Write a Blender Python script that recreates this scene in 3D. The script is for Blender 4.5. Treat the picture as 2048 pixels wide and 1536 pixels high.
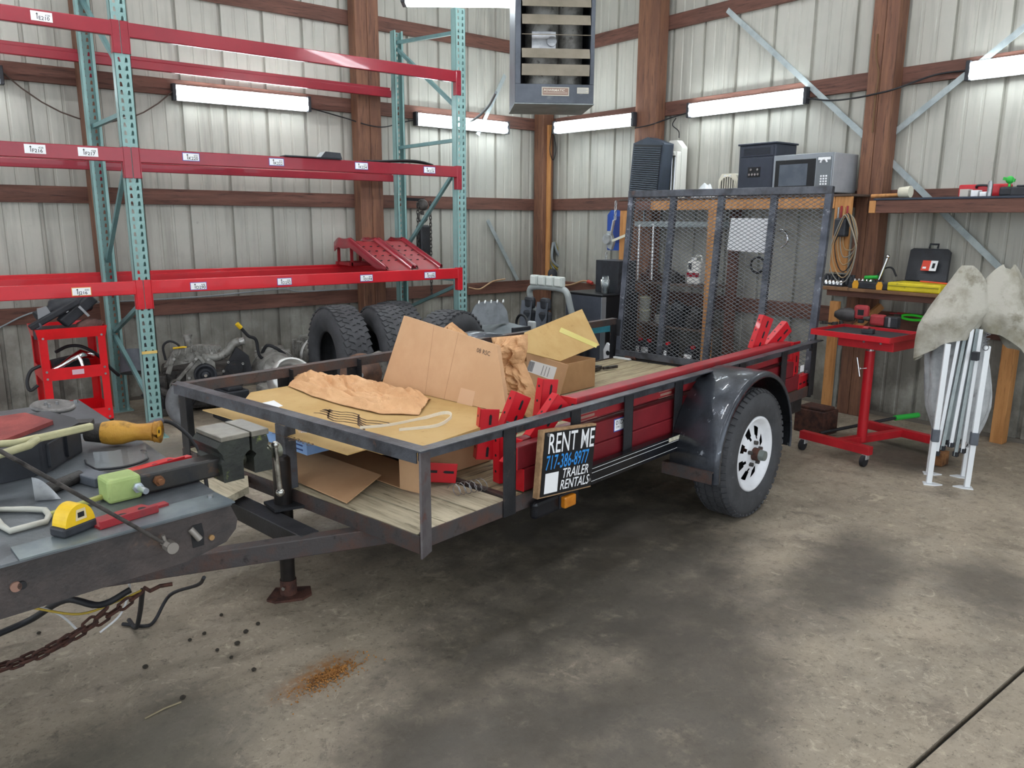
import bpy, math, random
from mathutils import Vector, Matrix, Quaternion
random.seed(7)
for o in list(bpy.data.objects): bpy.data.objects.remove(o)
SC = bpy.context.scene
COL = SC.collection
PI = math.pi
# ------------------------------------------------------------------ camera
# world: X runs along the left wall, Y along the right wall, floor z = 0
F, PITCH, ROLL, HEAD, CH = 1550.0, math.radians(11.9), math.radians(0.3), math.radians(51.5), 1.55
FW = Vector((math.cos(HEAD)*math.cos(PITCH), math.sin(HEAD)*math.cos(PITCH), -math.sin(PITCH)))
RT0 = Vector((math.sin(HEAD), -math.cos(HEAD), 0)); UP0 = RT0.cross(FW)
RT = RT0*math.cos(ROLL)+UP0*math.sin(ROLL); UP = RT.cross(FW)
CP = Vector((0, 0, CH))
cam = bpy.data.objects.new('camera', bpy.data.cameras.new('camera')); COL.objects.link(cam)
cam.data.sensor_width = 36; cam.data.lens = F/2048*36; cam.data.clip_start = 0.02
cam.matrix_world = Matrix(((RT.x, UP.x, -FW.x, 0), (RT.y, UP.y, -FW.y, 0), (RT.z, UP.z, -FW.z, CH), (0, 0, 0, 1)))
SC.camera = cam
# ------------------------------------------------------------------ world and exposure
world = bpy.data.worlds.new('daylight'); SC.world = world; world.use_nodes = True
bg = world.node_tree.nodes['Background']; bg.inputs[0].default_value = (0.86, 0.93, 1.0, 1); bg.inputs[1].default_value = 1.15
SC.view_settings.view_transform = 'Standard'; SC.view_settings.look = 'None'
SC.view_settings.gamma = 1; SC.view_settings.use_curve_mapping = False; SC.view_settings.exposure = 0.92
TUBE_POWER = 13.0      # emission of the wall tubes
CEIL_POWER = 17.0     # emission of the ceiling strip lamps

def ray(x, y): return FW+RT*((x-1024)/F)-UP*((y-768)/F)
def onz(x, y, z): d = ray(x, y); return CP+d*((z-CH)/d.z)
def onx(x, y, X): d = ray(x, y); return CP+d*(X/d.x)
def ony(x, y, Y): d = ray(x, y); return CP+d*(Y/d.y)
def onp(x, y, P, N): d = ray(x, y); return CP+d*((Vector(P)-CP).dot(N)/d.dot(N))

# ------------------------------------------------------------------ materials
def lin(c): return c/12.92 if c <= 0.04045 else ((c+0.055)/1.055)**2.4
def hx(s, k=1.0): return tuple(lin(int(s[i:i+2], 16)/255)*k for i in (0, 2, 4))+(1,)
MATS = {}
def M(key, c, rough=.5, metal=0., c2=None, sc=6., lo=.42, hi=.62, c3=None, sc3=30., lo3=.62, hi3=.7, bump=0., bsc=80.,
      st=(1, 1, 1), rnd=False, emit=0., trans=0., alpha=1., spec=.5, coat=0., ior=1.45):
    """procedural principled material: base colour c, noise patches of c2, finer specks of c3, noise relief"""
    if key in MATS: return MATS[key]
    m = bpy.data.materials.new(key); MATS[key] = m; m.use_nodes = True
    nt = m.node_tree; N = nt.nodes; L = nt.links; b = N['Principled BSDF']
    def val(n, v): b.inputs[n].default_value = v
    val('Base Color', hx(c)); val('Roughness', rough); val('Metallic', metal); val('Specular IOR Level', spec); val('Coat Weight', coat); val('IOR', ior)
    val('Transmission Weight', trans); val('Alpha', alpha)
    if emit: val('Emission Color', hx(c)); val('Emission Strength', emit)
    m.diffuse_color = hx(c)
    if c2 or c3 or bump:
        tc = N.new('ShaderNodeTexCoord'); mp = N.new('ShaderNodeMapping'); mp.inputs['Scale'].default_value = st
        L.new(tc.outputs['Object'], mp.inputs[0])
        if rnd:
            oi = N.new('ShaderNodeObjectInfo'); ml = N.new('ShaderNodeMath'); ml.operation = 'MULTIPLY'; ml.inputs[1].default_value = 37
            cb = N.new('ShaderNodeCombineXYZ'); L.new(oi.outputs['Random'], ml.inputs[0])
            for i in range(3): L.new(ml.outputs[0], cb.inputs[i])
            L.new(cb.outputs[0], mp.inputs['Location'])
        def noise(s, d=6):
            n = N.new('ShaderNodeTexNoise'); n.inputs['Scale'].default_value = s; n.inputs['Detail'].default_value = d; n.inputs['Roughness'].default_value = .65
            L.new(mp.outputs[0], n.inputs['Vector']); return n.outputs['Fac']
        def ramp(f, a, z):
            r = N.new('ShaderNodeMapRange'); r.inputs[1].default_value = a; r.inputs[2].default_value = z; L.new(f, r.inputs[0]); return r.outputs[0]
        src = None
        def mix(f, col, src):
            x = N.new('ShaderNodeMix'); x.data_type = 'RGBA'; L.new(f, x.inputs[0])
            if src: L.new(src, x.inputs[6])
            else: x.inputs[6].default_value = hx(c)
            x.inputs[7].default_value = hx(col); return x.outputs[2]
        if c2: src = mix(ramp(noise(sc), lo, hi), c2, src)
        if c3: src = mix(ramp(noise(sc3), lo3, hi3), c3, src)
        if src: L.new(src, b.inputs['Base Color'])
        if bump:
            bp = N.new('ShaderNodeBump'); bp.inputs['Strength'].default_value = min(1, bump); bp.inputs['Distance'].default_value = .004*max(1, bump)
            L.new(noise(bsc, 4), bp.inputs['Height']); L.new(bp.outputs[0], b.inputs['Normal'])
    return m

BLK = M('black_steel', '26272a', .45, .3, '343539', 5, c3='5d4a40', sc3=22, lo3=.62, hi3=.75, bump=.3)
RAILM = M('worn_black_steel', '5a5d64', .36, .4, '3a3b40', 7, c3='6a5148', sc3=14, lo3=.6, hi3=.72, bump=.4)
RUSTY = M('rusty_frame_steel', '4c4848', .55, .3, '5a453e', 9, c3='2f2b2b', sc3=25, lo3=.58, hi3=.72, bump=.6)
RUST = M('rust', '5a3a30', .8, .2, '3a2824', 20, bump=.7)
TEAL = M('teal_paint', '85a9a6', .38, .05, '7a9c99', 3, c3='5d7d7b', sc3=30, lo3=.66, hi3=.74)
TEAL2 = M('dusty_teal_paint', '6f9494', .45, .05, '5f8284', 3)
REDB = M('rack_red', '93202f', .26, .05, '881d2d', 2, coat=.4)
REDL = M('bright_red', 'c91d29', .35, .05, 'bb1a26', 3, coat=.2)
REDD = M('dusty_red', '96262d', .5, .05, '7a3034', 9, lo=.5, hi=.7)
REDK = M('dark_red_paint', '7d2129', .42, .05, '6e1d25', 4)
WHT = M('white_paint', 'e6e8ea', .45, 0, 'd2d4d6', 6)
WHTP = M('white_paper', 'eef0f2', .6)
BLUE_EDGE = M('label_blue', '3f57a8', .5)
ORNG = M('label_orange', 'e2a250', .5)
INK = M('black_ink', '17181b', .6)
INKG = M('grey_ink', '8e9298', .6)
CARD = M('cardboard', 'c9a27c', .75, 0, 'c29a74', 4, c3='b58d68', sc3=40, lo3=.66, hi3=.8)
CARDY = M('cardboard_yellow', 'c4a46c', .7, 0, 'bb9960', 4, c3='a98650', sc3=16, lo3=.62, hi3=.75)
PAPER = M('kraft_paper', 'd8ab7e', .75, 0, 'cc9d70', 7, bump=2.5, bsc=16)
TIRE = M('tire_rubber', '434447', .75, 0, '38393c', 8, c3='66666a', sc3=40, lo3=.62, hi3=.8, bump=.2)
RUB = M('black_rubber', '1f2024', .6)
BPL = M('black_plastic', '26282d', .5, 0, '32353b', 9)
GPL = M('grey_plastic', '5b6068', .55, 0, '4c5159', 6)
CHROME = M('chrome', 'd8dadd', .14, 1.)
STEEL = M('bare_steel', 'a9abad', .35, .9, '8d8f92', 12)
GALV = M('galvanised_steel', 'aab4b5', .5, .4, '95a0a2', 10)
ALU = M('cast_aluminium', '9a9994', .55, .5, '6d6b66', 9, c3='45433f', sc3=22, lo3=.56, hi3=.7, bump=.4)
GREASE = M('greasy_iron', '3c3a39', .55, .4, '575350', 8, c3='262424', sc3=20, lo3=.52, hi3=.66, bump=.6)
WOODP = M('post_wood', '6c4a3a', .7, 0, '805a44', 3, c3='48302a', sc3=9, lo3=.52, hi3=.7, bump=.4, bsc=18, st=(6, 6, .5), rnd=True)
WOODG = M('girt_wood', '5e3f35', .7, 0, '704c40', 3, c3='402a25', sc3=9, lo3=.52, hi3=.7, bump=.4, bsc=18, st=(.6, .6, 7), rnd=True)
WOODY = M('yellow_pine', 'c08a54', .65, 0, 'a87442', 4, c3='8a5c36', sc3=12, lo3=.58, hi3=.7, bump=.3, bsc=20, st=(6, 6, .6), rnd=True)
PLANK = M('weathered_plank', 'a89b7c', .8, 0, '847760', 5, c3='4d4438', sc3=11, lo3=.56, hi3=.68, bump=.9, bsc=14, st=(.55, 7, 7), rnd=True)
PLANKX = M('weathered_cross_plank', 'c2b9a0', .8, 0, 'a0967f', 5, c3='56503f', sc3=11, lo3=.58, hi3=.7, bump=.9, bsc=14, st=(7, .55, 7), rnd=True)
YEL = M('yellow_plastic', 'e8c020', .45, 0, 'd4ab18', 8)
GRN = M('green_grip', '35b548', .5)
LGRN = M('lime_paint', 'a8bc78', .5, 0, '93a866', 6, c3='5a5a3c', sc3=18, lo3=.62, hi3=.72)
GLASS = M('clear_plastic', 'eef4f6', .08, 0, trans=.92, ior=1.2)
TUBE = M('lit_tube', 'f2fbff', .4, emit=TUBE_POWER)
CTUBE = M('lit_strip', 'fbfcff', .4, emit=CEIL_POWER)
DIRTYCL = M('dirty_canvas', 'aeaba0', .85, 0, '85816f', 6, lo=.45, hi=.7, c3='5d573f', sc3=7, lo3=.56, hi3=.76, bump=2, bsc=12)
FABG = M('grey_canvas', 'b3b6b8', .8, 0, '95989a', 6, c3='707170', sc3=10, lo3=.58, hi3=.75, bump=2.5, bsc=10)

# ------------------------------------------------------------------ mesh builder
def V(*a): return Vector(a)
class MB:
    def __init__(s): s.v = []; s.f = []; s.sm = []; s.mi = []; s.k = 0
    def add(s, vs, fs, smooth=False):
        n = len(s.v); s.v += [tuple(p) for p in vs]
        for f in fs: s.f.append(tuple(i+n for i in f)); s.sm.append(smooth); s.mi.append(s.k)
        return s
    def mat(s, k): s.k = k; return s
    def bx(s, x0, x1, y0, y1, z0, z1):
        return s.add([(x, y, z) for z in (z0, z1) for y in (y0, y1) for x in (x0, x1)],
                     [(0, 2, 3, 1), (4, 5, 7, 6), (0, 1, 5, 4), (2, 6, 7, 3), (0, 4, 6, 2), (1, 3, 7, 5)])
    def box(s, c, sz, R=None):
        c = Vector(c); R = R or Matrix.Identity(3); h = [q/2 for q in sz]
        vs = [c+R@Vector((x*h[0], y*h[1], z*h[2])) for z in (-1, 1) for y in (-1, 1) for x in (-1, 1)]
        return s.add(vs, [(0, 2, 3, 1), (4, 5, 7, 6), (0, 1, 5, 4), (2, 6, 7, 3), (0, 4, 6, 2), (1, 3, 7, 5)])
    def bar(s, a, b, w, h, up=(0, 0, 1)):
        a = Vector(a); b = Vector(b); d = (b-a).normalized(); u = Vector(up); sd = d.cross(u)
        if sd.length < 1e-4: sd = d.cross(Vector((1, 0, 0)))
        sd.normalize(); u = sd.cross(d)
        return s.box((a+b)/2, ((b-a).length, w, h), Matrix((d, sd, u)).transposed())
    def frame(s, d):
        d = Vector(d).normalized(); u = Vector((0, 0, 1)) if abs(d.z) < .9 else Vector((1, 0, 0))
        x = d.cross(u).normalized(); return x, d.cross(x).normalized()
    def cyl(s, a, b, r, r2=None, n=16, caps=True, smooth=True):
        a = Vector(a); b = Vector(b); r2 = r if r2 is None else r2; x, y = s.frame(b-a)
        A = [a+(x*math.cos(2*PI*i/n)+y*math.sin(2*PI*i/n))*r for i in range(n)]
        B_ = [b+(x*math.cos(2*PI*i/n)+y*math.sin(2*PI*i/n))*r2 for i in range(n)]
        s.add(A+B_, [(i, (i+1) % n, n+(i+1) % n, n+i) for i in range(n)], smooth)
        if caps: s.add(A, [tuple(range(n-1, -1, -1))]); s.add(B_, [tuple(range(n))])
        return s
    def tube(s, pts, r, n=8, closed=False, caps=True):
        P = [Vector(p) for p in pts]; m = len(P); rs = r if isinstance(r, (list, tuple)) else [r]*m
        T = [((P[(i+1) % m]-P[i-1]) if closed else (P[min(i+1, m-1)]-P[max(i-1, 0)])).normalized() for i in range(m)]
        x, _ = s.frame(T[0]); vs = []
        for i in range(m):
            x = (x-T[i]*x.dot(T[i]))
            if x.length < 1e-5: x = s.frame(T[i])[0]
            x.normalize(); y = T[i].cross(x)
            vs += [P[i]+(x*math.cos(2*PI*k/n)+y*math.sin(2*PI*k/n))*rs[i] for k in range(n)]
        fs = [(i*n+k, i*n+(k+1) % n, ((i+1) % m)*n+(k+1) % n, ((i+1) % m)*n+k) for i in range(m if closed else m-1) for k in range(n)]
        s.add(vs, fs, True)
        if caps and not closed: s.add(vs[:n], [tuple(range(n-1, -1, -1))]); s.add(vs[-n:], [tuple(range(n))])
        return s
    def prism(s, poly, O=(0, 0, 0), U=(1, 0, 0), W=(0, 1, 0), d=.01, smooth=False):
        O = Vector(O); U = Vector(U); W = Vector(W); N = U.cross(W).normalized(); n = len(poly)
        A = [O+U*p[0]+W*p[1] for p in poly]; B_ = [q+N*d for q in A]
        s.add(A, [tuple(range(n-1, -1, -1))]); s.add(B_, [tuple(range(n))])
        return s.add(A+B_, [(i, (i+1) % n, n+(i+1) % n, n+i) for i in range(n)], smooth)
    def slab(s, pts, d):          # polygon of 3-d points thickened by vector d
        n = len(pts); A = [Vector(p) for p in pts]; B_ = [p+Vector(d) for p in A]
        s.add(A, [tuple(range(n-1, -1, -1))]); s.add(B_, [tuple(range(n))])
        return s.add(A+B_, [(i, (i+1) % n, n+(i+1) % n, n+i) for i in range(n)])
    def lathe(s, prof, O=(0, 0, 0), ax=(0, 0, 1), n=24, a0=0, a1=2*PI, smooth=True):
        O = Vector(O); ax = Vector(ax).normalized(); x, y = s.frame(ax); full = abs(a1-a0-2*PI) < 1e-6; k = n if full else n+1; vs = []
        for (r, h) in prof:
            for i in range(k):
                t = a0+(a1-a0)*i/n; vs.append(O+ax*h+(x*math.cos(t)+y*math.sin(t))*r)
        return s.add(vs, [(j*k+i, j*k+(i+1) % k, (j+1)*k+(i+1) % k, (j+1)*k+i) for j in range(len(prof)-1) for i in range(n)], smooth)
    def grid(s, fn, nu, nv, smooth=True):
        vs = [fn(i/nu, j/nv) for j in range(nv+1) for i in range(nu+1)]
        return s.add(vs, [(j*(nu+1)+i, j*(nu+1)+i+1, (j+1)*(nu+1)+i+1, (j+1)*(nu+1)+i) for j in range(nv) for i in range(nu)], smooth)
    def ball(s, c, r, n=12, sq=(1, 1, 1)):
        c = Vector(c); vs = []; m = n//2
        for j in range(m+1):
            for i in range(n):
                t = PI*j/m; p = 2*PI*i/n; vs.append(c+Vector((r*sq[0]*math.sin(t)*math.cos(p), r*sq[1]*math.sin(t)*math.sin(p), r*sq[2]*math.cos(t))))
        return s.add(vs, [(j*n+i, (j+1)*n+i, (j+1)*n+(i+1) % n, j*n+(i+1) % n) for j in range(m) for i in range(n)], True)
    def text(s, st, size, O, U, W, wx=1., shear=0., off=0., align='LEFT'):
        cu = bpy.data.curves.new('t', 'FONT'); cu.body = st; cu.size = size; cu.shear = shear; cu.offset = off*size; cu.align_x = align; cu.resolution_u = 2
        ob = bpy.data.objects.new('t', cu); me = bpy.data.meshes.new_from_object(ob)
        O = Vector(O); U = Vector(U).normalized(); W = Vector(W).normalized()
        s.add([O+U*(v.co.x*wx)+W*v.co.y for v in me.vertices], [tuple(p.vertices) for p in me.polygons])
        bpy.data.objects.remove(ob); bpy.data.curves.remove(cu); bpy.data.meshes.remove(me); return s
    def build(s, name, mats, parent=None, loc=None, rz=0, bev=0, R=None):
        me = bpy.data.meshes.new(name); me.from_pydata(s.v, [], s.f)
        for m in (mats if isinstance(mats, (list, tuple)) else [mats]): me.materials.append(m)
        me.polygons.foreach_set('use_smooth', s.sm); me.polygons.foreach_set('material_index', s.mi); me.update()
        o = bpy.data.objects.new(name, me); COL.objects.link(o)
        if parent: o.parent = parent
        if loc is not None: o.location = loc
        if R is not None: o.rotation_euler = R
        elif rz: o.rotation_euler = (0, 0, rz)
        if bev:
            b = o.modifiers.new('bevel', 'BEVEL'); b.width = bev; b.segments = 2; b.limit_method = 'ANGLE'; b.angle_limit = math.radians(40)
        return o
def tag(o, label, cat, group=None):
    o['label'] = label; o['category'] = cat
    if group: o['group'] = group
    return o
def thing(name, label, cat, loc=(0, 0, 0), rz=0, group=None, R=None):
    o = bpy.data.objects.new(name, None); COL.objects.link(o); o.location = loc; o.rotation_euler = R if R else (0, 0, rz); o.empty_display_size = .1
    return tag(o, label, cat, group)
def share(o, name, parent, loc, R=(0, 0, 0)):          # another object with the same mesh
    c = bpy.data.objects.new(name, o.data); COL.objects.link(c); c.parent = parent; c.location = loc; c.rotation_euler = R; return c
def copy_tree(o, parent=None):
    c = o.copy(); COL.objects.link(c); c.parent = parent
    for ch in o.children: copy_tree(ch, c)
    return c
def struct(o): o['kind'] = 'structure'; return o
def rotm(rx=0, ry=0, rz=0): return (Matrix.Rotation(rz, 3, 'Z')@Matrix.Rotation(ry, 3, 'Y')@Matrix.Rotation(rx, 3, 'X'))
def arc(c, r, a0, a1, n, u=(1, 0, 0), w=(0, 0, 1)):
    c = Vector(c); u = Vector(u); w = Vector(w); return [c+(u*math.cos(a0+(a1-a0)*i/n)+w*math.sin(a0+(a1-a0)*i/n))*r for i in range(n+1)]
def sag(a, b, s, n=10):
    a = Vector(a); b = Vector(b); return [a.lerp(b, i/n)-Vector((0, 0, s*4*(i/n)*(1-i/n))) for i in range(n+1)]
def spline(pts, k=6):       # Catmull-Rom through points
    P = [Vector(p) for p in pts]; P = [P[0]*2-P[1]]+P+[P[-1]*2-P[-2]]; out = []
    for i in range(1, len(P)-2):
        for j in range(k):
            t = j/k; a, b, c, d = P[i-1:i+3]
            out.append(.5*((2*b)+(c-a)*t+(2*a-5*b+4*c-d)*t*t+(3*b-3*c+d-a)*t**3))
    return out+[P[-2]]
# ------------------------------------------------------------------ floor
YL, XR, ZC = 7.22, 6.22, 4.35          # left wall plane, right wall plane, ceiling
def floor_material():
    m = bpy.data.materials.new('stained_concrete'); m.use_nodes = True; nt = m.node_tree; N = nt.nodes; L = nt.links; b = N['Principled BSDF']
    tc = N.new('ShaderNodeTexCoord')
    def noise(s, d=7, r=.6, dist=0):
        n = N.new('ShaderNodeTexNoise'); n.inputs['Scale'].default_value = s; n.inputs['Detail'].default_value = d; n.inputs['Roughness'].default_value = r
        n.inputs['Distortion'].default_value = dist; L.new(tc.outputs['Object'], n.inputs['Vector']); return n.outputs['Fac']
    def mr(f, a, z, o0=0, o1=1):
        r = N.new('ShaderNodeMapRange'); r.interpolation_type = 'SMOOTHSTEP'; L.new(f, r.inputs[0])
        for i, q in enumerate((a, z, o0, o1)): r.inputs[i+1].default_value = q
        return r.outputs[0]
    def mix(f, a, bb, k=None):
        x = N.new('ShaderNodeMix'); x.data_type = 'RGBA'; L.new(f, x.inputs[0])
        if isinstance(a, str): x.inputs[6].default_value = hx(a)
        else: L.new(a, x.inputs[6])
        x.inputs[7].default_value = hx(bb); return x.outputs[2]
    def mul(a, b_):
        x = N.new('ShaderNodeMath'); x.operation = 'MULTIPLY'; L.new(a, x.inputs[0]); L.new(b_, x.inputs[1]); return x.outputs[0]
    def blob(x, y, rx, ry, ang, inner=.3):      # soft patch of colour centred at a floor position
        mp = N.new('ShaderNodeMapping'); mp.vector_type = 'TEXTURE'; mp.inputs['Location'].default_value = (x, y, 0); mp.inputs['Rotation'].default_value = (0, 0, ang); mp.inputs['Scale'].default_value = (rx, ry, 1)
        L.new(tc.outputs['Object'], mp.inputs[0])
        ln = N.new('ShaderNodeVectorMath'); ln.operation = 'LENGTH'; L.new(mp.outputs[0], ln.inputs[0])
        ad = N.new('ShaderNodeMath'); ad.operation = 'MULTIPLY_ADD'; L.new(noise(3.0), ad.inputs[0]); ad.inputs[1].default_value = .9; L.new(ln.outputs['Value'], ad.inputs[2])
        return mr(ad.outputs[0], 1.45, .45+inner)
    c = mix(mr(noise(.7, 5), .35, .65), '938979', 'a49886')
    c = mix(mr(noise(3.5, 8, .7, .6), .45, .75), c, '756c60')
    c = mix(mr(noise(18, 8, .78), .50, .72), c, '615a50')
    c = mix(mr(noise(9, 8, .75, 1.8), .53, .68), c, 'b3a793')
    c = mix(mr(noise(2.1, 9, .75, 2.5), .58, .72), c, '6b6359')
    c = mix(mr(noise(55, 5, .8), .54, .72), c, '4d473f')
    c = mix(mr(noise(34, 6, .8, 1.), .56, .72), c, 'bcb09b')
    for (x, y, rx, ry, a, col) in ((2.4, 2.3, 2.0, .75, .35, '37342f'), (1.9, 1.45, 1.6, .45, .5, '4b463f'), (1.1, 1.6, .8, .5, .4, '4a453e'), (3.2, 1.6, .8, .35, .2, '4f4a42'),  # oil stains; those beneath the trailer also paint in its shadow
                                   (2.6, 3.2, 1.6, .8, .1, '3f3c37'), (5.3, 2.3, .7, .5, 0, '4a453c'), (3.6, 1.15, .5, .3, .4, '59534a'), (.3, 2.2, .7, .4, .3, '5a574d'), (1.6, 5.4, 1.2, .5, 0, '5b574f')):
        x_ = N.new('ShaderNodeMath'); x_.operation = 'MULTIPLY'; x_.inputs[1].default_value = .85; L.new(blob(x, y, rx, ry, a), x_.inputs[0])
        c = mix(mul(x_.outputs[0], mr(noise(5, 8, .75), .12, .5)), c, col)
    p = onz(630, 1350, 0)
    c = mix(mul(blob(p.x, p.y, .24, .1, .3, .1), mr(noise(40, 4, .8), .35, .6)), c, '8c6236')
    L.new(c, b.inputs['Base Color'])
    rr = mr(noise(4, 6), .35, .65, .48, .8); L.new(rr, b.inputs['Roughness'])
    bp = N.new('ShaderNodeBump'); bp.inputs['Strength'].default_value = .35; bp.inputs['Distance'].default_value = .004; L.new(noise(30, 8, .7), bp.inputs['Height']); L.new(bp.outputs[0], b.inputs['Normal'])
    return m
FLM = floor_material()
# concrete slab with a cut control joint running across the lower right
a, b_ = onz(1822, 1536, 0), onz(2048, 1337, 0); dj = (b_-a).normalized(); nj = Vector((-dj.y, dj.x, 0))
J0, J1 = a-dj*3.2, b_+dj*6.0
fl = MB()
w = .008
def side_of(p): return (Vector(p)-J0).dot(nj)
rect = [Vector(q) for q in ((-5, -4.5, 0), (9, -4.5, 0), (9, 7.6, 0), (-5, 7.6, 0))]
def clip(poly, off, sgn):
    out = []
    for i in range(len(poly)):
        p, q = poly[i], poly[(i+1) % len(poly)]; sp, sq = sgn*(side_of(p)-off), sgn*(side_of(q)-off)
        if sp >= 0: out.append(p)
        if sp*sq < 0: out.append(p.lerp(q, sp/(sp-sq)))
    return out
for off, sg in ((w, 1), (-w, -1)): fl.slab([(p.x, p.y, -.1) for p in clip(rect, off, sg)], (0, 0, .1))
fl.mat(1); fl.add([(-5, -4.5, -.02), (9, -4.5, -.02), (9, 7.6, -.02), (-5, 7.6, -.02)], [(0, 1, 2, 3)])
struct(fl.build('floor', [FLM, M('joint_dirt', '2c2925', .9)]))

# ------------------------------------------------------------------ walls: ribbed steel sheets on girts and posts
def wall_metal():
    m = bpy.data.materials.new('ribbed_wall_steel'); m.use_nodes = True; nt = m.node_tree; N = nt.nodes; L = nt.links; b = N['Principled BSDF']
    geo = N.new('ShaderNodeNewGeometry'); sx = N.new('ShaderNodeSeparateXYZ'); L.new(geo.outputs['Position'], sx.inputs[0])
    def noise(s, st=(1, 1, 1), d=6, r=.65):
        mp = N.new('ShaderNodeMapping'); mp.inputs['Scale'].default_value = st; L.new(geo.outputs['Position'], mp.inputs[0])
        n = N.new('ShaderNodeTexNoise'); n.inputs['Scale'].default_value = s; n.inputs['Detail'].default_value = d; n.inputs['Roughness'].default_value = r; L.new(mp.outputs[0], n.inputs['Vector']); return n.outputs['Fac']
    def mr(f, a, z, o0=0, o1=1):
        r = N.new('ShaderNodeMapRange'); L.new(f, r.inputs[0])
        for i, q in enumerate((a, z, o0, o1)): r.inputs[i+1].default_value = q
        return r.outputs[0]
    def mix(f, a, c2):
        x = N.new('ShaderNodeMix'); x.data_type = 'RGBA'; L.new(f, x.inputs[0])
        if isinstance(a, str): x.inputs[6].default_value = hx(a)
        else: L.new(a, x.inputs[6])
        x.inputs[7].default_value = hx(c2); return x.outputs[2]
    def mul(a, c2):
        x = N.new('ShaderNodeMath'); x.operation = 'MULTIPLY'; L.new(a, x.inputs[0]); L.new(c2, x.inputs[1]); return x.outputs[0]
    c = mix(mr(noise(1.2), .35, .65), 'a8a89f', 'b6b5ab')
    c = mix(mr(noise(2.2, (5, 5, .35)), .5, .72), c, '94938a')                       # run marks
    grime = mul(mr(sx.outputs['Z'], 1.5, .1, 0, 1), mr(noise(2.6, (1, 1, .8), 8), .28, .54))   # splash dirt thrown up from the floor
    c = mix(grime, c, '5f5b54')
    c = mix(mul(mr(noise(9, (1, 1, 1), 8, .75), .62, .72), mr(sx.outputs['Z'], 2.4, .4, 0, 1)), c, '4c4944')
    L.new(c, b.inputs['Base Color']); b.inputs['Roughness'].default_value = .5; b.inputs['Metallic'].default_value = .05
    return m
WALLM = wall_metal()
PER, NP = .375, 2
def sheet():
    pr = []      # (along, outward) profile: flat pans, one deep rib and two shallow ribs per period
    for k in range(NP):
        o = k*PER
        pr += [(o, 0), (o+.006, .026), (o+.028, .026), (o+.034, 0), (o+.128, 0), (o+.134, .006), (o+.150, .006), (o+.156, 0), (o+.24, 0), (o+.246, .006), (o+.262, .006), (o+.268, 0)]
    pr.append((NP*PER, 0)); return pr
def wall_panels(name, axis, start, count, parent):
    pr = sheet(); mb = MB(); n = len(pr); h0, h1 = .02, ZC
    if axis == 'x': vs = [(a_, o_, z) for z in (h0, h1) for a_, o_ in pr]
    else: vs = [(o_, -a_, z) for z in (h0, h1) for a_, o_ in pr]
    fs = [(i, i+1, n+i+1, n+i) for i in range(n-1)]
    mb.add(vs, fs); o0 = None
    for k in range(count):
        loc = (start+k*NP*PER, YL, 0) if axis == 'x' else (XR, start-k*NP*PER, 0)
        if o0 is None: o0 = mb.build('panel', WALLM, parent, loc)
        else: share(o0, 'panel', parent, loc)
wl = struct(MB().bx(-2.6, XR+.06, YL-.012, YL+.06, -.05, .03).build('wall_left', M('concrete_kerb', '6d6860', .85)))
wr = struct(MB().bx(XR-.012, XR+.06, -2.4, YL, -.05, .03).build('wall_right', MATS['concrete_kerb']))
wall_panels('panel', 'x', XR-12*NP*PER, 12, wl)
wall_panels('panel', 'y', YL, 13, wr)
GZ = [.79, 1.735, 2.635, 3.43]
for z in GZ:
    MB().bx(-2.6, XR-.04, YL-.04, YL-.001, z-.065, z+.065).build('girt', WOODG, wl, bev=.003)
    MB().bx(XR-.04, XR-.001, -2.4, YL-.04, z-.065, z+.065).build('girt', WOODG, wr, bev=.003)
def wpost(x0, x1, parent, side):
    if side == 'l': MB().bx(x0, x1, YL-.185, YL-.041, 0, ZC).build('post', WOODP, parent, bev=.006)
    else: MB().bx(XR-.185, XR-.041, x0, x1, 0, ZC).build('post', WOODP, parent, bev=.006)
# laminated posts: two boards side by side
xa, xb = ony(722, 400, YL-.185).x, ony(767, 400, YL-.185).x
wpost(xa, (xa+xb)/2-.001, wl, 'l'); wpost((xa+xb)/2+.001, xb, wl, 'l')
wpost(1.32, 1.45, wl, 'l'); wpost(-1.25, -1.1, wl, 'l')
ya, yb = onx(1764, 378, XR-.185).y, onx(1714, 378, XR-.185).y
wpost(ya, (ya+yb)/2-.001, wr, 'r'); wpost((ya+yb)/2+.001, yb, wr, 'r')
ya, yb = onx(1316, 100, XR-.185).y, onx(1275, 100, XR-.185).y
wpost(ya, yb, wr, 'r'); wpost(.5, .66, wr, 'r')
MB().bx(XR-.20, XR-.041, YL-.2, YL-.041, 0, ZC).build('post', WOODP, wl, bev=.006)      # corner post
MB().bx(XR-.145, XR-.10, YL-.235, YL-.201, .8, 2.62).build('post', WOODY, wl, bev=.003)   # pale board nailed to the corner post
# flat galvanised wind braces
def brace(par, p, q): MB().bar(p, q, .045, .006, up=(-1, 0, 0) if par is wr else (0, -1, 0)).build('brace', GALV, par)
X = XR-.05
brace(wr, onx(1455, 20, X), onx(1748, 290, X)); brace(wr, onx(1748, 290, X), onx(2030, 565, X)); brace(wr, onx(1768, 282, X), onx(2060, 45, X))
Y = YL-.05
brace(wl, ony(975, 440, Y), ony(1035, 560, Y)); brace(wl, ony(955, 270, Y), ony(1010, 150, Y))
# ceiling liner with rafters (above the frame)
cl = struct(MB().bx(-5, XR+.06, -4.5, YL+.06, ZC, ZC+.05).build('ceiling', M('white_ceiling_liner', 'd8d8d4', .7)))
for k in range(6): MB().bx(-5, XR, -3.6+k*2.1, -3.56+k*2.1, ZC-.2, ZC-.001).build('rafter', WOODG, cl)

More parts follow.
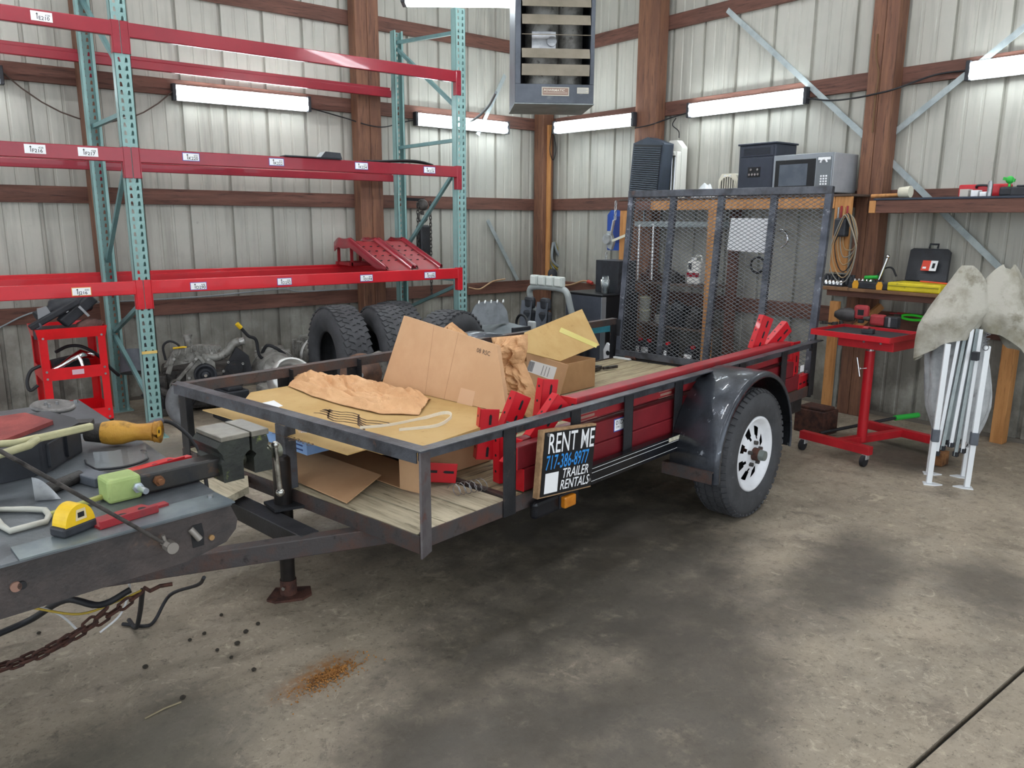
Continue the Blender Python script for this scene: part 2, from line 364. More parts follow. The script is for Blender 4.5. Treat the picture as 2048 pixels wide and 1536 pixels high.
# ------------------------------------------------------------------ lamps
def strip_lamp(a, b, out, label, mat=TUBE, chain=0, group='tube lamps along the girts'):
    a = Vector(a); b = Vector(b); out = Vector(out); d = (b-a).normalized(); up = Vector((0, 0, 1))
    t = thing('tube_lamp', label, 'lamp', (a+b)/2, group=group); O = (a+b)/2
    if abs(out.z) > .9: up = d.cross(out)
    MB().bar(a-O-d*.03, b-O+d*.03, .02, .13, up=up).build('housing', WHT, t, bev=.004)
    for s in (-1, 1): MB().cyl(a-O+out*.032+up*(.033*s), b-O+out*.032+up*(.033*s), .022, n=12).build('tube', mat, t)
    for e, sg in ((a, -1), (b, 1)): MB().box(e-O+d*(sg*.016)+out*.02, (.03, .06, .135), Matrix((d, d.cross(up), up)).transposed()).build('end_cap', BPL, t, bev=.004)
    if chain:
        for e in (.15, .85): MB().cyl(a.lerp(b, e)-O, a.lerp(b, e)-O+Vector((0, 0, chain)), .004, n=6).build('chain', STEEL, t)
    return t
gy = YL-.055; gx = XR-.055
strip_lamp(ony(-110, 145, gy), ony(-4, 151, gy), (0, -1, 0), 'lit tube lamp on the left wall, cut off by the left edge')
strip_lamp(ony(350, 185, gy), ony(612, 209, gy), (0, -1, 0), 'lit twin tube lamp on left wall behind the top rack beams')
strip_lamp(ony(832, 238, gy), ony(1010, 256, gy), (0, -1, 0), 'lit twin tube lamp behind the end column of the rack')
strip_lamp(onx(1115, 256, gx-.15), onx(1268, 239, gx-.15), (-1, 0, 0), 'lit twin tube lamp right of the corner post')
strip_lamp(onx(1384, 221, gx), onx(1612, 192, gx), (-1, 0, 0), 'lit twin tube lamp above the microwave and cabinet heater')
strip_lamp(onx(1945, 142, gx), onx(2180, 112, gx), (-1, 0, 0), 'lit twin tube lamp at the right edge of the photo')
p = CP+ray(812, -6)*5.3
strip_lamp(p, p+Vector((.98, -.75, 0)), (0, 0, -1), 'hanging tube lamp peeking in at the top beside the heater', chain=ZC-p.z-.02, group='ceiling lamps')
for (x, y) in ((1.3, 3.2), (3.6, .9), (4.6, 3.0), (1.0, .2), (-1.6, 2.4), (3.9, 5.3), (.6, 5.2)):
    strip_lamp((x-.9, y, ZC-.25), (x+.9, y, ZC-.25), (0, 0, -1), 'ceiling strip lamp above the frame', CTUBE, group='ceiling lamps')
# ------------------------------------------------------------------ pallet rack on the left wall
def wb(mb, name, mats, t, bev=0): return mb.build(name, mats, t, -t.location, bev=bev)      # vertices given in world space, unrotated root
def wsub(mb, name, mats, part, bev=0): return mb.build(name, mats, part, (0, 0, 0), bev=bev)
XC = (-1.34, 1.352, 4.035); YF, YB, RH = 5.80, 6.90, 3.32
rack = thing('pallet_rack', 'teal pallet rack with red beams standing along the left wall', 'pallet rack', (XC[1], YF, 0))
def column_mesh(face):      # open channel with two rows of punched slots in the face, face at y = 0 looking towards -y
    mb = MB(); hw, dp, pit = .05, .072, .0508; n = int(RH/pit)
    for i in range(n):
        z0, z1 = i*pit, (i+1)*pit
        for cx in (-.021, .021):
            x0, x1 = (-hw, 0) if cx < 0 else (0, hw)
            o = [(x0, 0, z0), (x1, 0, z0), (x1, 0, z1), (x0, 0, z1)]; s = 1 if cx > 0 else -1
            q = [(cx-.0085, 0, z0+.010), (cx+.0085, 0, z0+.010), (cx+.0085-(.004 if s < 0 else 0), 0, z0+.034), (cx+.001*s, 0, z0+.041), (cx-.0085+(.004 if s > 0 else 0), 0, z0+.034)]
            mb.add(o+q, [(0, 1, 5, 4), (1, 2, 6, 5), (2, 3, 7, 6), (3, 8, 7), (3, 0, 4, 8)])
    H = n*pit
    for s in (-1, 1):
        mb.bx(min(s*hw, s*(hw-.003)), max(s*hw, s*(hw-.003)), 0, dp, 0, H)
        mb.bx(min(s*hw, s*(hw-.02)), max(s*hw, s*(hw-.02)), dp-.003, dp, 0, H)
    mb.bx(-.075, .075, -.02, .1, 0, .008)
    return mb
cm = column_mesh(1).build('column', TEAL, rack, (XC[1]-rack.location.x, 0, 0)); cm.data.materials[0] = TEAL
cols = {}
for xi, x in enumerate(XC):
    for back in (0, 1):
        loc = (x-rack.location.x, (YB-YF) if back else 0, 0)
        if xi == 1 and not back: cols[(xi, back)] = cm; continue
        c = share(cm, 'column', rack, loc, (0, 0, PI if back else 0)); cols[(xi, back)] = c
    for (f, zf, zb) in ((0, 3.12, 3.2), (0, 2.5, 3.14), (0, 2.24, 2.24), (0, 2.02, 1.22), (0, 1.02, 1.02), (0, .24, .62), (0, .98, .66)):
        MB().bar((x, YF+.05, zf), (x, YB-.05, zb), .028, .03).build('cross_brace', TEAL2, rack, -rack.location)
MB().bx(-.051, .051, -.003, 0, .62, .64).build('tape', M('yellow_tape', 'd8b86a', .6), cm)
def lab(beam, px, py, small, big, edge, y, w=.108, h=.047):
    p = ony(px, py, y); mb = MB(); x, z = p.x, p.z
    mb.mat(1 if edge else 0).bx(x-w/2-.004, x+w/2+.004, y-.001, y, z-h/2-.004, z+h/2+.004)
    mb.mat(0).bx(x-w/2, x+w/2, y-.0016, y, z-h/2, z+h/2)
    yy = y-.0020; mb.mat(2)
    mb.text(big, .030, (x-.018, yy, z-h/2+.004), (1, 0, 0), (0, 0, 1), wx=1.0 if len(big) < 5 else .9, off=.012)
    mb.text(small, .018, (x+.018, yy, z+.003), (1, 0, 0), (0, 0, 1), wx=1.05)
    mb.prism([(x-.026, z-h/2+.006), (x-.022, z-h/2+.006), (x-.022, z+.010), (x-.017, z+.010), (x-.024, z+.020), (x-.031, z+.010), (x-.026, z+.010)], (0, yy, 0), (1, 0, 0), (0, 0, 1), .0002)
    mb.mat(3); mb.text('RACK', .009, (x-.014, yy, z+.006), (1, 0, 0), (0, 0, 1), wx=1.) if False else None
    return mb.build('label', [WHTP, BLUE_EDGE if edge == 'b' else ORNG, INK, INKG], beam)
BZ = (1.085, 1.965, 2.752)
def beam(bay, back, zc, mat):
    x0, x1 = XC[bay]+.05, XC[bay+1]-.05; bh = .1
    y0, y1 = (YB-.004, YB+.05) if back else (YF-.008, YF+.046)
    if back: y0, y1 = YB-.008, YB+.045
    mb = MB()
    # stepped box beam: tall outer face, lower inner ledge
    prof = [(0, -.046), (0, .046), (.022, .046), (.022, .018), (.04, .018), (.04, -.046)]
    pts = [(y0+p[0] if not back else y1-p[0], zc+p[1]) for p in prof]
    mb.slab([(x0, q[0], q[1]) for q in (pts if back else pts[::-1])], (x1-x0, 0, 0))
    b = wb(mb, 'beam', mat, rack, bev=.005)
    for e, s in ((XC[bay], 1), (XC[bay+1], -1)):
        k = MB(); ya, yb = (y0-.004, y0+.003) if not back else (YB+.002, YB+.009)
        if back: k.bx(min(e+s*.002, e+s*.049), max(e+s*.002, e+s*.049), YB+.001, YB+.008, zc-.15, zc+.052)
        else:
            k.bx(min(e+s*.002, e+s*.049), max(e+s*.002, e+s*.049), YF-.007, YF-.001, zc-.15, zc+.052)
            k.bx(min(e+s*.049, e+s*.056), max(e+s*.049, e+s*.056), YF-.009, YF+.04, zc-.15, zc+.052)
            for zz in (-.12, -.07, 0): k.cyl((e+s*.022, YF-.010, zc+zz), (e+s*.022, YF-.006, zc+zz), .007, n=8)
        k.build('connector', mat, b, bev=.003)
    return b
FB = {}
for bay in (0, 1):
    for i, z in enumerate(BZ):
        m = REDL if i == 0 else REDB
        FB[bay, i] = beam(bay, 0, z, m); beam(bay, 1, z, m)
yl = YF-.009
for px, py, s, t_, e, k in ((83, 33, '438', 'E210', '', (0, 2)), (70, 298, '438', 'F216', '', (0, 1)), (176, 304, '438', 'F217', '', (0, 1)), (163, 583, '440', 'J216', 'o', (0, 0)),
                            (382, 314, '430', 'K220', 'b', (1, 1)), (553, 324, '430', 'K222', 'b', (1, 1)), (723, 332, '430', 'K224', 'b', (1, 1)), (859, 340, '430', 'K226', 'b', (1, 1)),
                            (397, 572, '448', 'D290', 'b', (1, 0)), (569, 563, '448', 'D292', 'b', (1, 0)), (733, 556, '448', 'D294', 'b', (1, 0)), (860, 550, '448', 'D296', 'b', (1, 0))):
    lab(FB[k], px, py, s, t_, e, yl)

# ------------------------------------------------------------------ car ramps lying across the lower beams
zt = BZ[0]+.046
def ramp(x0, y0, label):
    t = thing('car_ramp', label, 'car ramp', (x0, y0, zt+.001), -PI/2, group='red car ramps on the rack')
    W_, Lr, h = .285, .98, .24
    # long side runs along X (tall cradle at low x, slope down towards the rack end)
    def top(u):      # height along the ramp
        if u < .08: return h*.82+h*.18*(u/.08)*1.0
        if u < .3: return h*(1-.04*math.sin((u-.08)/.22*PI))
        return h*(1-(u-.3)/.7)+.012
    mb = MB(); n = 24
    mb.grid(lambda u, v: (u*Lr, .03+v*(W_-.06), top(u)-.02), n, 2)
    mb.grid(lambda u, v: (u*Lr, .03+(1-v)*(W_-.06), top(u)-.026), n, 2)
    mb.build('tread', REDD, t)
    for s, y in ((0, 0.), (1, W_)):
        m2 = MB(); pts = [(u*Lr, top(u)+.012) for u in [i/n for i in range(n+1)]]
        yin = y+.03 if s == 0 else y-.03
        vs = []
        for (x, z) in pts: vs += [(x, y, max(0, z-.085)), (x, y, z), (x, (y+yin)/2, z+.006), (x, yin, z-.024)]
        m2.add(vs, [(i*4+k, i*4+k+1, (i+1)*4+k+1, (i+1)*4+k) for i in range(n) for k in range(3)], True)
        m2.add([tuple(Vector(q)+Vector((0, .004 if s == 0 else -.004, -.004))) for q in vs], [(i*4+k, (i+1)*4+k, (i+1)*4+k+1, i*4+k+1) for i in range(n) for k in range(3)], True)
        m2.build('side_rail', REDB, t)
    m3 = MB()
    for i in range(4):
        for j in range(3):
            u = .46+i*.11; y = .075+j*.075; z = top(u)-.0185
            m3.cyl((u*Lr, y, z-.004), (u*Lr-.002, y, z+.003), .012, n=10)
    m3.build('tread_holes', INK, t)['kind'] = 'stuff'
    k = MB(); k.bx(.02, .05, .0, W_, 0, .03); k.bx(.28, .31, .0, W_, 0, .03); k.bx(.02, .31, .02, .035, 0, .03); k.bx(.02, .31, W_-.035, W_-.02, 0, .03)
    k.bar((.035, .03, .02), (.035, .03, h-.04), .03, .006); k.bar((.035, W_-.03, .02), (.035, W_-.03, h-.04), .03, .006)
    k.bar((.3, .03, .02), (.3, .03, h-.04), .03, .006); k.bar((.3, W_-.03, .02), (.3, W_-.03, h-.04), .03, .006)
    k.build('cradle_frame', REDD, t)
    return t
ramp(3.335, YB+.03, 'red car ramp across the lower rack beams, left of two')
ramp(3.635, YB+.03, 'red car ramp across the lower rack beams, nearer the rack end')
# beams need something to rest the ramps on: wire-free rear edge sits on both beams
# dark flat parts on the middle beams
p = ony(640, 318, YF+.02); zt2 = BZ[1]+.0465
mb = MB(); mb.bx(-.3, .16, -.05, .05, 0, .012); mb.prism([(-.02, 0), (.17, 0), (.155, .05), (.03, .055)], (0, .05, 0), (1, 0, 0), (0, 0, 1), .1)
tag(mb.build('wiper_motor_cover', BPL, None, (p.x, YF+.03, zt2), bev=.004), 'flat black plastic part lying on the middle beam left of a post', 'car part')
p = ony(800, 325, YF+.1)
mb = MB(); n = 20
mb.grid(lambda u, v: (-.34+u*.66, (v-.5)*.16*math.sin(PI*min(1, .15+u*.85)) , .012+.032*math.sin(PI*u)*u), n, 4)
mb.grid(lambda u, v: (-.34+u*.66, (.5-v)*.16*math.sin(PI*min(1, .15+u*.85)), .032*math.sin(PI*u)*u), n, 4)
mb.tube([(-.34+u/20*.66, .08*math.sin(PI*min(1, .15+u/20*.85)), .008+.036*math.sin(PI*u/20)*u/20) for u in range(21)], .008, 6)
mb.tube([(-.34+u/20*.66, -.08*math.sin(PI*min(1, .15+u/20*.85)), .008+.036*math.sin(PI*u/20)*u/20) for u in range(21)], .008, 6)
tag(mb.build('fender_flare', RUB, None, (p.x, YF+.09, zt2), bev=0), 'long black curved trim lying across the middle beam at the rack end', 'car part')

# ------------------------------------------------------------------ unit heater hanging in the middle
HP = CP+ray(1030, 205)*4.5
heater = thing('unit_heater', 'dark grey gas unit heater with tan louvres hanging from above', 'heater', HP, math.radians(-34))
HW, HD, HH = .46, .44, .78
HG = M('heater_grey', '5c626b', .45, .3, '4a4f57', 4, c3='7b8085', sc3=8, lo3=.6, hi3=.8)
mb = MB()      # casing with an open front window
mb.bx(0, HW, HD-.004, HD, 0, HH); mb.bx(0, .004, 0, HD, 0, HH); mb.bx(HW-.004, HW, 0, HD, 0, HH); mb.bx(.004, HW-.004, .004, HD-.004, HH-.004, HH)
mb.bx(0, HW, 0, .02, 0, .105); mb.bx(0, .032, 0, .02, .105, HH); mb.bx(HW-.024, HW, 0, .02, .105, HH)
mb.build('casing', HG, heater, bev=.004)
mb = MB(); mb.bx(-.004, HW+.004, -.004, HD+.002, -.008, 0); mb.build('drip_pan', M('heater_pan', '99a1a3', .4, .5, '7d8587', 6), heater, bev=.003)
LOUV = M('louvre_tan', '8f8778', .5, .1, '7f7869', 5)
for z, a in ((.145, 8), (.235, -25), (.335, -78), (.415, -22), (.51, -20), (.60, -20), (.69, -20)):
    R = rotm(rx=math.radians(a)); m2 = MB()
    m2.box((HW/2+.004, -.012, z+.035), (HW-.066, .004, .062), R); m2.build('louvre', LOUV, heater, bev=.002)
for x, r in ((.17, .1), (.34, .075)):
    MB().cyl((x, .17, .02), (x, .17, HH-.03), r, n=24).build('heat_exchanger', ALU, heater)
mb = MB(); mb.bx(.10, .24, .055, .065, .3, .40); mb.cyl((.215, .065, .345), (.215, .035, .345), .028, n=16); mb.bx(.13, .22, .05, .06, .39, .40)
mb.build('burner_plate', STEEL, heater)
mb = MB().bx(.04, HW-.03, HD-.05, HD-.04, .02, HH-.02); mb.build('rear_baffle', BLK, heater)
mb = MB(); mb.bx(.155, .315, -.004, 0, .04, .088); mb.mat(1).bx(.160, .310, -.0055, -.004, .045, .083); mb.mat(2)
mb.text('POWRMATIC', .0185, (.165, -.0062, .064), (1, 0, 0), (0, 0, 1), wx=1.12, shear=.15, off=.015)
mb.bx(.165, .305, -.006, -.0055, .055, .057)
mb.build('name_plate', [M('plate_silver', 'b9b4a6', .4, .5), M('plate_copper', '8c7468', .5, .2), M('plate_cream', 'd8d2c4', .5)], heater)
mb = MB(); mb.bx(.362, .43, -.003, 0, .055, .088); mb.mat(1)
for i in range(4): mb.bx(.367, .367+.058-.012*(i % 2), -.0036, -.003, .060+i*.0065, .0625+i*.0065)
mb.build('rating_plate', [M('plate_silver', ''), INKG], heater)
for x, y in ((.04, .05), (HW-.04, .05), (.04, HD-.05), (HW-.04, HD-.05)): MB().cyl((x, y, HH), (x, y, ZC-HP.z-.002), .006, n=6).build('hanger_rod', STEEL, heater)
mb = MB(); mb.tube([(0, .1, .62), (-.05, .1, .66), (-.02, .1, .72), (-.01, .12, 1.0)], .012, 8); mb.build('gas_line', STEEL, heater)
# wires strung near the heater and along the girts
def wire(pts, label, r=.006, mat=RUB, sm=True, name='wire', cat='wire'):
    pts = [Vector(p) for p in pts]; O = pts[0].copy(); pts = [q-O for q in pts]
    return tag(MB().tube(spline(pts) if sm else pts, r, 6).build(name, mat, None, O), label, cat)
gyw = YL-.062; gxw = XR-.062
wire(sag(ony(2, 142, gyw), ony(345, 183, gyw-.02), .3), 'thin dark wire drooping between two left wall lamps', mat=M('brown_wire', '4a3c34', .6), sm=False)
wire([ony(620, 216, gyw), ony(690, 236, gyw), ony(735, 250, gyw-.17), ony(768, 254, gyw-.17), ony(800, 246, gyw-.02), ony(828, 240, gyw)], 'black lamp cord passing over the big left wall post')
wire([CP+ray(992, 185)*4.7, CP+ray(975, 215)*5.3, CP+ray(950, 238)*5.9, ony(937, 244, gyw-.05)], 'grey cable running from the heater down to the rack end', .009, M('grey_cable', '8a9296', .5))
wire([onx(1270, 256, gxw-.16), onx(1300, 250, gxw-.16), onx(1335, 238, gxw), onx(1380, 224, gxw)], 'dark cord passing over post between two right wall lamps')
wire([onx(1612, 196, gxw-.02), onx(1660, 201, gxw-.02), onx(1710, 196, gxw-.15), onx(1750, 188, gxw-.15), onx(1790, 178, gxw-.15), onx(1870, 150, gxw), onx(1942, 140, gxw)], 'black lamp cord crossing the right wall post', .007)
wire([onx(1352, 236, gxw), onx(1345, 250, gxw), onx(1357, 262, gxw), onx(1358, 276, gxw)], 'thin black cord hanging over the white quartz heater', .005)
wire([ony(0, 655, gyw)]+[ony(x, y, gyw) for x, y in ((60, 627), (150, 607), (260, 602), (420, 592), (560, 578), (600, 583), (700, 578))], 'pale cable clipped along the lowest left wall girt', .007, M('grey_cable', ''))
wire([onx(1755, 68, gxw-.13), onx(1752, 110, gxw-.135), onx(1757, 150, gxw-.135), onx(1750, 200, gxw-.135), onx(1745, 265, gxw-.135)], 'brown cord hanging from a nail on the right wall post', .007, M('brown_cord', '6b5138', .8))
wire([ony(1010, 558, gyw), ony(985, 563, gyw-.03), ony(960, 578, gyw-.05), ony(937, 575, gyw-.05)], 'tan cord looping along the girt right of the rack', .009, M('tan_cord', 'b59473', .6))
wire([ony(1110, 240, gyw-.2), ony(1105, 255, gyw-.2), ony(1100, 300, gyw-.2), ony(1106, 320, gyw-.2), ony(1112, 300, gyw-.2), ony(1108, 270, gyw-.2)], 'thin cord looped on the pale board of the corner post', .005)

# chain hoist hanging on the left wall behind the rack end
hp = ony(845, 410, YL-.3)
ho = thing('chain_hoist', 'black chain hoist with two chains hanging behind the rack end', 'chain hoist', hp)
mb = MB(); mb.lathe([(0, -.05), (.05, -.05), (.058, -.02), (.058, .02), (.05, .05), (0, .05)], (0, 0, 0), (.6, .8, 0), 20); mb.build('housing', GREASE, ho)
mb = MB(); mb.tube(arc((0, 0, -.12), .05, PI*.5, PI*1.9, 12), .013, 8); mb.cyl((0, 0, -.06), (0, 0, -.1), .016, n=10); mb.build('hook', GREASE, ho)
MB().bx(-.06, .06, -.05, .05, -.52, -.2).build('load_block', BLK, ho, bev=.02)
MB().bar((-.09, .2, .06), (0.02, 0, .05), .03, .03).build('mount', BLK, ho)
LINK = MB().tube([(math.cos(a_)*.012, 0, math.sin(a_)*.012+(.012 if math.sin(a_) > 0 else -.012)) for a_ in [2*PI*i/12 for i in range(12)]], .0048, 6, closed=True)
def chain_run(par, a, b, sag_=0, mat=GREASE, name='chain_link', lk=None, step=.036):
    a = Vector(a); b = Vector(b); L_ = (b-a).length; n = max(2, int(L_/step)); o0 = lk
    for i in range(n):
        t = (i+.5)/n; p = a.lerp(b, t)-Vector((0, 0, 4*sag_*t*(1-t))); t2 = t+.01; d = (a.lerp(b, t2)-Vector((0, 0, 4*sag_*t2*(1-t2)))-p).normalized()
        q = d.to_track_quat('Z', 'Y').to_euler(); m = (d.to_track_quat('Z', 'Y')@Quaternion((0, 0, 1), PI/2*(i % 2))).to_euler()
        if o0 is None: o0 = LINK.build(name, mat, par, p, R=m)
        else: share(o0, name, par, p, m)
    return o0
l0 = chain_run(ho, (-.07, -.02, .02), (-.07, -.02, -.72)); chain_run(ho, (.17, .12, .04), (.17, .12, -.95), lk=l0)
# ------------------------------------------------------------------ utility trailer: local x runs back, y to its left side, z up
TH = math.radians(9.0); TO = Vector((1.331, 2.169, 0)); TL, TW, TZ, DZ = 3.54, 1.72, .78, .46
tr = thing('utility_trailer', 'black open utility trailer with mesh ramp gate and white wheel', 'trailer', TO, TH)
TM = Matrix.Translation(TO)@Matrix.Rotation(TH, 4, 'Z'); TI = TM.inverted()
def tw(l, w, z): return TM@Vector((l, w, z))
def tloc(p): return TI@Vector(p)
def tside(px, py, w): return TI@onp(px, py, tw(0, w, 0), TM.to_3x3()@Vector((0, 1, 0)))
def tdeck(px, py, z): return TI@onz(px, py, z)
SK = -.047                       # the front end is slightly out of square
def fx(w): return SK*w
# top rails: angle iron, flange outwards over the posts
MB().bx(.01, TL, 0, .052, TZ-.006, TZ).bx(.03, TL, .046, .052, TZ-.05, TZ-.006).build('top_rail', RAILM, tr, bev=.0015)
MB().bx(fx(TW), TL, TW-.052, TW, TZ-.006, TZ).bx(fx(TW)+.02, TL, TW-.052, TW-.046, TZ-.05, TZ-.006).build('top_rail', RUSTY, tr, bev=.0015)
mb = MB(); mb.slab([(0, 0, TZ-.006), (.055, 0, TZ-.006), (fx(TW)+.055, TW, TZ-.006), (fx(TW), TW, TZ-.006)], (0, 0, .0065))
mb.slab([(.004, .03, TZ-.05), (.010, .03, TZ-.05), (fx(TW)+.01, TW-.01, TZ-.05), (fx(TW)+.004, TW-.01, TZ-.05)], (0, 0, .044)); mb.build('top_rail', RAILM, tr, bev=.0015)
# posts: angle irons
def spost(l0, wid, w, sgn, z0=.40, mat=BLK):
    mb = MB(); mb.bx(l0, l0+wid, min(w, w+sgn*.006), max(w, w+sgn*.006), z0, TZ-.0065); e = l0+wid-.006
    mb.bx(e, e+.006, min(w, w+sgn*.05), max(w, w+sgn*.05), z0+.07, TZ-.0065); return mb.build('post', mat, tr, bev=.001)
for l0, wd in ((.455, .07), (.875, .065), (1.275, .07), (1.72, .075), (2.42, .075), (2.99, .075), (3.46, .075)): spost(l0, wd, .038, 1)
for l0, wd in ((.46, .07), (.90, .07), (1.30, .07), (1.74, .07), (2.45, .07), (3.0, .07), (3.46, .07)): spost(l0, wd, TW-.038, -1)
mb = MB(); mb.slab([(.005, .006, .385), (.075, .036, .385), (.07, .042, .385), (0, .012, .385)], (0, 0, TZ-.3915)); mb.build('post', M('scaled_steel', '6b6768', .55, .3, '5a5355', 9, c3='6b4a42', sc3=16, lo3=.58, hi3=.7), tr, bev=.001)
mb = MB(); mb.bx(fx(.83)-.002, fx(.83)+.004, .795, .865, .40, TZ-.05); mb.bx(fx(.83)+.004, fx(.83)+.05, .795, .801, .46, TZ-.05); mb.build('post', RAILM, tr, bev=.001)
mb = MB(); mb.bx(fx(TW)+.012, fx(TW)+.018, TW-.11, TW-.04, .40, TZ-.0065); mb.bx(fx(TW)+.018, fx(TW)+.075, TW-.046, TW-.04, .40, TZ-.0065); mb.build('post', BLK, tr, bev=.001)
# bed frame
MB().bx(.03, TL, .046, .052, .40, DZ+.006).bx(.03, TL, .052, .10, .40, .406).build('bed_rail', RUSTY, tr, bev=.001)
MB().bx(fx(TW)+.02, TL, TW-.052, TW-.046, .40, DZ+.006).bx(fx(TW)+.02, TL, TW-.1, TW-.052, .40, .406).build('bed_rail', RUSTY, tr, bev=.001)
mb = MB(); mb.slab([(.012, .03, .395), (.018, .03, .395), (fx(TW)+.018, TW-.03, .395), (fx(TW)+.012, TW-.03, .395)], (0, 0, .065))
mb.slab([(.018, .052, .395), (.06, .052, .395), (fx(TW)+.06, TW-.052, .395), (fx(TW)+.018, TW-.052, .395)], (0, 0, .006)); mb.build('bed_rail', RUSTY, tr, bev=.001)
MB().bx(TL-.02, TL, .052, TW-.052, .38, DZ+.012).build('bed_rail', BLK, tr, bev=.001)
MB().bx(.505, .511, .052, TW-.052, .40, DZ+.008).bx(.511, .535, .052, TW-.052, DZ+.003, DZ+.008).build('crossbar', RUSTY, tr, bev=.001)
for l in (1.2, 1.9, 2.6): MB().bx(l, l+.05, .052, TW-.052, .395, .42).build('crossbar', BLK, tr)
# planks
x = .0
for i, wd in enumerate((.142, .15, .165)):
    x0 = .024+x; x += wd+.006; mb = MB()
    mb.slab([(x0+.075*0, .056, DZ-.036), (x0+wd, .056, DZ-.036), (x0+wd+(fx(TW)*(1-i/3)), TW-.056, DZ-.036), (x0+(fx(TW)*(1-i/3)), TW-.056, DZ-.036)], (0, 0, .036))
    mb.build('plank', PLANKX, tr, (0, 0, random.uniform(-.002, .002)), bev=.003)
n = 10; wd = (TW-.116)/n
for i in range(n):
    mb = MB(); mb.bx(.54, TL-.022, .058+i*wd+.003, .058+(i+1)*wd-.003, DZ-.036, DZ); mb.build('plank', PLANK, tr, (0, 0, random.uniform(-.003, .003)), bev=.004)
# side box beam with pinstripes under the right rail
mb = MB(); mb.bx(.95, 1.72, -.002, .034, .415, .50); mb.mat(1)
for z in (.43, .468, .487): mb.bx(.952, 1.718, -.0026, -.002, z, z+.0022)
sb = mb.build('side_beam', [M('gloss_black', '17181b', .25, .2, '202228', 5), WHT], tr, bev=.003)
mb = MB(); q = tside(1350, 890, -.004); mb.bx(q.x-.06, q.x+.06, -.004, -.003, .475, .495); mb.build('decal', M('old_decal', 'd9d6c4', .6, 0, 'a9a48c', 30), sb)
MB().bx(.60, .90, .0, .036, .355, .43).build('corner_box', M('gloss_black', ''), tr, bev=.015)
# amber side marker
q = tside(1142, 1003, -.03); mb = MB(); mb.bx(q.x-.042, q.x+.042, -.004, .0, q.z-.028, q.z+.03); mk = mb.build('marker_light', BPL, tr)
MB().bx(q.x-.038, q.x+.038, -.03, -.004, q.z-.024, q.z+.026).build('lens', M('amber_lens', 'c47a20', .2, 0, 'b06a18', 20, coat=.5), mk, bev=.006)
# rent sign
sA = tside(1064, 930, -.014); SZ = (.355, .278)
sg = MB(); U = Vector((1, 0, -.105)).normalized(); W = Vector((.105, 0, 1)).normalized(); O = Vector((.578, -.014, .462))
def srect(mb, u0, u1, w0, w1, y0, y1):
    pts = [O+U*u0+W*w0, O+U*u1+W*w0, O+U*u1+W*w1, O+U*u0+W*w1]; mb.slab([(p.x, y1, p.z) for p in pts], (0, y0-y1, 0))
srect(sg, 0, SZ[0], 0, SZ[1], -.030, -.004); sign = sg.build('sign_board', M('plywood_edge', 'ab8a66', .7, 0, '8d6f50', 30), tr)
sg = MB(); srect(sg, .012, SZ[0]-.004, .006, SZ[1]-.008, -.033, -.0305); k = .0335
def st(mat, s, size, u, w, wx, sh=0, off=.02):
    p = O+U*u+W*w; sg.mat(mat); sg.text(s, size, (p.x, -k, p.z), U, W, wx=wx, shear=sh, off=off)
st(1, 'RENT ME', .118, .034, .182, .655, 0, .006); st(2, '717-386-8977', .084, .028, .115, .60, .12, .008); st(1, 'TRAILER', .058, .140, .068, .84, .2, .008); st(1, 'RENTALS', .058, .132, .020, .83, .2, .008)
sg.mat(1); srect(sg, .034, .118, .016, .100, -k, -.033)      # white square where the square code stands; the code itself is left out
for u, w in ((.03, .26), (.335, .035)): p = O+U*u+W*w; sg.mat(3); sg.cyl((p.x, -.032, p.z), (p.x, -.037, p.z), .008, n=12)
sg.build('sign_face', [M('sign_black', '14161a', .35), WHTP, M('sign_blue', '2f8fdc', .45), STEEL], sign)
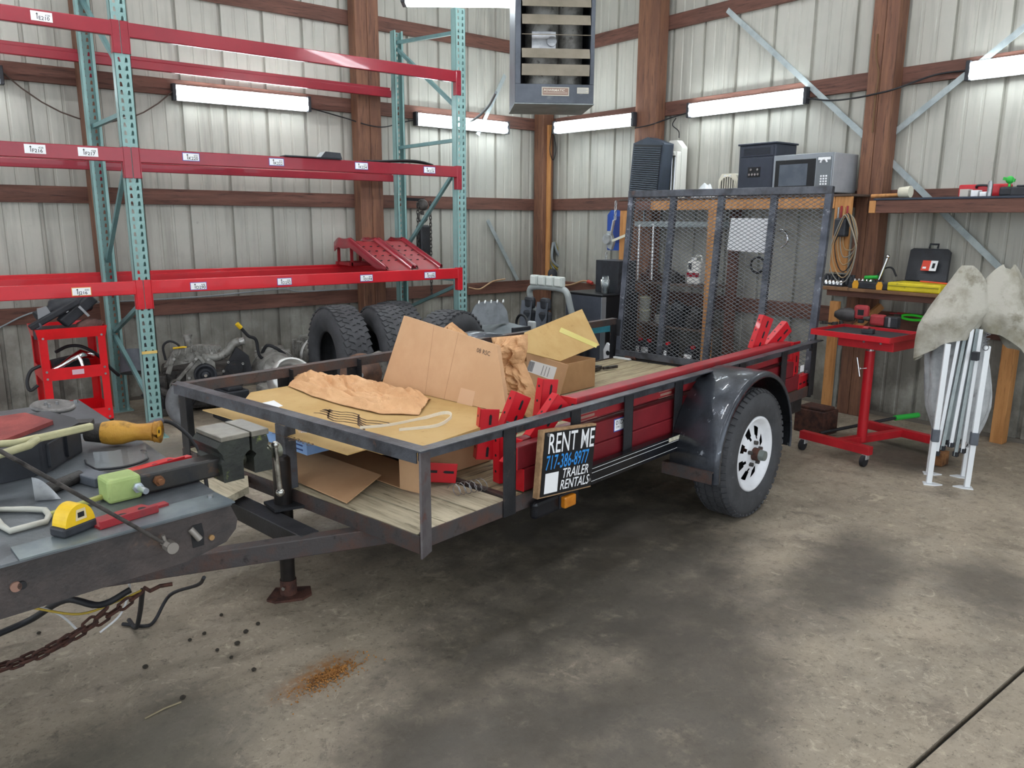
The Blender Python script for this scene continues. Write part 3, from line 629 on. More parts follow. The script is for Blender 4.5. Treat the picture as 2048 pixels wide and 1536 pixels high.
# fenders and wheels
def wheel_side(w_in, sgn):
    cx, cz = 2.13, .345; y0, y1 = w_in, w_in+sgn*.27
    mb = MB(); a0, a1, R_ = math.radians(-6), math.radians(188), .445; n = 30
    def ring(r, y): return [(cx+r*math.cos(a0+(a1-a0)*i/n), y, cz+r*math.sin(a0+(a1-a0)*i/n)) for i in range(n+1)]
    lay = [ring(R_-.012, y0), ring(R_, y0), ring(R_, y1-sgn*.02), ring(R_-.004, y1-sgn*.006), ring(R_-.018, y1), ring(R_-.03, y1), ring(R_-.03, y1-sgn*.01), ring(R_-.012, y1-sgn*.018), ring(R_-.012, y0)]
    vs = [p for l in lay for p in l]; m_ = n+1
    fs = [(j*m_+i, j*m_+i+1, (j+1)*m_+i+1, (j+1)*m_+i) for j in range(len(lay)-1) for i in range(n)]
    if sgn > 0: fs = [f[::-1] for f in fs]
    mb.add(vs, fs, True)
    for e in (0, n): mb.add([l[e] for l in lay[1:8]], [tuple(range(7)) if (e == 0) == (sgn < 0) else tuple(range(6, -1, -1))])
    fd = mb.build('fender', M('fender_black', '454a52', .3, .4, '30343b', 6, c3='a3abb5', sc3=17, lo3=.63, hi3=.7, bump=.3, coat=.4), tr)
    mb = MB(); mb.bx(1.665, 1.715, min(y0+sgn*-.03, y0+sgn*.25), max(y0-sgn*.03, y0+sgn*.25), .345, .351); mb.bx(1.665, 1.671, min(y0-sgn*.03, y0+sgn*.25), max(y0-sgn*.03, y0+sgn*.25), .29, .345)
    mb.build('fender_bracket', RUSTY, fd)
    # tire
    R0, hw_ = .345, .098; yc = w_in+sgn*.165; ax = (0, sgn, 0)
    prof = [(.20, -.080), (.215, -.094), (.26, -.104), (.305, -.100), (.330, -.088), (.341, -.070), (.345, -.045), (.345, .045), (.341, .070), (.330, .088), (.305, .100), (.26, .104), (.215, .094), (.20, .080)]
    mb = MB().lathe(prof, (cx, yc, cz), ax, 64)
    ti = mb.build('tire', TIRE, tr)
    tb = MB(); nb = 54
    for i in range(nb):      # tread blocks: three ribs with sipes plus shoulder lugs
        a_ = 2*PI*i/nb; d = Vector((math.cos(a_), 0, math.sin(a_))); tn = Vector((-math.sin(a_), 0, math.cos(a_)))
        Rm = Matrix((tn, Vector((0, 1, 0)), d)).transposed(); c0 = Vector((cx, yc, cz))
        for yo, wy, sh in ((-.040, .030, 0), (0, .034, .25), (.040, .030, 0)):
            a2 = a_+sh*2*PI/nb; d2 = Vector((math.cos(a2), 0, math.sin(a2))); t2 = Vector((-math.sin(a2), 0, math.cos(a2))); R2 = Matrix((t2, Vector((0, 1, 0)), d2)).transposed()@Matrix.Rotation(.15*(1 if yo >= 0 else -1), 3, 'Z')
            tb.box(c0+d2*.3465+Vector((0, yo, 0)), (.036, wy, .006), R2)
        for s in (-1, 1): tb.box(c0+d*.337+Vector((0, s*.079, 0)), (.024, .028, .012), Rm@Matrix.Rotation(s*-.55, 3, 'X'))
    tb.build('tread_blocks', TIRE, ti)['kind'] = 'stuff'
    # rim with eight spoke windows
    rm = MB(); na = 64; yo = yc+sgn*.03
    def P(r, a_, h): return (cx+r*math.cos(a_), yo+sgn*h, cz+r*math.sin(a_))
    radii = [(.034, .050), (.06, .050), (.082, .046), (.100, .038), (.148, .026), (.158, .026), (.168, .034), (.180, .05), (.194, .062), (.204, .058), (.204, .045)]
    vs = [P(r, 2*PI*i/na, h) for r, h in radii for i in range(na)]
    fs = []
    for j in range(len(radii)-1):
        for i in range(na):
            ph = (i % 8)
            if (j == 3 and ph in (2, 3, 4, 5)) or (j == 2 and ph in (3, 4)): continue
            f = (j*na+i, j*na+(i+1) % na, (j+1)*na+(i+1) % na, (j+1)*na+i); fs.append(f if sgn < 0 else f[::-1])
    rm.add(vs, fs, True); ri = rm.build('rim', M('rim_white', 'e4e6ea', .35, 0, 'd6d8dc', 5), ti)
    MB().cyl((cx, yc-sgn*.01, cz), (cx, yc-sgn*.005, cz), .2, n=32).build('rim_back', INK, ti)  # black disc standing in for the shade behind the spoke windows
    hb = MB(); hb.cyl((cx, yo, cz), (cx, yo+sgn*.085, cz), .036, .034, n=20); hb.mat(1).cyl((cx, yo+sgn*.085, cz), (cx, yo+sgn*.115, cz), .030, .026, n=20)
    hb.build('hub', [RUST, M('hub_cap_grey', '7c8480', .45, .4)], ti)
    for i in range(5): a_ = 2*PI*i/5+.3; MB().cyl(P(.062, a_, .048), P(.062, a_, .068), .011, n=6).build('lug_nut', STEEL if False else GREASE, ti)
wheel_side(.034, -1); wheel_side(TW-.034, 1)
MB().cyl((2.13, -.1, .345), (2.13, TW+.1, .345), .03, n=16).build('axle', BLK, tr)
for y in (.16, TW-.16): mb = MB(); mb.bar((1.75, y, .40), (2.13, y, .375), .045, .012); mb.bar((2.13, y, .375), (2.5, y, .40), .045, .012); mb.build('leaf_spring', BLK, tr)
# tongue
tip = Vector((-.94, .86, .40))
for s in (-1, 1):
    w0 = .395 if s < 0 else TW-.395
    MB().bar((.30, w0-(.86-w0)*.3/.92 if s < 0 else w0+(w0-.86)*.3/.92, .359), (tip.x-.02, tip.y+s*.03, .359), .055, .07).build('tongue_beam', RUSTY if s < 0 else BLK, tr, bev=.004)
MB().bx(-1.28, -.97, .80, .92, .34, .41).build('coupler', BLK, tr, bev=.02)
MB().bx(-.19, -.11, .47, 1.25, .328, .396).build('tongue_crossbar', BLK, tr, bev=.003)

# jack
jl = tdeck(578, 1190, 0); jx, jy = jl.x, jl.y
MB().slab([(jx-.07, jy-.05, .40), (jx-.05, jy+.07, .40), (jx+.06, jy+.06, .40), (jx+.05, jy-.09, .40)], (0, 0, .012)).build('jack_plate', BLK, tr)
JM = M('jack_black', '1e1c1c', .35, .3, '2b2624', 8)
mb = MB(); mb.cyl((jx, jy, .23), (jx, jy, .60), .036, n=24); mb.cyl((jx, jy, .60), (jx, jy, .612), .036, .026, n=24); jk = mb.build('jack', JM, tr)
MB().cyl((jx, jy, .03), (jx, jy, .235), .030, n=20).build('inner_tube', JM, jk)
mb = MB(); mb.prism([(-.085, -.045), (-.05, -.07), (.06, -.06), (.095, -.02), (.085, .05), (-.06, .06)], (jx, jy, 0), (.8, -.6, 0), (.6, .8, 0), .01); mb.cyl((jx, jy, .01), (jx, jy, .075), .034, n=20); mb.build('foot', RUST, jk)
MB().cyl((jx-.033, jy-.02, .05), (jx-.04, jy-.024, .05), .008, n=10).build('pin', CHROME, jk)
MB().bx(3.40, 3.56, .12, 1.6, .27, .39).build('rear_bumper', M('splashed_steel', '3a3a3a', .6, .2, '2a2a2b', 6, c3='8d8f90', sc3=14, lo3=.6, hi3=.68), tr, bev=.004)
# stacked wood block under the front of the bed, beside the vise
# ramp gate
GL, GH, LEAN = 3.515, 1.31, math.radians(5)
gw0, gw1 = .06, TW-.06
gate = bpy.data.objects.new('ramp_gate', None); COL.objects.link(gate); gate.parent = tr; gate.location = (GL, 0, DZ+.02); gate.rotation_euler = (0, LEAN, 0)
b5 = .045
for w0 in (gw0, gw1-b5): MB().bx(-.005, .035, w0, w0+b5, 0, GH).build('gate_stile', M('gate_steel', '585c66', .4, .35, '3b3f48', 8, c3='9a9da6', sc3=18, lo3=.58, hi3=.7), gate, bev=.002)
for z0 in (0, GH-.05): MB().bx(-.008, .035, gw0+.0, gw1-.0, z0, z0+.05).build('gate_rail', RAILM, gate, bev=.002)
for k_ in (1, 2, 3):
    w0 = gw0+(gw1-gw0)*k_/4-.02; MB().bx(.008, .014, w0, w0+.045, .05, GH-.05).bx(.014, .045, w0, w0+.006, .05, GH-.05).build('gate_bar', M('gate_steel', ''), gate, bev=.001)
mm = MB(); px_, pz_ = .05, .028; ya, yb, za, zb = gw0+b5-.01, gw1-b5+.01, .045, GH-.045
def strand(sl):
    s_ = pz_/px_*sl; n0 = int((zb-za)/pz_)+2; n1 = int((yb-ya)/px_)+2
    for k_ in range(-n1-2, n0+n1+2):
        c = za+k_*pz_ if sl > 0 else za+k_*pz_
        # line z = c + s_*(y-ya) ; clip to the rectangle
        pts = []
        for y in (ya, yb):
            z = c+s_*(y-ya)
            if za <= z <= zb: pts.append((y, z))
        for z in (za, zb):
            y = ya+(z-c)/s_
            if ya < y < yb: pts.append((y, z))
        if len(pts) < 2: continue
        (y0, z0), (y1, z1) = pts[0], pts[-1]
        if abs(y0-y1) < .004: continue
        d = Vector((0, y1-y0, z1-z0)).normalized(); nn = Vector((0, -d.z, d.y))*.0017
        A, B_ = Vector((.001 if sl > 0 else .0025, y0, z0)), Vector((.001 if sl > 0 else .0025, y1, z1)); th = Vector((.004, 0, 0))
        mm.add([A-nn, A+nn, B_+nn, B_-nn, A-nn+th, A+nn+th, B_+nn+th, B_-nn+th], [(0, 3, 2, 1), (4, 5, 6, 7), (0, 1, 5, 4), (2, 3, 7, 6), (1, 2, 6, 5), (3, 0, 4, 7)])
strand(1); strand(-1)
mm.build('expanded_mesh', M('mesh_steel', '6b6f74', .5, .3, '55585e', 8), gate)['kind'] = 'stuff'
GMX = TM@Matrix.Translation((GL, 0, DZ+.02))@Matrix.Rotation(LEAN, 4, 'Y'); GMI = GMX.inverted()
def ongate(px, py, x=.03): return GMI@onp(px, py, GMX@Vector((x, 0, 0)), GMX.to_3x3()@Vector((1, 0, 0)))
MB().slab([ongate(px, py) for px, py in ((1462, 436), (1543, 437), (1537, 507), (1454, 500))], (.004, 0, 0)).build('white_sheet', M('bright_sheet', 'f4f6f8', .5), gate)
for w0 in (gw0+.1, gw1-.2): MB().cyl((GL, w0, DZ+.018), (GL, w0+.1, DZ+.018), .014, n=12).build('hinge', RUST, tr)
MB().bx(GL-.03, GL+.0, gw1-.16, gw1+.0, DZ+.001, DZ+.014).build('hinge_plate', WHT, tr)
# safety chains, rusty, from the tongue towards lower left
cA = onz(285, 1182, .31); cB = onz(-60, 1352, .10)
sc0 = bpy.data.objects.new('safety_chain', None); COL.objects.link(sc0); sc0.parent = tr; sc0.location = (0, 0, 0)
CL = MB().tube([(math.cos(a_)*.013, 0, math.sin(a_)*.013+(.013 if math.sin(a_) > 0 else -.013)) for a_ in [2*PI*i/12 for i in range(12)]], .005, 6, closed=True)
LINK = CL; l1 = chain_run(sc0, tloc(cA), tloc(cB), .04, RUST, 'chain_link', step=.04)
sc1 = bpy.data.objects.new('safety_chain', None); COL.objects.link(sc1); sc1.parent = tr; sc1.location = (0, 0, 0)
chain_run(sc1, tloc(onz(215, 1215, .31)), tloc(onz(-60, 1345, .12)), .05, RUST, 'chain_link', lk=l1, step=.04)
hk = MB().tube([tloc(onz(345, 1168, .30)), tloc(onz(320, 1172, .30)), tloc(onz(300, 1182, .31)), tloc(onz(288, 1175, .33))], .007, 6); hk.build('hook', RUST, sc0)
# trailer wiring
def tsub(pts, r, mat, name='wire'): return MB().tube(spline([tloc(p) for p in pts]), r, 6).build(name, mat, tr)
tsub([onz(408, 1155, .34), onz(395, 1170, .22), onz(340, 1190, .09), onz(310, 1240, .01), onz(290, 1252, .01), onz(245, 1248, .01)], .007, RUB)
tsub([onz(285, 1180, .30), onz(280, 1225, .12), onz(272, 1255, .02), onz(258, 1240, .01)], .009, RUB, 'plug')
tsub([onz(258, 1160, .33), onz(258, 1185, .25), onz(240, 1230, .14), onz(200, 1265, .1)], .004, WHT)
tsub([onz(160, 1265, .12), onz(120, 1230, .22), onz(60, 1210, .3), onz(20, 1208, .33)], .004, WHT)
tsub([onz(285, 1180, .31), onz(240, 1200, .28), onz(160, 1228, .25), onz(60, 1215, .3)], .004, M('wire_yellow', 'b59a3a', .6))
tsub([onz(-20, 1275, .05), onz(60, 1240, .08), onz(130, 1200, .25), onz(200, 1210, .28), onz(260, 1180, .3)], .012, RUB)
# ------------------------------------------------------------------ load on the trailer
from mathutils import noise as NZ
def tl(mb, name, mats, label, cat, bev=0, group=None):       # one-mesh thing given in trailer coordinates
    xs = [Vector(v) for v in mb.v]; c = sum(xs, Vector())/len(xs); c.z = min(p.z for p in xs); mb.v = [tuple(p-c) for p in xs]
    return tag(mb.build(name, mats, None, TM@c, TH, bev=bev), label, cat, group)
def tthing(name, label, cat, c=(0, 0, 0), group=None): return thing(name, label, cat, TM@Vector(c), TH, group)
def tp(mb, name, mats, t, bev=0): return mb.build(name, mats, t, -(TI@t.location), bev=bev)    # part with trailer coordinates
# red rack beams stacked inside the right rail
def rbeam(l0, l1, w, z, label, wd=.05, hh=.098, mat=REDK, conn=1, flip=0):
    t = tthing('rack_crossbar', label, 'rack beam', (l0, w, z), 'red rack beams on the trailer')
    bd = tp(MB().bx(l0, l1, w, w+wd, z, z+hh), 'beam_body', mat, t, bev=.006)
    for e, s in ((l0, -1), (l1, 1)):
        mb = MB(); up = .10 if conn else 0
        mb.bx(min(e, e+s*.006), max(e, e+s*.006), w-.002, w+wd+.012, z+.002-(up if flip else 0), z+hh+(0 if flip else up))
        tp(mb, 'connector', REDL, t, bev=.002)
    return t
b1 = rbeam(.60, 3.34, .062, DZ+.004, 'red rack beam at the bottom of the trailer stack, next to the right rail', conn=0)
b2 = rbeam(.62, 3.30, .122, DZ+.004, 'red rack beam at the bottom of the stack on the trailer, second from the rail', conn=0)
b3 = rbeam(.56, 3.24, .064, DZ+.104, 'red rack beam with an upside-down white label, seen between the trailer posts', conn=0)
b4 = rbeam(.66, 3.28, .124, DZ+.104, 'red rack beam hidden behind the labelled one on the trailer', conn=0)
b5_ = rbeam(.95, 3.18, .070, DZ+.224, 'topmost red rack beam showing above the right trailer rail', conn=0, mat=REDD, hh=.115, wd=.075)
def blabel(beam_t, px, py, w, s, big):
    q = tside(px, py, w); mb = MB(); U_, W_ = Vector((-1, 0, 0)), Vector((0, 0, -1))
    def r(k, u0, u1, w0, w1, y): mb.mat(k); p0 = [(q.x+U_.x*u, y, q.z+W_.z*v_) for u, v_ in ((u0, w0), (u1, w0), (u1, w1), (u0, w1))]; mb.slab(p0, (0, -.0006, 0))
    r(1, -.062, .062, -.031, .031, w); r(0, -.057, .057, -.026, .026, w-.0006)
    mb.mat(2); y = w-.0014; mb.text(big, .032, (q.x+.022, y, q.z+.022), U_, W_, off=.012); mb.text(s, .018, (q.x-.018, y, q.z-.004), U_, W_)
    mb.prism([(-.026, -.02), (-.022, -.02), (-.022, .010), (-.017, .010), (-.024, .020), (-.031, .010), (-.026, .010)], (q.x, y, q.z), U_, W_, .0002)
    tp(mb, 'label', [WHTP, BLUE_EDGE, INK], beam_t)
blabel(b3, 1243, 847, .0635, '443', 'K210'); blabel(b3, 1390, 803, .0635, '443', 'K211')
for px, py in ((1605, 737),):
    q = tside(px, py, .06); mb = MB(); mb.bx(q.x-.03, q.x+.03, .0625, .0635, q.z-.022, q.z+.022); tp(mb, 'label', WHTP, b3)
for px, py in ((1332, 787), (1175, 832), (1515, 722)):
    q = tside(px, py, .07); mb = MB()
    for z_ in (-.017, .014): mb.bx(q.x-.07, q.x+.07, .0685, .0697, q.z+z_, q.z+z_+.003)
    mb.bx(q.x-.055, q.x+.05, .0685, .0697, q.z-.006, q.z+.006); tp(mb, 'maker_mark', M('faded_tan', '9a7468', .7), b5_)['kind'] = 'stuff'
# loose red beam connectors piled at both ends of the stack
def bracket(l, w, z, R, label, grp):
    t = thing('beam_bracket', label, 'bracket', TM@Vector((l, w, z)), group=grp, R=(TM.to_3x3()@R).to_euler())
    mb = MB(); mb.bx(0, .085, 0, .005, 0, .22); mb.bx(0, .005, .0, .045, 0, .22); mb.build('plate', REDL, t, bev=.002)
    h = MB()
    for z0 in (.035, .105, .175):
        h.prism([(.042, z0-.022), (.053, z0-.022), (.053, z0+.016), (.047, z0+.024), (.042, z0+.016)], (0, -.0008, 0), (1, 0, 0), (0, 0, 1), .0012)
    for z0 in (.05, .12, .185): h.cyl((-.0006, .026, z0), (.0008, .026, z0), .006, n=10)
    h.build('slots', INK, t)['kind'] = 'stuff'; return t
BR = (('red slotted bracket standing tallest at the front of the beam stack', .64, .25, DZ+.18, rotm(ry=.45, rz=-.25)), ('red slotted bracket lying on the deck over a coiled wire', .47, .33, DZ+.01, rotm(ry=-1.45, rz=-.6)),
      ('red bracket leaning beside the tallest one', .56, .30, DZ+.1, rotm(ry=.1, rz=-.5)), ('red bracket leaning behind the sign board', .70, .12, DZ+.21, rotm(ry=.75, rz=-.2)),
      ('red bracket wedged between the second post and the sign', .57, .13, DZ+.12, rotm(ry=1.1, rz=.05)), ('red bracket low behind the sign board edge', .60, .20, DZ+.005, rotm(rz=-.15)),
      ('red bracket poking up at right of the sign top', .84, .2, DZ+.2, rotm(ry=.15, rz=-.2)))
for lb, l, w, z, R in BR: bracket(l, w, z, R, lb, 'red brackets at the front of the beam stack')
BR2 = (('red bracket lying across the rear end of the topmost beam', 3.02, .16, DZ+.33, rotm(ry=.9, rz=-.3)), ('red bracket standing upright at the rear end of the beams', 3.30, .10, DZ+.10, rotm(rz=-.1)),
       ('red bracket lying flat at the rear end of the beams', 3.33, .06, DZ+.085, rotm(rx=0, ry=1.57, rz=.06)), ('red bracket behind the rail near the gate foot', 2.86, .18, DZ+.32, rotm(ry=.35, rz=-.4)))
for lb, l, w, z, R in BR2: bracket(l, w, z, R, lb, 'red brackets at the rear of the beam stack')
pts = [(.36+.14*i/60, .23-.04*i/60+.03*math.cos(i*.62), DZ+.034+.026*math.sin(i*.62)) for i in range(61)]
tl(MB().tube(pts, .0018, 5), 'coiled_wire', STEEL, 'loose coil of thin wire on the deck under a red bracket', 'wire')
# cartons
zs = .655
car = tthing('open_carton', 'open brown carton lying on the front deck under the flat box', 'cardboard box', (.3, .9, DZ+.003))
mb = MB(); L0, L1, W0, W1, z0, z1 = .28, .82, .46, 1.42, DZ+.004, .56
mb.bx(L0, L1, W0, W1, z0, z0+.004); mb.bx(L1-.004, L1, W0, W1, z0+.004, z1); mb.bx(L0, L1-.004, W0, W0+.004, z0+.004, zs-.002); mb.bx(L0, L1-.004, W1-.004, W1, z0+.004, z1); mb.bx(L0+.1, L1-.004, W0+.01, W1-.004, z1-.004, z1)
tp(mb, 'body', CARD, car)
mb = MB(); mb.slab([(.02, .47, z0+.004), (.03, .90, z0+.004), (.27, 1.24, z0+.03), (.275, .58, z0+.03)], (0, 0, .004)); tp(mb, 'flap', CARD, car)
q0, q1 = tdeck(765, 985, z0), tdeck(850, 1000, z0)
mb = MB(); mb.slab([(.275, .455, z0+.002), (.285, .28, z0+.012), (.275, .27, zs-.012), (.27, .455, zs-.008)], (.004, 0, 0)); tp(mb, 'flap', CARD, car)
# blue retail box under the flat carton
bb = tthing('blue_box', 'small light blue printed box under the flat carton', 'box', (.2, 1.1, .56))
tp(MB().bx(.10, .34, .86, 1.36, z1+.001, zs-.003), 'carton', M('blue_carton', '8fb4e6', .5, 0, '7fa6dc', 8), bb, bev=.002)
mb = MB(); y = .0994
mb.text('drain pump kit', .022, (y, .90, .585), (0, 1, 0), (0, 0, 1)) if False else None
for i, (u0, u1) in enumerate(((.89, .99), (.89, 1.06), (.89, 1.02))): mb.bx(y-.0006, y, u0, u1, .575+i*.02, .582+i*.02)
mb.mat(1); mb.bx(y-.0006, y, 1.16, 1.25, .615, .64); mb.bx(y-.0006, y, 1.28, 1.33, .61, .64); tp(mb, 'print', [M('navy_ink', '27407c', .6), M('blue_ink', '2f62b8', .6)], bb)['kind'] = 'stuff'
# flat carton on top
pol = [(-.055, 1.48), (.26, 1.60), (.86, 1.60), (.86, .34), (.74, .31), (.24, .25), (-.01, .40)]
fc = tthing('flat_carton', 'large flattened brown carton lying level with the front rail', 'cardboard box', (.4, .9, zs))
tp(MB().slab([(a_, b_, zs) for a_, b_ in pol[1:6]+[(.14, .40), (.10, 1.4)]], (0, 0, .045)), 'carton', CARDY, fc, bev=.003)
tp(MB().slab([(.10, 1.395, zs+.034), (-.055, 1.47, zs+.028), (-.01, .41, zs+.028), (.14, .405, zs+.034)], (0, 0, .005)), 'flap', CARDY, fc)
zt_ = zs+.0455
mb = MB(); k = random.Random(3); c0 = tdeck(740, 828, zt_)
for j in range(5):      # printed picture under the paper: wavy contour lines
    pp = [(c0.x-.16+.05*j*.5+.02*math.sin(i*.9+j), c0.y+.20-.40*i/12+.012*math.sin(i*2.1+j*1.7), zt_) for i in range(13)]
    for i in range(12): mb.bar(pp[i], pp[i+1], .008, .0006)
q = tdeck(655, 821, zt_); mb.bar((q.x, q.y+.03, zt_), (q.x, q.y-.03, zt_), .02, .0006)
tp(mb, 'print', M('brown_ink', '4a3524', .7), fc)
q = tdeck(520, 848, zt_-.01); mb = MB(); d1 = (tdeck(545, 857, zt_)-tdeck(520, 850, zt_)).normalized()
mb.text('condenser', .065, (-.022, .60, zs+.0345), (0, 1, 0), (-1, 0, 0), wx=1.0); 
tp(mb, 'printed_word', MATS['brown_ink'], fc)
mb = MB(); mb.slab([tdeck(463, 812, zt_-.012), tdeck(520, 798, zt_-.012), tdeck(600, 830, zt_-.012), tdeck(492, 832, zt_-.012)][::-1], (0, 0, .001)); tp(mb, 'packing_slip', WHTP, fc)
mb = MB(); mb.slab([tdeck(520, 807, zt_), tdeck(548, 801, zt_), tdeck(566, 812, zt_), tdeck(545, 818, zt_)][::-1], (0, 0, .001)); tp(mb, 'packing_slip', WHTP, fc)
# white strapping band curled on the flat carton
st_ = [tdeck(720, 856, zt_+.004), tdeck(780, 850, zt_+.004), tdeck(840, 838, zt_+.004), tdeck(885, 826, zt_+.02), tdeck(902, 828, zt_+.03), tdeck(898, 838, zt_+.018), tdeck(870, 852, zt_+.006), tdeck(800, 860, zt_+.004)]
mb = MB(); sp = spline(st_, 8)
for i in range(len(sp)-1): mb.bar(sp[i], sp[i+1]+(sp[i+1]-sp[i])*.2, .003, .014)
tl(mb, 'strapping_band', M('strap_white', 'e2dccb', .5), 'white plastic strapping band curled on the flat carton', 'strap')
# crumpled kraft paper
def crumple(top, bot, z, amp, nu, nv, seed, plane=None):
    tq = [Vector(p) for p in top]; bq = [Vector(p) for p in bot]
    def pl(P_, u):
        f = u*(len(P_)-1); i = min(int(f), len(P_)-2); return P_[i].lerp(P_[i+1], f-i)
    return lambda u, v: (pl(tq, u), pl(bq, u), v, seed)
def paper(top, bot, nrm, amp, nu, nv, seed, fr=5.):
    ev = crumple(top, bot, 0, amp, nu, nv, seed); nrm = Vector(nrm); mb = MB()
    def f(off):
        def g(u, v):
            a_, b_, v_, s_ = ev(u, v); p = a_.lerp(b_, v)
            w1 = NZ.noise(Vector((u*2.6+s_, v*2.4, s_))); w2 = NZ.noise(Vector((u*5+s_*2, v*5, 1.7))); w3 = NZ.noise(Vector((u*9, v*9+s_, 4.)))
            tri = lambda x: abs((x % 1.)*2-1)
            h = amp*(.15+.50*tri(2.2*v+.9*w1+.25*u*fr/4)+.34*tri(4.6*v+1.1*u+1.1*w2)+.20*tri(6.*u-5*v+1.4*w1+.6*w3)+.25*w3); e = min(1, 4*min(v, 1-v)+.10)*min(1, 7*min(u, 1-u)+.25)
            return p+nrm*(max(.0, h)*e+off)
        return g
    mb.grid(f(0), nu, nv, False); mb.grid(lambda u, v: f(-.002)(1-u, v), nu, nv, False); return mb
zp = zt_+.004
P1 = paper([tdeck(604, 744, zp+.02), tdeck(660, 752, zp), tdeck(720, 760, zp), tdeck(790, 778, zp), tdeck(862, 797, zp)], [tdeck(576, 772, zp), tdeck(625, 793, zp), tdeck(690, 812, zp), tdeck(760, 828, zp), tdeck(838, 830, zp)], (0, 0, 1), .060, 90, 44, 3., 4.)
tl(P1, 'kraft_paper', PAPER, 'crumpled brown kraft paper lying across the flat carton', 'paper')
# upright flattened carton
bl0, br0 = tdeck(763, 770, zt_+.001), tdeck(1014, 827, zt_+.001); ph = math.radians(14); NL = Vector((math.cos(ph), 0, -math.sin(ph))); NW = TM.to_3x3()@NL
def onpan(px, py): return TI@onp(px, py, TM@bl0, NW)
c4 = [onpan(763, 770), onpan(1014, 827), onpan(993, 690), onpan(808, 631)]
up = tthing('upright_carton', 'large flat brown carton propped upright behind the crumpled paper', 'cardboard box', ((bl0+br0)/2))
tp(MB().slab([p for p in c4], NL*.026), 'panel', CARD, up, bev=.002)
Uu = (c4[1]-c4[0]).normalized(); Wu = NL.cross(Uu); Wu = Wu if Wu.z > 0 else -Wu; off = -NL*.0008
mb = MB(); mb.text('08 RSC', .030, onpan(953, 704)+off, (onpan(975, 711)-onpan(953, 704)), Wu); tp(mb, 'printed_code', INK, up)
mb = MB(); mb.slab([onpan(922, 775), onpan(951, 783), onpan(944, 815), onpan(914, 806)], off); tp(mb, 'patch', M('cardboard_patch', 'cfa987', .7), up)
for a_, b_ in (((868, 650), (850, 790)), ((917, 665), (888, 798))):
    MB().bar(onpan(*a_)+off*.4, onpan(*b_)+off*.4, .003, .0006, up=NL).build('fold_line', M('cardboard_fold', 'b48c69', .8), up, -(TI@up.location))
# box with raised flap and shipping label
bx_ = tthing('shipping_box', 'brown box with a raised flap and a white shipping label', 'cardboard box', (2.25, 1.35, DZ+.003))
a0 = Vector((2.04, 1.06, DZ+.004)); mb = MB(); L0, L1, W0, W1, z0, z1 = 2.06, 2.48, 1.10, 1.58, DZ+.004, .655
mb.bx(L0, L1, W0, W1, z0, z0+.004); mb.bx(L0, L1, W0, W0+.005, z0+.004, z1); mb.bx(L0, L1, W1-.005, W1, z0+.004, z1); mb.bx(L1-.005, L1, W0+.005, W1-.005, z0+.004, z1); mb.bx(L0, L0+.005, W0+.005, W1-.005, z0+.004, z1)
tp(mb, 'body', M('cardboard_dark', 'b58f66', .75, 0, 'aa845c', 5), bx_)
Nf = (TM.to_3x3()@Vector((0, math.cos(.75), -math.sin(.75)))); H0 = Vector((L0, W0, z1+.004))
fq = [TI@onp(px, py, TM@H0, Nf) for px, py in ((1121, 722), (1199, 690), (1164, 618), (1049, 665), (1050, 704))]
mb = MB(); mb.slab(fq, (0, .004, -.004)); tp(mb, 'raised_flap', CARDY, bx_)
mb = MB(); e = Vector((0, -.0012, .0012)); mb.slab([TI@onp(px, py, TM@H0, Nf) for px, py in ((1196, 688), (1192, 696), (1118, 664), (1122, 655))], e); tp(mb, 'tape', M('clear_tape', 'd9cd7e', .15, 0, coat=.6), bx_)
NF2 = TM.to_3x3()@Vector((math.cos(-.12), 0, -math.sin(-.12))); H1 = Vector((L0-.01, W0, z0))
fp = lambda px, py: TI@onp(px, py, TM@H1, NF2)
mb = MB(); mb.slab([fp(1060, 806), fp(1116, 803), fp(1137, 730), fp(1052, 704)], (.004, 0, 0)); tp(mb, 'front_flap', CARD, bx_)
mb = MB(); d_ = Vector((-.001, 0, 0)); mb.slab([fp(1053, 742), fp(1106, 761), fp(1114, 735), fp(1062, 720)], d_); mb.mat(1)
for i in range(8): f_ = i/8; A, B_ = fp(1054+11*f_, 741+3*f_), fp(1060+11*f_, 722+3*f_); mb.bar(A+d_*1.3, B_+d_*1.3, .003+.003*(i % 3), .0006, up=(1, 0, 0))
for i in range(5): A, B_ = fp(1082+3*i, 750+i), fp(1088+3*i, 731+i); mb.bar(A+d_*1.3, B_+d_*1.3, .005, .0006, up=(1, 0, 0)) if i % 2 == 0 else None
tp(mb, 'shipping_label', [WHTP, INKG], bx_)
# hanging kraft paper between the cartons
PX = lambda px, py, l=1.58: TI@onp(px, py, tw(l, 0, 0), TM.to_3x3()@Vector((1, 0, 0)))
top = [PX(983, 672), PX(996, 664), PX(1020, 660), PX(1045, 660), PX(1056, 668)]
lft = [PX(983, 675), PX(993, 705), PX(990, 735), PX(1003, 770), PX(1012, 800), PX(1016, 850)]; rgt = [PX(1056, 668), PX(1056, 700), PX(1050, 725), PX(1065, 760), PX(1075, 790), PX(1095, 850)]
P2 = paper(lft, rgt, (-1, 0, 0), .10, 40, 34, 9., 3.2)
P2.v = [(x_, y_, max(z_, DZ+.006)) for x_, y_, z_ in P2.v]
tl(P2, 'kraft_paper', PAPER, 'long crumpled brown paper hanging between two cartons on the trailer', 'paper')
P3 = paper([PX(876, 665, 1.2), PX(905, 644, 1.2), PX(935, 668, 1.2)], [PX(872, 790, 1.2), PX(905, 800, 1.2), PX(940, 790, 1.2)], (-1, 0, .1), .10, 16, 22, 5., 4.)
P3.v = [(x_, y_, max(z_, DZ+.006)) for x_, y_, z_ in P3.v]
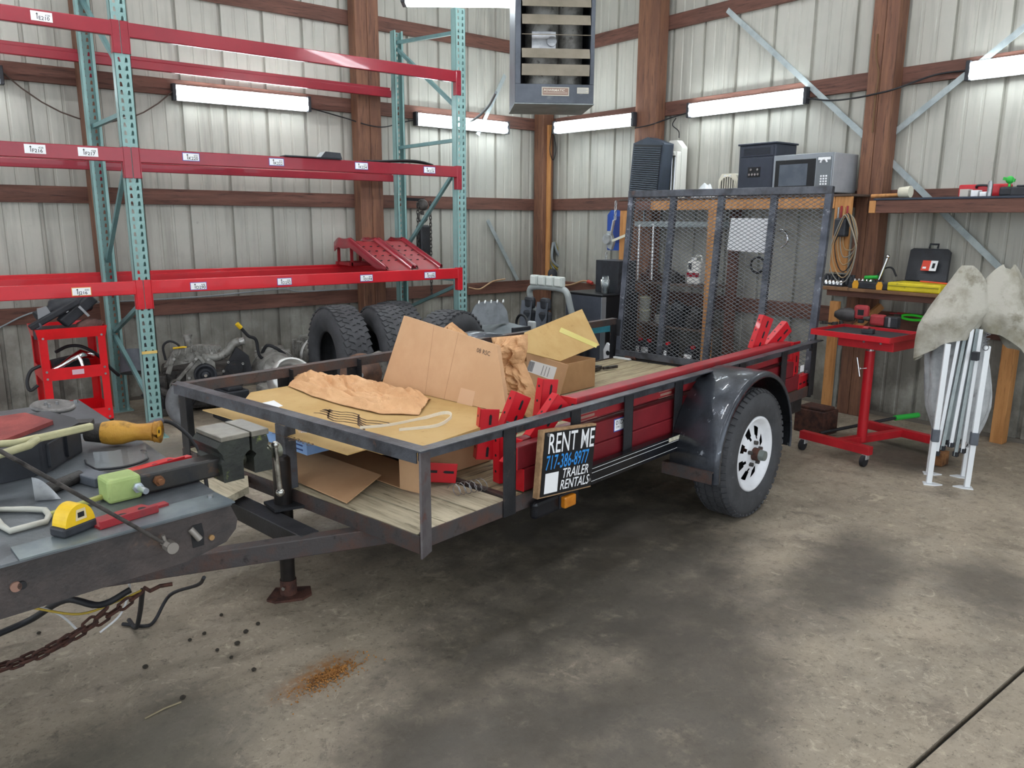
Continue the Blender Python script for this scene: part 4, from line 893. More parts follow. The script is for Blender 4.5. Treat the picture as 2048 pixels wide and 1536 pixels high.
tl(P3, 'kraft_paper', PAPER, 'small crumple of brown paper poking up behind the upright carton', 'paper')
# tool on deck and bits
q = tdeck(1196, 740, DZ+.004); mb = MB()
mb.bar((q.x-.14, q.y-.02, DZ+.02), (q.x+.03, q.y, DZ+.02), .03, .03); mb.bar((q.x+.02, q.y-.03, DZ+.018), (q.x+.16, q.y-.06, DZ+.018), .022, .022); mb.cyl((q.x-.02, q.y+.01, DZ+.006), (q.x-.02, q.y+.01, DZ+.04), .028, n=12)
tl(mb, 'hitch_pin_tool', GREASE, 'small black greasy tool lying on the deck near the gate', 'tool', bev=.004)
q = tdeck(600, 866, zt_); mb = MB(); mb.cyl((q.x, q.y, zt_+.022), (q.x+.05, q.y-.07, zt_+.02), .02, .016, n=14); mb.cyl((q.x+.05, q.y-.07, zt_+.02), (q.x+.065, q.y-.09, zt_+.02), .011, n=12)
tl(mb, 'clear_bottle', GLASS, 'small clear plastic bottle lying on the flat carton by the front post', 'bottle')
bp = [tdeck(398, 968, .43), tdeck(496, 958, .43), tdeck(498, 980, .43), tdeck(440, 1010, .43)]
mb = MB(); mb.slab([Vector((p.x, p.y, .4165)) for p in bp[::-1]], (0, 0, .03)); tl(mb, 'loose_board', PLANKX, 'short pale weathered board lying under the vise on the trailer tongue', 'board', bev=.002)
# ------------------------------------------------------------------ steel workbench made from truck frame rails, in the left foreground
BO = Vector((.602, 1.888, 0)); BA = math.radians(8.2); BZT = .853
BM = Matrix.Translation(BO)@Matrix.Rotation(BA, 4, 'Z'); BI = BM.inverted()
bench = thing('steel_bench', 'heavy grey steel workbench of frame rails and plates in the left foreground', 'workbench', BO, BA)
PLATE = M('bench_plate', '6d7378', .38, .45, '585d62', 4, c3='7d5f44', sc3=9, lo3=.64, hi3=.76, bump=.2)
FRAMEM = M('truck_frame', '3d3a3a', .5, .3, '524a48', 6, c3='6b5648', sc3=12, lo3=.62, hi3=.74, bump=.4)
def bz(px, py, z=BZT): return BI@onz(px, py, z)
def bv(px, py, w): return BI@onp(px, py, BM@Vector((0, w, 0)), BM.to_3x3()@Vector((0, 1, 0)))
def bt(mb, name, mats, label, cat, bev=0, group=None):
    xs = [Vector(v) for v in mb.v]; c = sum(xs, Vector())/len(xs); c.z = min(p.z for p in xs); mb.v = [tuple(p-c) for p in xs]
    return tag(mb.build(name, mats, None, BM@c, BA, bev=bev), label, cat, group)
def bth(name, label, cat, c): return thing(name, label, cat, BM@Vector(c), BA)
def bp_(mb, name, mats, t, bev=0): return mb.build(name, mats, t, -(BI@t.location), bev=bev)
mb = MB(); mb.prism([(-1.9, .735), (-.12, .728), (-.02, .748), (.008, .775), (.014, .80), (.004, .825), (-.004, .846), (-1.9, .846)], (0, .008, 0), (1, 0, 0), (0, 0, 1), -.008 if False else .008)
mb.v = [(x, y+.008, z) for x, y, z in mb.v]
mb.bx(-1.9, -.004, .008, .07, .838, .846); mb.bx(-1.9, -.13, .008, .07, .733, .741)
fr = mb.build('front_rail', FRAMEM, bench, bev=.004)
mb = MB(); q = bv(395, 1070, .008)      # slot with sleeve
mb.prism([(q.x-.014, q.z-.03), (q.x+.014, q.z-.03), (q.x+.016, q.z), (q.x+.012, q.z+.028), (q.x-.012, q.z+.028), (q.x-.016, q.z)], (0, .0075, 0), (1, 0, 0), (0, 0, 1), .001); mb.build('slot', INK, fr)
q = bv(393, 1067, .0); MB().cyl((q.x-.012, .006, q.z+.014), (q.x+.006, -.004, q.z-.016), .008, n=10).build('sleeve', M('dull_zinc', '8d8882', .5, .5), fr)
for px, py, r, m_ in ((425, 1076, .007, M('brass', 'b08d62', .4, .6)), (45, 1172, .009, INK), (33, 1175, .011, M('rust_pink', '8a6a5c', .7))): q = bv(px, py, .0); MB().cyl((q.x, .002, q.z), (q.x, .009, q.z), r, n=14).build('bolt_hole', m_, fr)
MB().bx(-1.9, .10, 1.40, 1.48, .735, .844).build('rear_rail', FRAMEM, bench, bev=.004)
for x in (-1.3, -.62): MB().bx(x-.06, x, .07, 1.40, .76, .838).build('cross_member', FRAMEM, bench, bev=.003)
mb = MB(); mb.slab([(-1.9, -.008, .8465), (-.005, -.008, .8465), (.0, .07, .8465), (.055, .62, .8465), (.125, 1.49, .8465), (-1.9, 1.49, .8465)], (0, 0, .0062)); mb.build('top_plate', PLATE, bench, bev=.0015)
mb = MB(); mb.slab([bz(128, 1118), bz(465, 1004), bz(428, 998), bz(420, 990), bz(-30, 1060), bz(35, 1118)], (0, 0, .003)) if False else None
for x in (-.66, -1.82):
    for y in (.03, 1.36): MB().bx(x, x+.09, y, y+.09, 0, .735).build('leg', FRAMEM, bench, bev=.004)
z0 = BZT
# front overlay plate
mb = MB(); mb.slab([(-.475, -.014, z0), (.0, -.014, z0), (-.002, .085, z0), (-.47, .07, z0)], (0, 0, .004)); bt(mb, 'cover_plate', M('light_plate', '7f8a8c', .35, .5, '69737a', 6), 'loose pale steel plate along the front edge of the bench', 'steel plate')
z1 = z0+.004
# rod with ball joint bolted to the rail
mb = MB(); e = bv(342, 1094, -.012); s_ = Vector((-.60, .42, 1.07))
rod = bth('gas_strut', 'thin dark rod with a pale ball joint slanting across the bench front', 'rod', e)
a_ = bv(342, 1094, -.02); far_ = bv(-60, 868, -.075)
bp_(MB().cyl(a_+(far_-a_)*.04, far_, .0045, n=8), 'shaft', GREASE, rod)
mb = MB(); mb.cyl(a_+Vector((0, .018, 0)), a_+Vector((0, -.012, 0)), .014, n=14); mb.bar(a_, a_+(far_-a_)*.05, .014, .012); mb.cyl(a_+Vector((-.012, 0, .012)), a_+Vector((-.016, 0, .034)), .005, n=8); bp_(mb, 'ball_joint', M('dull_zinc', ''), rod)
# vise on a receiver tube
vs = bth('bench_vise', 'dark chipped bench vise on a square tube with a lime green end', 'vise', (0, .24, z0))
VM = M('vise_dark', '2b2d2c', .45, .4, '3b3f39', 6, c3='8e9a4e', sc3=11, lo3=.62, hi3=.72, bump=.4); VT = M('vise_top', '8b877c', .4, .5, '6b675f', 7, c3='7a4f3a', sc3=9, lo3=.6, hi3=.75)
ty0, ty1 = .195, .262
bp_(MB().bx(-.145, .075, ty0+.004, ty1-.004, z0+.003, z0+.056), 'receiver_tube', M('tube_black', '2c2f33', .35, .5, '43403c', 5, c3='6b4c34', sc3=9, lo3=.6, hi3=.75), vs, bev=.006)
bp_(MB().bx(-.225, -.143, ty0-.004, ty1+.004, z0, z0+.062), 'green_sleeve', LGRN, vs, bev=.008)
mb = MB(); mb.cyl((-.155, ty0-.004, z0+.03), (-.155, ty0-.012, z0+.03), .014, n=6); mb.cyl((-.155, ty0-.010, z0+.03), (-.15, ty0-.045, z0+.028), .008, n=12); bp_(mb, 'bolt', M('zinc_bolt', 'c9d0d6', .3, .8), vs)
mb = MB(); mb.cyl((-.10, ty0+.004, z0+.033), (-.10, ty0-.008, z0+.033), .014, n=6); mb.cyl((-.10, ty0-.008, z0+.033), (-.10, ty0-.02, z0+.033), .008, n=10); bp_(mb, 'rusty_bolt', M('rust_orange', '7d5233', .7, .2, '5a3a28', 20), vs)
bp_(MB().bx(.07, .10, ty0+.008, ty1-.008, z0, z0+.05), 'mount_block', VM, vs, bev=.004)
vy0, vd = .175, .15
bp_(MB().prism([(.066, .842), (.125, .842), (.125, .902), (.138, .916), (.147, .92), (.147, .958), (.066, .958), (.052, .942), (.066, .922), (.07, .905), (.062, .895)], (0, vy0+vd, 0), (1, 0, 0), (0, 0, 1), vd), 'fixed_jaw', VM, vs, bev=.003)
bp_(MB().bx(.064, .148, vy0-.003, vy0+vd+.003, .9585, .972), 'jaw_plate', VT, vs, bev=.002)
bp_(MB().prism([(.157, .85), (.212, .848), (.212, .9), (.198, .914), (.205, .935), (.20, .955), (.154, .955), (.154, .918), (.166, .905), (.157, .895)], (0, vy0+vd, 0), (1, 0, 0), (0, 0, 1), vd), 'moving_jaw', VM, vs, bev=.003)
bp_(MB().bx(.153, .206, vy0-.003, vy0+vd+.003, .9555, .972), 'jaw_plate', VT, vs, bev=.002)
sy = vy0+.06
mb = MB(); mb.cyl((.12, sy, .882), (.235, sy, .882), .017, n=16); mb.cyl((.235, sy, .882), (.27, sy, .882), .021, n=16); bp_(mb, 'screw', M('vise_screw', '7d7f72', .4, .6, '4b4d40', 12), vs)
mb = MB(); mb.cyl((.243, sy-.026, .905), (.25, sy-.026, .765), .0075, n=12); mb.ball((.25, sy-.026, .76), .013); mb.ball((.243, sy-.026, .908), .011); bp_(mb, 'handle', M('worn_chrome', 'b9b9b4', .25, .9, '6a6862', 20), vs)
# tape measure
q = bz(150, 1062, z1); tmz = z1+.001
tm = bth('tape_measure', 'yellow and black tape measure lying on the bench front', 'tape measure', (q.x, q.y, tmz))
tm.rotation_euler = (0, 0, BA+.35)
mb = MB(); n = 20; pr = [(.036*math.cos(i/n*PI)*1.05, .004+.062*math.sin(i/n*PI)**.8) for i in range(n+1)]
mb.prism(pr, (0, .022, 0), (1, 0, 0), (0, 0, 1), .044); mb.build('case', YEL, tm, bev=.004)
mb = MB(); mb.bx(-.044, .040, -.024, .024, 0, .022); mb.build('grip', BPL, tm, bev=.005)
mb = MB(); mb.prism([(-.012, .03), (.016, .03), (.014, .055), (-.008, .055)], (0, -.0225, 0), (1, 0, 0), (0, 0, 1), .0006); mb.mat(1).bx(-.006, .010, -.0236, -.0230, .036, .048); mb.build('sticker', [M('sticker_tan', 'd8c9a0', .6), INK], tm)
# red brackets on the bench
for (px, py), an, lb, zz in (((262, 1030), .12, 'red slotted bracket lying on the bench behind the tape measure', z1), ((325, 930), .2, 'red slotted bracket lying behind the vise tube', z0)):
    q = bz(px, py, zz); t = bth('steel_bracket', lb, 'bracket', (q.x, q.y, zz)); t.rotation_euler = (0, 0, BA+an); t['group'] = 'red brackets on the bench'
    mb = MB(); mb.prism([(-.09, -.035), (.05, -.03), (.055, -.01), (.09, -.012), (.09, .012), (.05, .012), (.045, .035), (-.09, .035)], (0, 0, 0), (1, 0, 0), (0, 1, 0), .006); mb.bx(-.09, .05, -.037, -.032, 0, .02); mb.build('plate', REDD if py > 1000 else REDL, t, bev=.002)
    mb = MB(); mb.cyl((-.02, 0, .0055), (-.02, 0, .0068), .011, n=12); mb.cyl((.03, .005, .0055), (.03, .005, .0068), .009, n=12); mb.build('hole', INK, t)
# black case with tools
pc = bth('tool_case', 'black ribbed plastic case on the left of the bench', 'case', (-.35, .75, z0)); hC = .092
fp_ = [(-.75, .60), (-.36, .565), (-.255, .575), (-.11, .73), (-.10, .80), (-.13, .96), (-.75, 1.0)]
bp_(MB().prism(fp_, (0, 0, z0+.001), (1, 0, 0), (0, 1, 0), hC-.001), 'shell', BPL, pc, bev=.012)
mb = MB()
for (x0, y0), (x1, y1), n in (((-.70, .594), (-.37, .566), 3), ((-.25, .58), (-.115, .725), 2)):
    for i in range(n):
        p0, p1 = Vector((x0, y0, 0)).lerp(Vector((x1, y1, 0)), (i+.08)/n), Vector((x0, y0, 0)).lerp(Vector((x1, y1, 0)), (i+.82)/n); d = (p1-p0).normalized(); nn = Vector((d.y, -d.x, 0))
        mb = MB(); mb.slab([p0+nn*.000+Vector((0, 0, z0+.012)), p1+nn*.000+Vector((0, 0, z0+.012)), p1+Vector((0, 0, z0+.082)), p0+Vector((0, 0, z0+.082))], nn*.009); bp_(mb, 'rib', BPL, pc, bev=.006)
zc = z0+hC
mb = MB(); mb.slab([(-.72, .64, zc), (-.33, .63, zc), (-.17, .76, zc), (-.2, .93, zc), (-.72, .95, zc)], (0, 0, .012)); bt(mb, 'red_cloth', M('red_cloth', '9a4a44', .9, 0, '7d3a38', 6, bump=.6), 'dull red cloth spread in the black case', 'cloth', bev=.006)
ct = bth('hand_clamp', 'long pale yellow clamp tool lying across the black case', 'tool', (-.35, .75, zc+.013)); PT = M('pale_tool', 'b6b28a', .5, .1, '9a9878', 8)
a1, a2 = bz(185, 852, zc+.03), bz(70, 878, zc+.03)
bp_(MB().bar(a1, a2, .018, .02), 'handle', PT, ct, bev=.005)
bp_(MB().tube([a2+Vector((.01, .01, 0)), a2+Vector((-.05, -.005, 0)), a2+Vector((-.09, .02, 0)), a2+Vector((-.30, .05, 0))], .010, 8), 'upper_jaw', PT, ct)
bp_(MB().tube([a2+Vector((.0, -.01, 0)), a2+Vector((-.03, -.055, 0)), a2+Vector((-.10, -.075, -.005)), a2+Vector((-.30, -.07, -.005))], .011, 8), 'lower_jaw', PT, ct)
bp_(MB().bar(a2+Vector((-.10, -.01, -.004)), a2+Vector((-.30, .005, -.004)), .03, .008), 'red_pad', REDD, ct)
# angle grinder
ag = bth('angle_grinder', 'worn yellow angle grinder with a black cord lying on the bench', 'angle grinder', (0, .72, z0)); YG = M('worn_yellow', 'c08f35', .55, 0, 'a87424', 8, c3='4f3a22', sc3=10, lo3=.54, hi3=.68, bump=.5)
g0, g1 = Vector((-.04, .75, z0+.042)), Vector((.08, .655, z0+.040)); gd = (g1-g0).normalized()
mb = MB(); mb.tube([g0, g0+gd*.03, g0+gd*.06, g0+gd*.10, g0+gd*.14, g0+gd*.17, g1], [.034, .039, .037, .026, .028, .036, .034], 16); bp_(mb, 'body', YG, ag)
mb = MB(); mb.cyl(g0-gd*.05+Vector((0, 0, .0)), g0+gd*.005, .026, .033, n=14); mb.box(g0-gd*.05+Vector((.0, .01, .02)), (.05, .05, .035), rotm(rz=-.5)); bp_(mb, 'gear_head', GREASE, ag)
mb = MB(); mb.cyl(g1, g1+gd*.012, .032, .028, n=16); mb.mat(1).cyl(g1+gd*.012, g1+gd*.0135, .006, n=10); bp_(mb, 'end_cap', [M('bright_yellow', 'd9a520', .5), INK], ag)
cd = [g1+Vector((-.02, .03, .01)), g1+Vector((.04, .06, .015)), g1+Vector((.09, .07, -.005)), g1+Vector((.13, .03, -.06)), g1+Vector((.135, -.02, -.12)), g1+Vector((.14, -.04, -.3))]
bp_(MB().tube(spline(cd), .0065, 8), 'cord', RUB, ag); bp_(MB().tube(spline(cd)[0:8], .011, 10), 'cord_guard', M('cord_guard', '4f4c55', .5), ag)
# grinding wheel hub on the plate
q = bz(112, 852); gw = bth('dished_wheel', 'small grey dished wheel standing on a stub at the bench back', 'wheel', (q.x, q.y+.02, z0)); O_ = Vector((q.x, q.y+.03, z0))
mb = MB(); mb.lathe([(.032, .062), (.058, .064), (.066, .058), (.070, .066), (.063, .074), (.048, .068), (.03, .064), (.012, .070), (.0, .070)], O_+Vector((0, 0, .0)), (.08, -.1, 1), 28); bp_(mb, 'rim', M('wheel_grey', '8c8a88', .5, .4, '5f5d5c', 10), gw)
mb = MB(); mb.cyl(O_, O_+Vector((0, 0, .055)), .02, .03, n=16); mb.cyl(O_+Vector((-.02, -.03, .0)), O_+Vector((-.028, -.03, .03)), .016, n=12); bp_(mb, 'stub', GREASE, gw)
for i in range(3): a_ = i*2.1; MB().cyl(O_+Vector((.02*math.cos(a_), .02*math.sin(a_), .066)), O_+Vector((.02*math.cos(a_), .02*math.sin(a_), .078)), .005, n=8).build('stud', STEEL, gw, -(BI@gw.location))
MB().cyl(bz(152, 806), bz(152, 806)+Vector((0, 0, .012)), .008, n=6).build('bolt', STEEL, bench); MB().cyl(bz(421, 998), bz(421, 998)+Vector((0, 0, .01)), .007, n=6).build('bolt', STEEL, bench)
# safety glasses
sgl = bth('safety_glasses', 'clear safety glasses with black frame beside the vise tube', 'glasses', (-.08, .5, z0)); c = Vector((-.08, .475, z0)); LENS = M('clear_lens', 'eef3f4', .03, 0, trans=.9, ior=1.35)
def lens(s): return lambda u, v: c+Vector((s*(.008+u*.064), -.01+.022*u*u*1.4+.008*v, .010+.046*v*(1-.35*(1-u)*(1-v))))
for s in (-1, 1): bp_(MB().grid(lens(s), 8, 5), 'lens', LENS, sgl)
mb = MB(); mb.tube([c+Vector((x, -.01+.022*(abs(x)/.07)**2*1.4, .006)) for x in [(-.072+.144*i/14) for i in range(15)]], .004, 6); bp_(mb, 'frame', BPL, sgl)
for s in (-1, 1): bp_(MB().tube([c+Vector((s*.072, .022, .008)), c+Vector((s*.076, .08, .01)), c+Vector((s*.06, .14, .005))], .003, 6), 'temple', BPL, sgl)
# pipe, wood block, strip, square frame
a1, a2 = bz(78, 985, z0+.016), bz(160, 952, z0+.016)
bt(MB().lathe([(.012, 0), (.016, 0), (.016, (a2-a1).length), (.012, (a2-a1).length), (.012, 0)], a1, (a2-a1), 18), 'steel_pipe', GREASE, 'short greasy steel pipe lying in front of the black case', 'pipe')
a1, a2 = bz(165, 950, z0+.013), bz(208, 962, z0+.013); bt(MB().bar(a1, a2, .05, .026), 'grey_block', GPL, 'small dark grey block lying by the end of the steel pipe', 'block', bev=.003)
q = bz(105, 1003, z0); mb = MB(); mb.grid(lambda u, v: (q.x+.02-.05*u, q.y+.03*u+.004*v, z0+.002+.03*math.sin(u*PI*.5)*v*2), 8, 1); mb.grid(lambda u, v: (q.x+.02-.05*u, q.y+.003+.03*u+.004*v, z0+.002+.03*math.sin(u*PI*.5)*v*2), 8, 1)
bt(mb, 'curved_strip', STEEL, 'small curved steel strip standing on the bench', 'steel strip')
tq = [bz(98, 1030, z0+.008), bz(92, 1043, z0+.008), bz(20, 1062, z0+.008), bz(4, 1052, z0+.008), bz(-20, 1020, z0+.008), bz(60, 1018, z0+.008), bz(90, 1020, z0+.008)]
lt = bth('handle_tool', 'pale tool with looped handle and a lime shank at the bench edge', 'tool', (tq[0].x, tq[0].y, z0))
bp_(MB().tube(tq, .0075, 8, closed=True), 'loop_handle', M('pale_grey_grip', 'b5b5ab', .5), lt); bp_(MB().bar(tq[0], bz(205, 993, z0+.01), .014, .012), 'shank', M('lime_shank', 'a8a860', .5), lt, bev=.003)
# ------------------------------------------------------------------ things on the floor along the left wall
# red tool cart
cx0, cx1, cy0, cy1 = .735, 1.15, 6.16, 6.56; ct_h = .80
cart = thing('tool_cart', 'bright red three-tier tool cart under the left rack bay', 'tool cart', (cx0, cy0, 0))
CRT = M('cart_red', 'e3121f', .3, .05, 'd10f1b', 3, coat=.3)
def cw(mb, name, mats, bev=0): return mb.build(name, mats, cart, -cart.location, bev=bev)
for x, s in ((cx0, 1), (cx1, -1)):
    for y, q in ((cy0, 1), (cy1, -1)):
        mb = MB(); mb.bx(min(x, x+s*.05), max(x, x+s*.05), min(y, y+q*.004), max(y, y+q*.004), .11, ct_h-.05); mb.bx(min(x, x+s*.004), max(x, x+s*.004), min(y+q*.004, y+q*.05), max(y+q*.004, y+q*.05), .11, ct_h-.05); cw(mb, 'leg', CRT)
        mb = MB(); mb.cyl((x+s*.02-.012, y+q*.02, .045), (x+s*.02+.012, y+q*.02, .045), .045, n=18); mb.bx(x+s*.02-.02, x+s*.02+.02, y+q*.02-.012, y+q*.02+.012, .085, .112); cw(mb, 'caster', RUB)
def tray(z0, z1, fl):
    mb = MB(); mb.bx(cx0+.005, cx1-.005, cy0+.005, cy1-.005, z0, z0+.004)
    mb.slab([(cx0-fl, cy0-fl, z1), (cx1+fl, cy0-fl, z1), (cx1, cy0-.002, z0), (cx0, cy0-.002, z0)][::-1], (0, .004, 0)); mb.slab([(cx0-fl, cy0-fl, z1), (cx0-.002, cy0, z0), (cx0-.002, cy1, z0), (cx0-fl, cy1+fl, z1)], (.004, 0, 0))
    mb.slab([(cx1+fl, cy0-fl, z1), (cx1+fl, cy1+fl, z1), (cx1+.002, cy1, z0), (cx1+.002, cy0, z0)], (-.004, 0, 0)); mb.slab([(cx0-fl, cy1+fl, z1), (cx0, cy1+.002, z0), (cx1, cy1+.002, z0), (cx1+fl, cy1+fl, z1)], (0, -.004, 0))
    return cw(mb, 'tray', CRT)
tray(ct_h-.075, ct_h, .015); t2 = tray(.435, .52, .0); tray(.115, .2, .0)
for z in (.45, .50, .13, .185, .735, .775):
    for x in (cx0+.025, cx1-.025): MB().cyl((x, cy0-.004, z), (x, cy0-.009, z), .008, n=8).build('rivet', STEEL, cart, -cart.location)
MB().bx(.915, .99, cy0-.0055, cy0-.003, .465, .50).build('maker_label', M('pink_label', 'd8b8c4', .5), t2)
# things on the cart
zc0 = ct_h-.071
ab = thing('air_box', 'black plastic intake housing with tubes on top of the red cart', 'car part', (.92, 6.3, zc0))
ab.scale = (1.45, 1.2, 1.3); ab.location.x = .90
def aw(mb, name, mats, bev=0): return mb.build(name, mats, ab, -ab.location, bev=bev)
aw(MB().tube(spline([(.80, 6.30, .84), (.88, 6.32, .875), (.97, 6.34, .90), (1.03, 6.36, .91)]), [.03]*6+[.05]*6+[.062]*7, 14), 'intake_tube', BPL)
aw(MB().prism([(.77, 6.22), (.86, 6.19), (1.0, 6.20), (1.09, 6.24), (1.06, 6.42), (.80, 6.44)], (0, 0, zc0), (1, 0, 0), (0, 1, 0), .045), 'base', BPL, .01)
aw(MB().bar((.90, 6.26, .80), (1.05, 6.30, .93), .05, .06).bar((.76, 6.22, .79), (.98, 6.25, .92), .03, .035), 'bracket', BPL, .008)
aw(MB().lathe([(.012, 0), (.022, 0), (.022, .03), (.012, .03), (.012, 0)], (.865, 6.20, zc0+.03), (0, 1, 0), 14), 'port', GPL); aw(MB().lathe([(.010, 0), (.02, 0), (.02, .03), (.01, .03), (.01, 0)], (.79, 6.21, .80), (0, 1, 0), 14), 'port', GPL)
for x in (.93, 1.0): aw(MB().box((x, 6.255, .86), (.012, .006, .07), rotm(ry=-.6)), 'clip', STEEL)
aw(MB().prism([(.80, .83), (.86, .85), (.84, .90), (.80, .89)], (0, 6.25, 0), (1, 0, 0), (0, 0, 1), .02), 'clear_flap', M('smoky_plastic', '85888c', .3))
mb = MB(); n = 22
for i in range(n): mb.box((.99+.14*i/n, 6.24+.0*i, .775+.028*math.sin(i/n*PI*.9)), (.004, .13, .09), rotm(ry=.5, rz=.1))
pf = thing('air_filter', 'brown pleated air filter leaning on the black intake housing', 'air filter', (1.06, 6.24, zc0)); mb.build('pleats', M('filter_brown', '7d5f58', .85, 0, '6a4f4a', 9), pf, -pf.location)['kind'] = 'stuff'
MB().bx(.985, 1.135, 6.172, 6.178, .735, .752).bx(.985, 1.135, 6.302, 6.308, .735, .752).build('rim', BPL, pf, -pf.location)
ex = thing('exhaust_pipes', 'chrome exhaust pipes lying on the middle tier of the red cart', 'car part', (.92, 6.3, .44))
def ew(mb, name, mats): return mb.build(name, mats, ex, -ex.location)
ew(MB().tube([(.79, 6.2, .50), (.86, 6.22, .525), (.93, 6.25, .56), (1.0, 6.27, .585), (1.08, 6.28, .565)], [.014, .018, .026, .04, .02], 14), 'megaphone', CHROME)
ew(MB().tube([(.80, 6.2, .475), (.9, 6.2, .482), (1.0, 6.22, .484)], .018, 12), 'pipe', CHROME); ew(MB().tube(spline([(.87, 6.18, .46), (.93, 6.18, .462), (.99, 6.2, .48), (.99, 6.22, .53), (.975, 6.24, .585)]), .014, 10), 'pipe', CHROME)
ew(MB().bx(.80, 1.08, 6.22, 6.44, .4395, .46).bar((.83, 6.36, .5), (1.06, 6.4, .53), .07, .1), 'engine_cover', BPL)
wire([(.86, 6.4, .60), (.95, 6.44, .63), (1.04, 6.42, .62), (1.13, 6.36, .55), (1.2, 6.36, .45), (1.26, 6.4, .38)], 'black rubber hose arching over the chrome pipes on the cart', .012, RUB, name='rubber_hose', cat='hose')
wire([(.72, 6.1, .56), (.66, 6.1, .53), (.63, 6.09, .46), (.64, 6.08, .40), (.69, 6.08, .43)], 'black hose drooping off the left side of the cart', .012, RUB, name='rubber_hose', cat='hose')
# red floor jack behind the bench
fj = thing('floor_jack', 'red floor jack with an upright black handle behind the bench', 'floor jack', (.45, 6.35, 0))
MB().bx(-.5, .22, -.10, .12, .05, .16).prism([(-.5, .16), (.0, .16), (-.1, .24), (-.45, .22)], (0, .1, 0), (1, 0, 0), (0, 0, 1), .18).build('body', REDD, fj, bev=.012)
for x in (-.42, .16):
    for y in (-.11, .13): MB().cyl((x, y-.02, .05), (x, y+.02, .05), .05, n=16).build('wheel', GREASE, fj)
MB().cyl((-.02, 0, .16), (-.05, .02, .36), .022, n=12).build('handle_socket', BLK, fj); MB().cyl((-.05, .02, .36), (-.06, .02, .45), .012, n=10).build('handle', M('dull_zinc', ''), fj)
# engine with pulleys
E0 = Vector((1.86, 6.35, 0)); en = thing('car_engine', 'greasy car engine with pulleys standing behind the front left rack column', 'engine', E0, -.25)
def eb(mb, name, mats, bev=0): return mb.build(name, mats, en, bev=bev)
eb(MB().bx(-.30, .24, .06, .5, .03, .36).bx(-.2, .2, .0, .06, .10, .34), 'block', GREASE, .03)
eb(MB().prism([(-.13, .16), (.05, .15), (.11, .26), (.10, .42), (.03, .50), (-.06, .48), (-.12, .34)], (0, .02, 0), (1, 0, 0), (0, 0, 1), .05), 'front_cover', ALU, .012)
eb(MB().prism([(-.28, .40), (.02, .44), (.12, .50), (.16, .545), (-.02, .56), (-.20, .53)], (0, .10, 0), (1, 0, 0), (0, 0, 1), .10), 'valve_cover', ALU, .012)
for i in range(9): eb(MB().box((-.20+.045*i, .0-.003, .545-.01*abs(i-4)), (.014, .03, .05), rotm(ry=.4-.1*i)), 'cooling_fin', ALU, .003)
for x, z in ((-.10, .19), (.03, .18), (.09, .28), (-.10, .31), (.05, .45), (-.04, .46), (-.2, .47), (.08, .5)): eb(MB().cyl((x, -.035, z), (x, -.05, z), .011, n=8), 'bolt_head', M('bright_alu', 'b9b9b6', .35, .7))
def pulley(x, z, r, m_, y=-.06): return eb(MB().lathe([(0, .055), (r*.35, .055), (r*.35, .03), (r*.45, .022), (r*.72, .022), (r*.8, .05), (r, .055), (r*.93, .03), (r, .01), (r*.93, -.01), (r, -.02), (0, -.02)], (x, y, z), (0, -1, 0), 32), 'pulley', m_)
pulley(.02, .335, .086, BPL); pulley(-.2, .26, .05, ALU, -.05)
eb(MB().cyl((.02, -.11, .335), (.02, -.125, .335), .012, n=10), 'pulley_bolt', CHROME)
eb(MB().bar((-.2, -.03, .28), (.0, -.03, .5), .025, .03).bar((-.12, -.03, .2), (.02, -.03, .30), .03, .03).bar((.02, -.03, .42), (-.04, -.03, .52), .03, .03).bar((-.25, -.02, .35), (-.2, -.02, .50), .03, .04), 'accessory_bracket', ALU, .006)
eb(MB().tube(spline([(.02, .02, .47), (.12, -.01, .46), (.2, -.02, .50), (.25, -.02, .56), (.30, -.04, .58)]), [.035]*25, 14), 'coolant_neck', ALU); eb(MB().lathe([(.02, 0), (.03, 0), (.03, .05), (.02, .05), (.02, 0)], (.29, -.04, .58), (1, -.2, .1), 16), 'hose_stub', M('bright_alu', 'b9b9b6', .35, .7))
eb(MB().prism([(.1, .2), (.3, .22), (.38, .34), (.36, .46), (.27, .54), (.2, .42)], (0, .0, 0), (1, 0, 0), (0, 0, 1), .05).cyl((.25, -.05, .37), (.25, -.065, .37), .06, n=20), 'timing_cover', BLK, .01)
for x, z in ((.2, .42), (.31, .40), (.24, .27), (.16, .35)): eb(MB().lathe([(.005, 0), (.010, 0), (.010, .012), (.005, .012), (.005, 0)], (x, -.052, z), (0, -1, 0), 10), 'bolt_boss', M('bright_alu', ''))
eb(MB().cyl((-.08, .06, .52), (-.085, .06, .63), .03, n=16).cyl((-.085, .06, .63), (-.085, .06, .645), .036, n=16), 'filler_neck', ALU)
for i in range(0): eb(MB().tube(spline([(-.02+.07*i, .1, .53), (0+.07*i, .16, .60), (.03+.06*i, .26, .56)]), .022, 10), 'intake_runner', ALU)
eb(MB().cyl((-.36, .12, .34), (-.37, .12, .64), .052, n=18), 'oil_filter_can', BPL); eb(MB().cyl((-.50, .14, .35), (-.50, .2, .52), .10, .09, n=20), 'air_pump', GPL)
eb(MB().tube(spline([(-.26, .05, .45), (-.27, .05, .56), (-.22, .05, .60), (-.16, .04, .57), (-.15, .04, .52)]), .009, 8), 'dipstick_tube', RUB); eb(MB().tube([(-.2, .0, .55), (-.12, .0, .555), (-.10, .0, .55)], .008, 6), 'dipstick_handle', YEL)
eb(MB().bx(-.42, -.26, .0, .2, .0, .34).bar((-.45, -.02, .3), (-.2, -.04, .16), .05, .06), 'side_bracket', GREASE, .02)
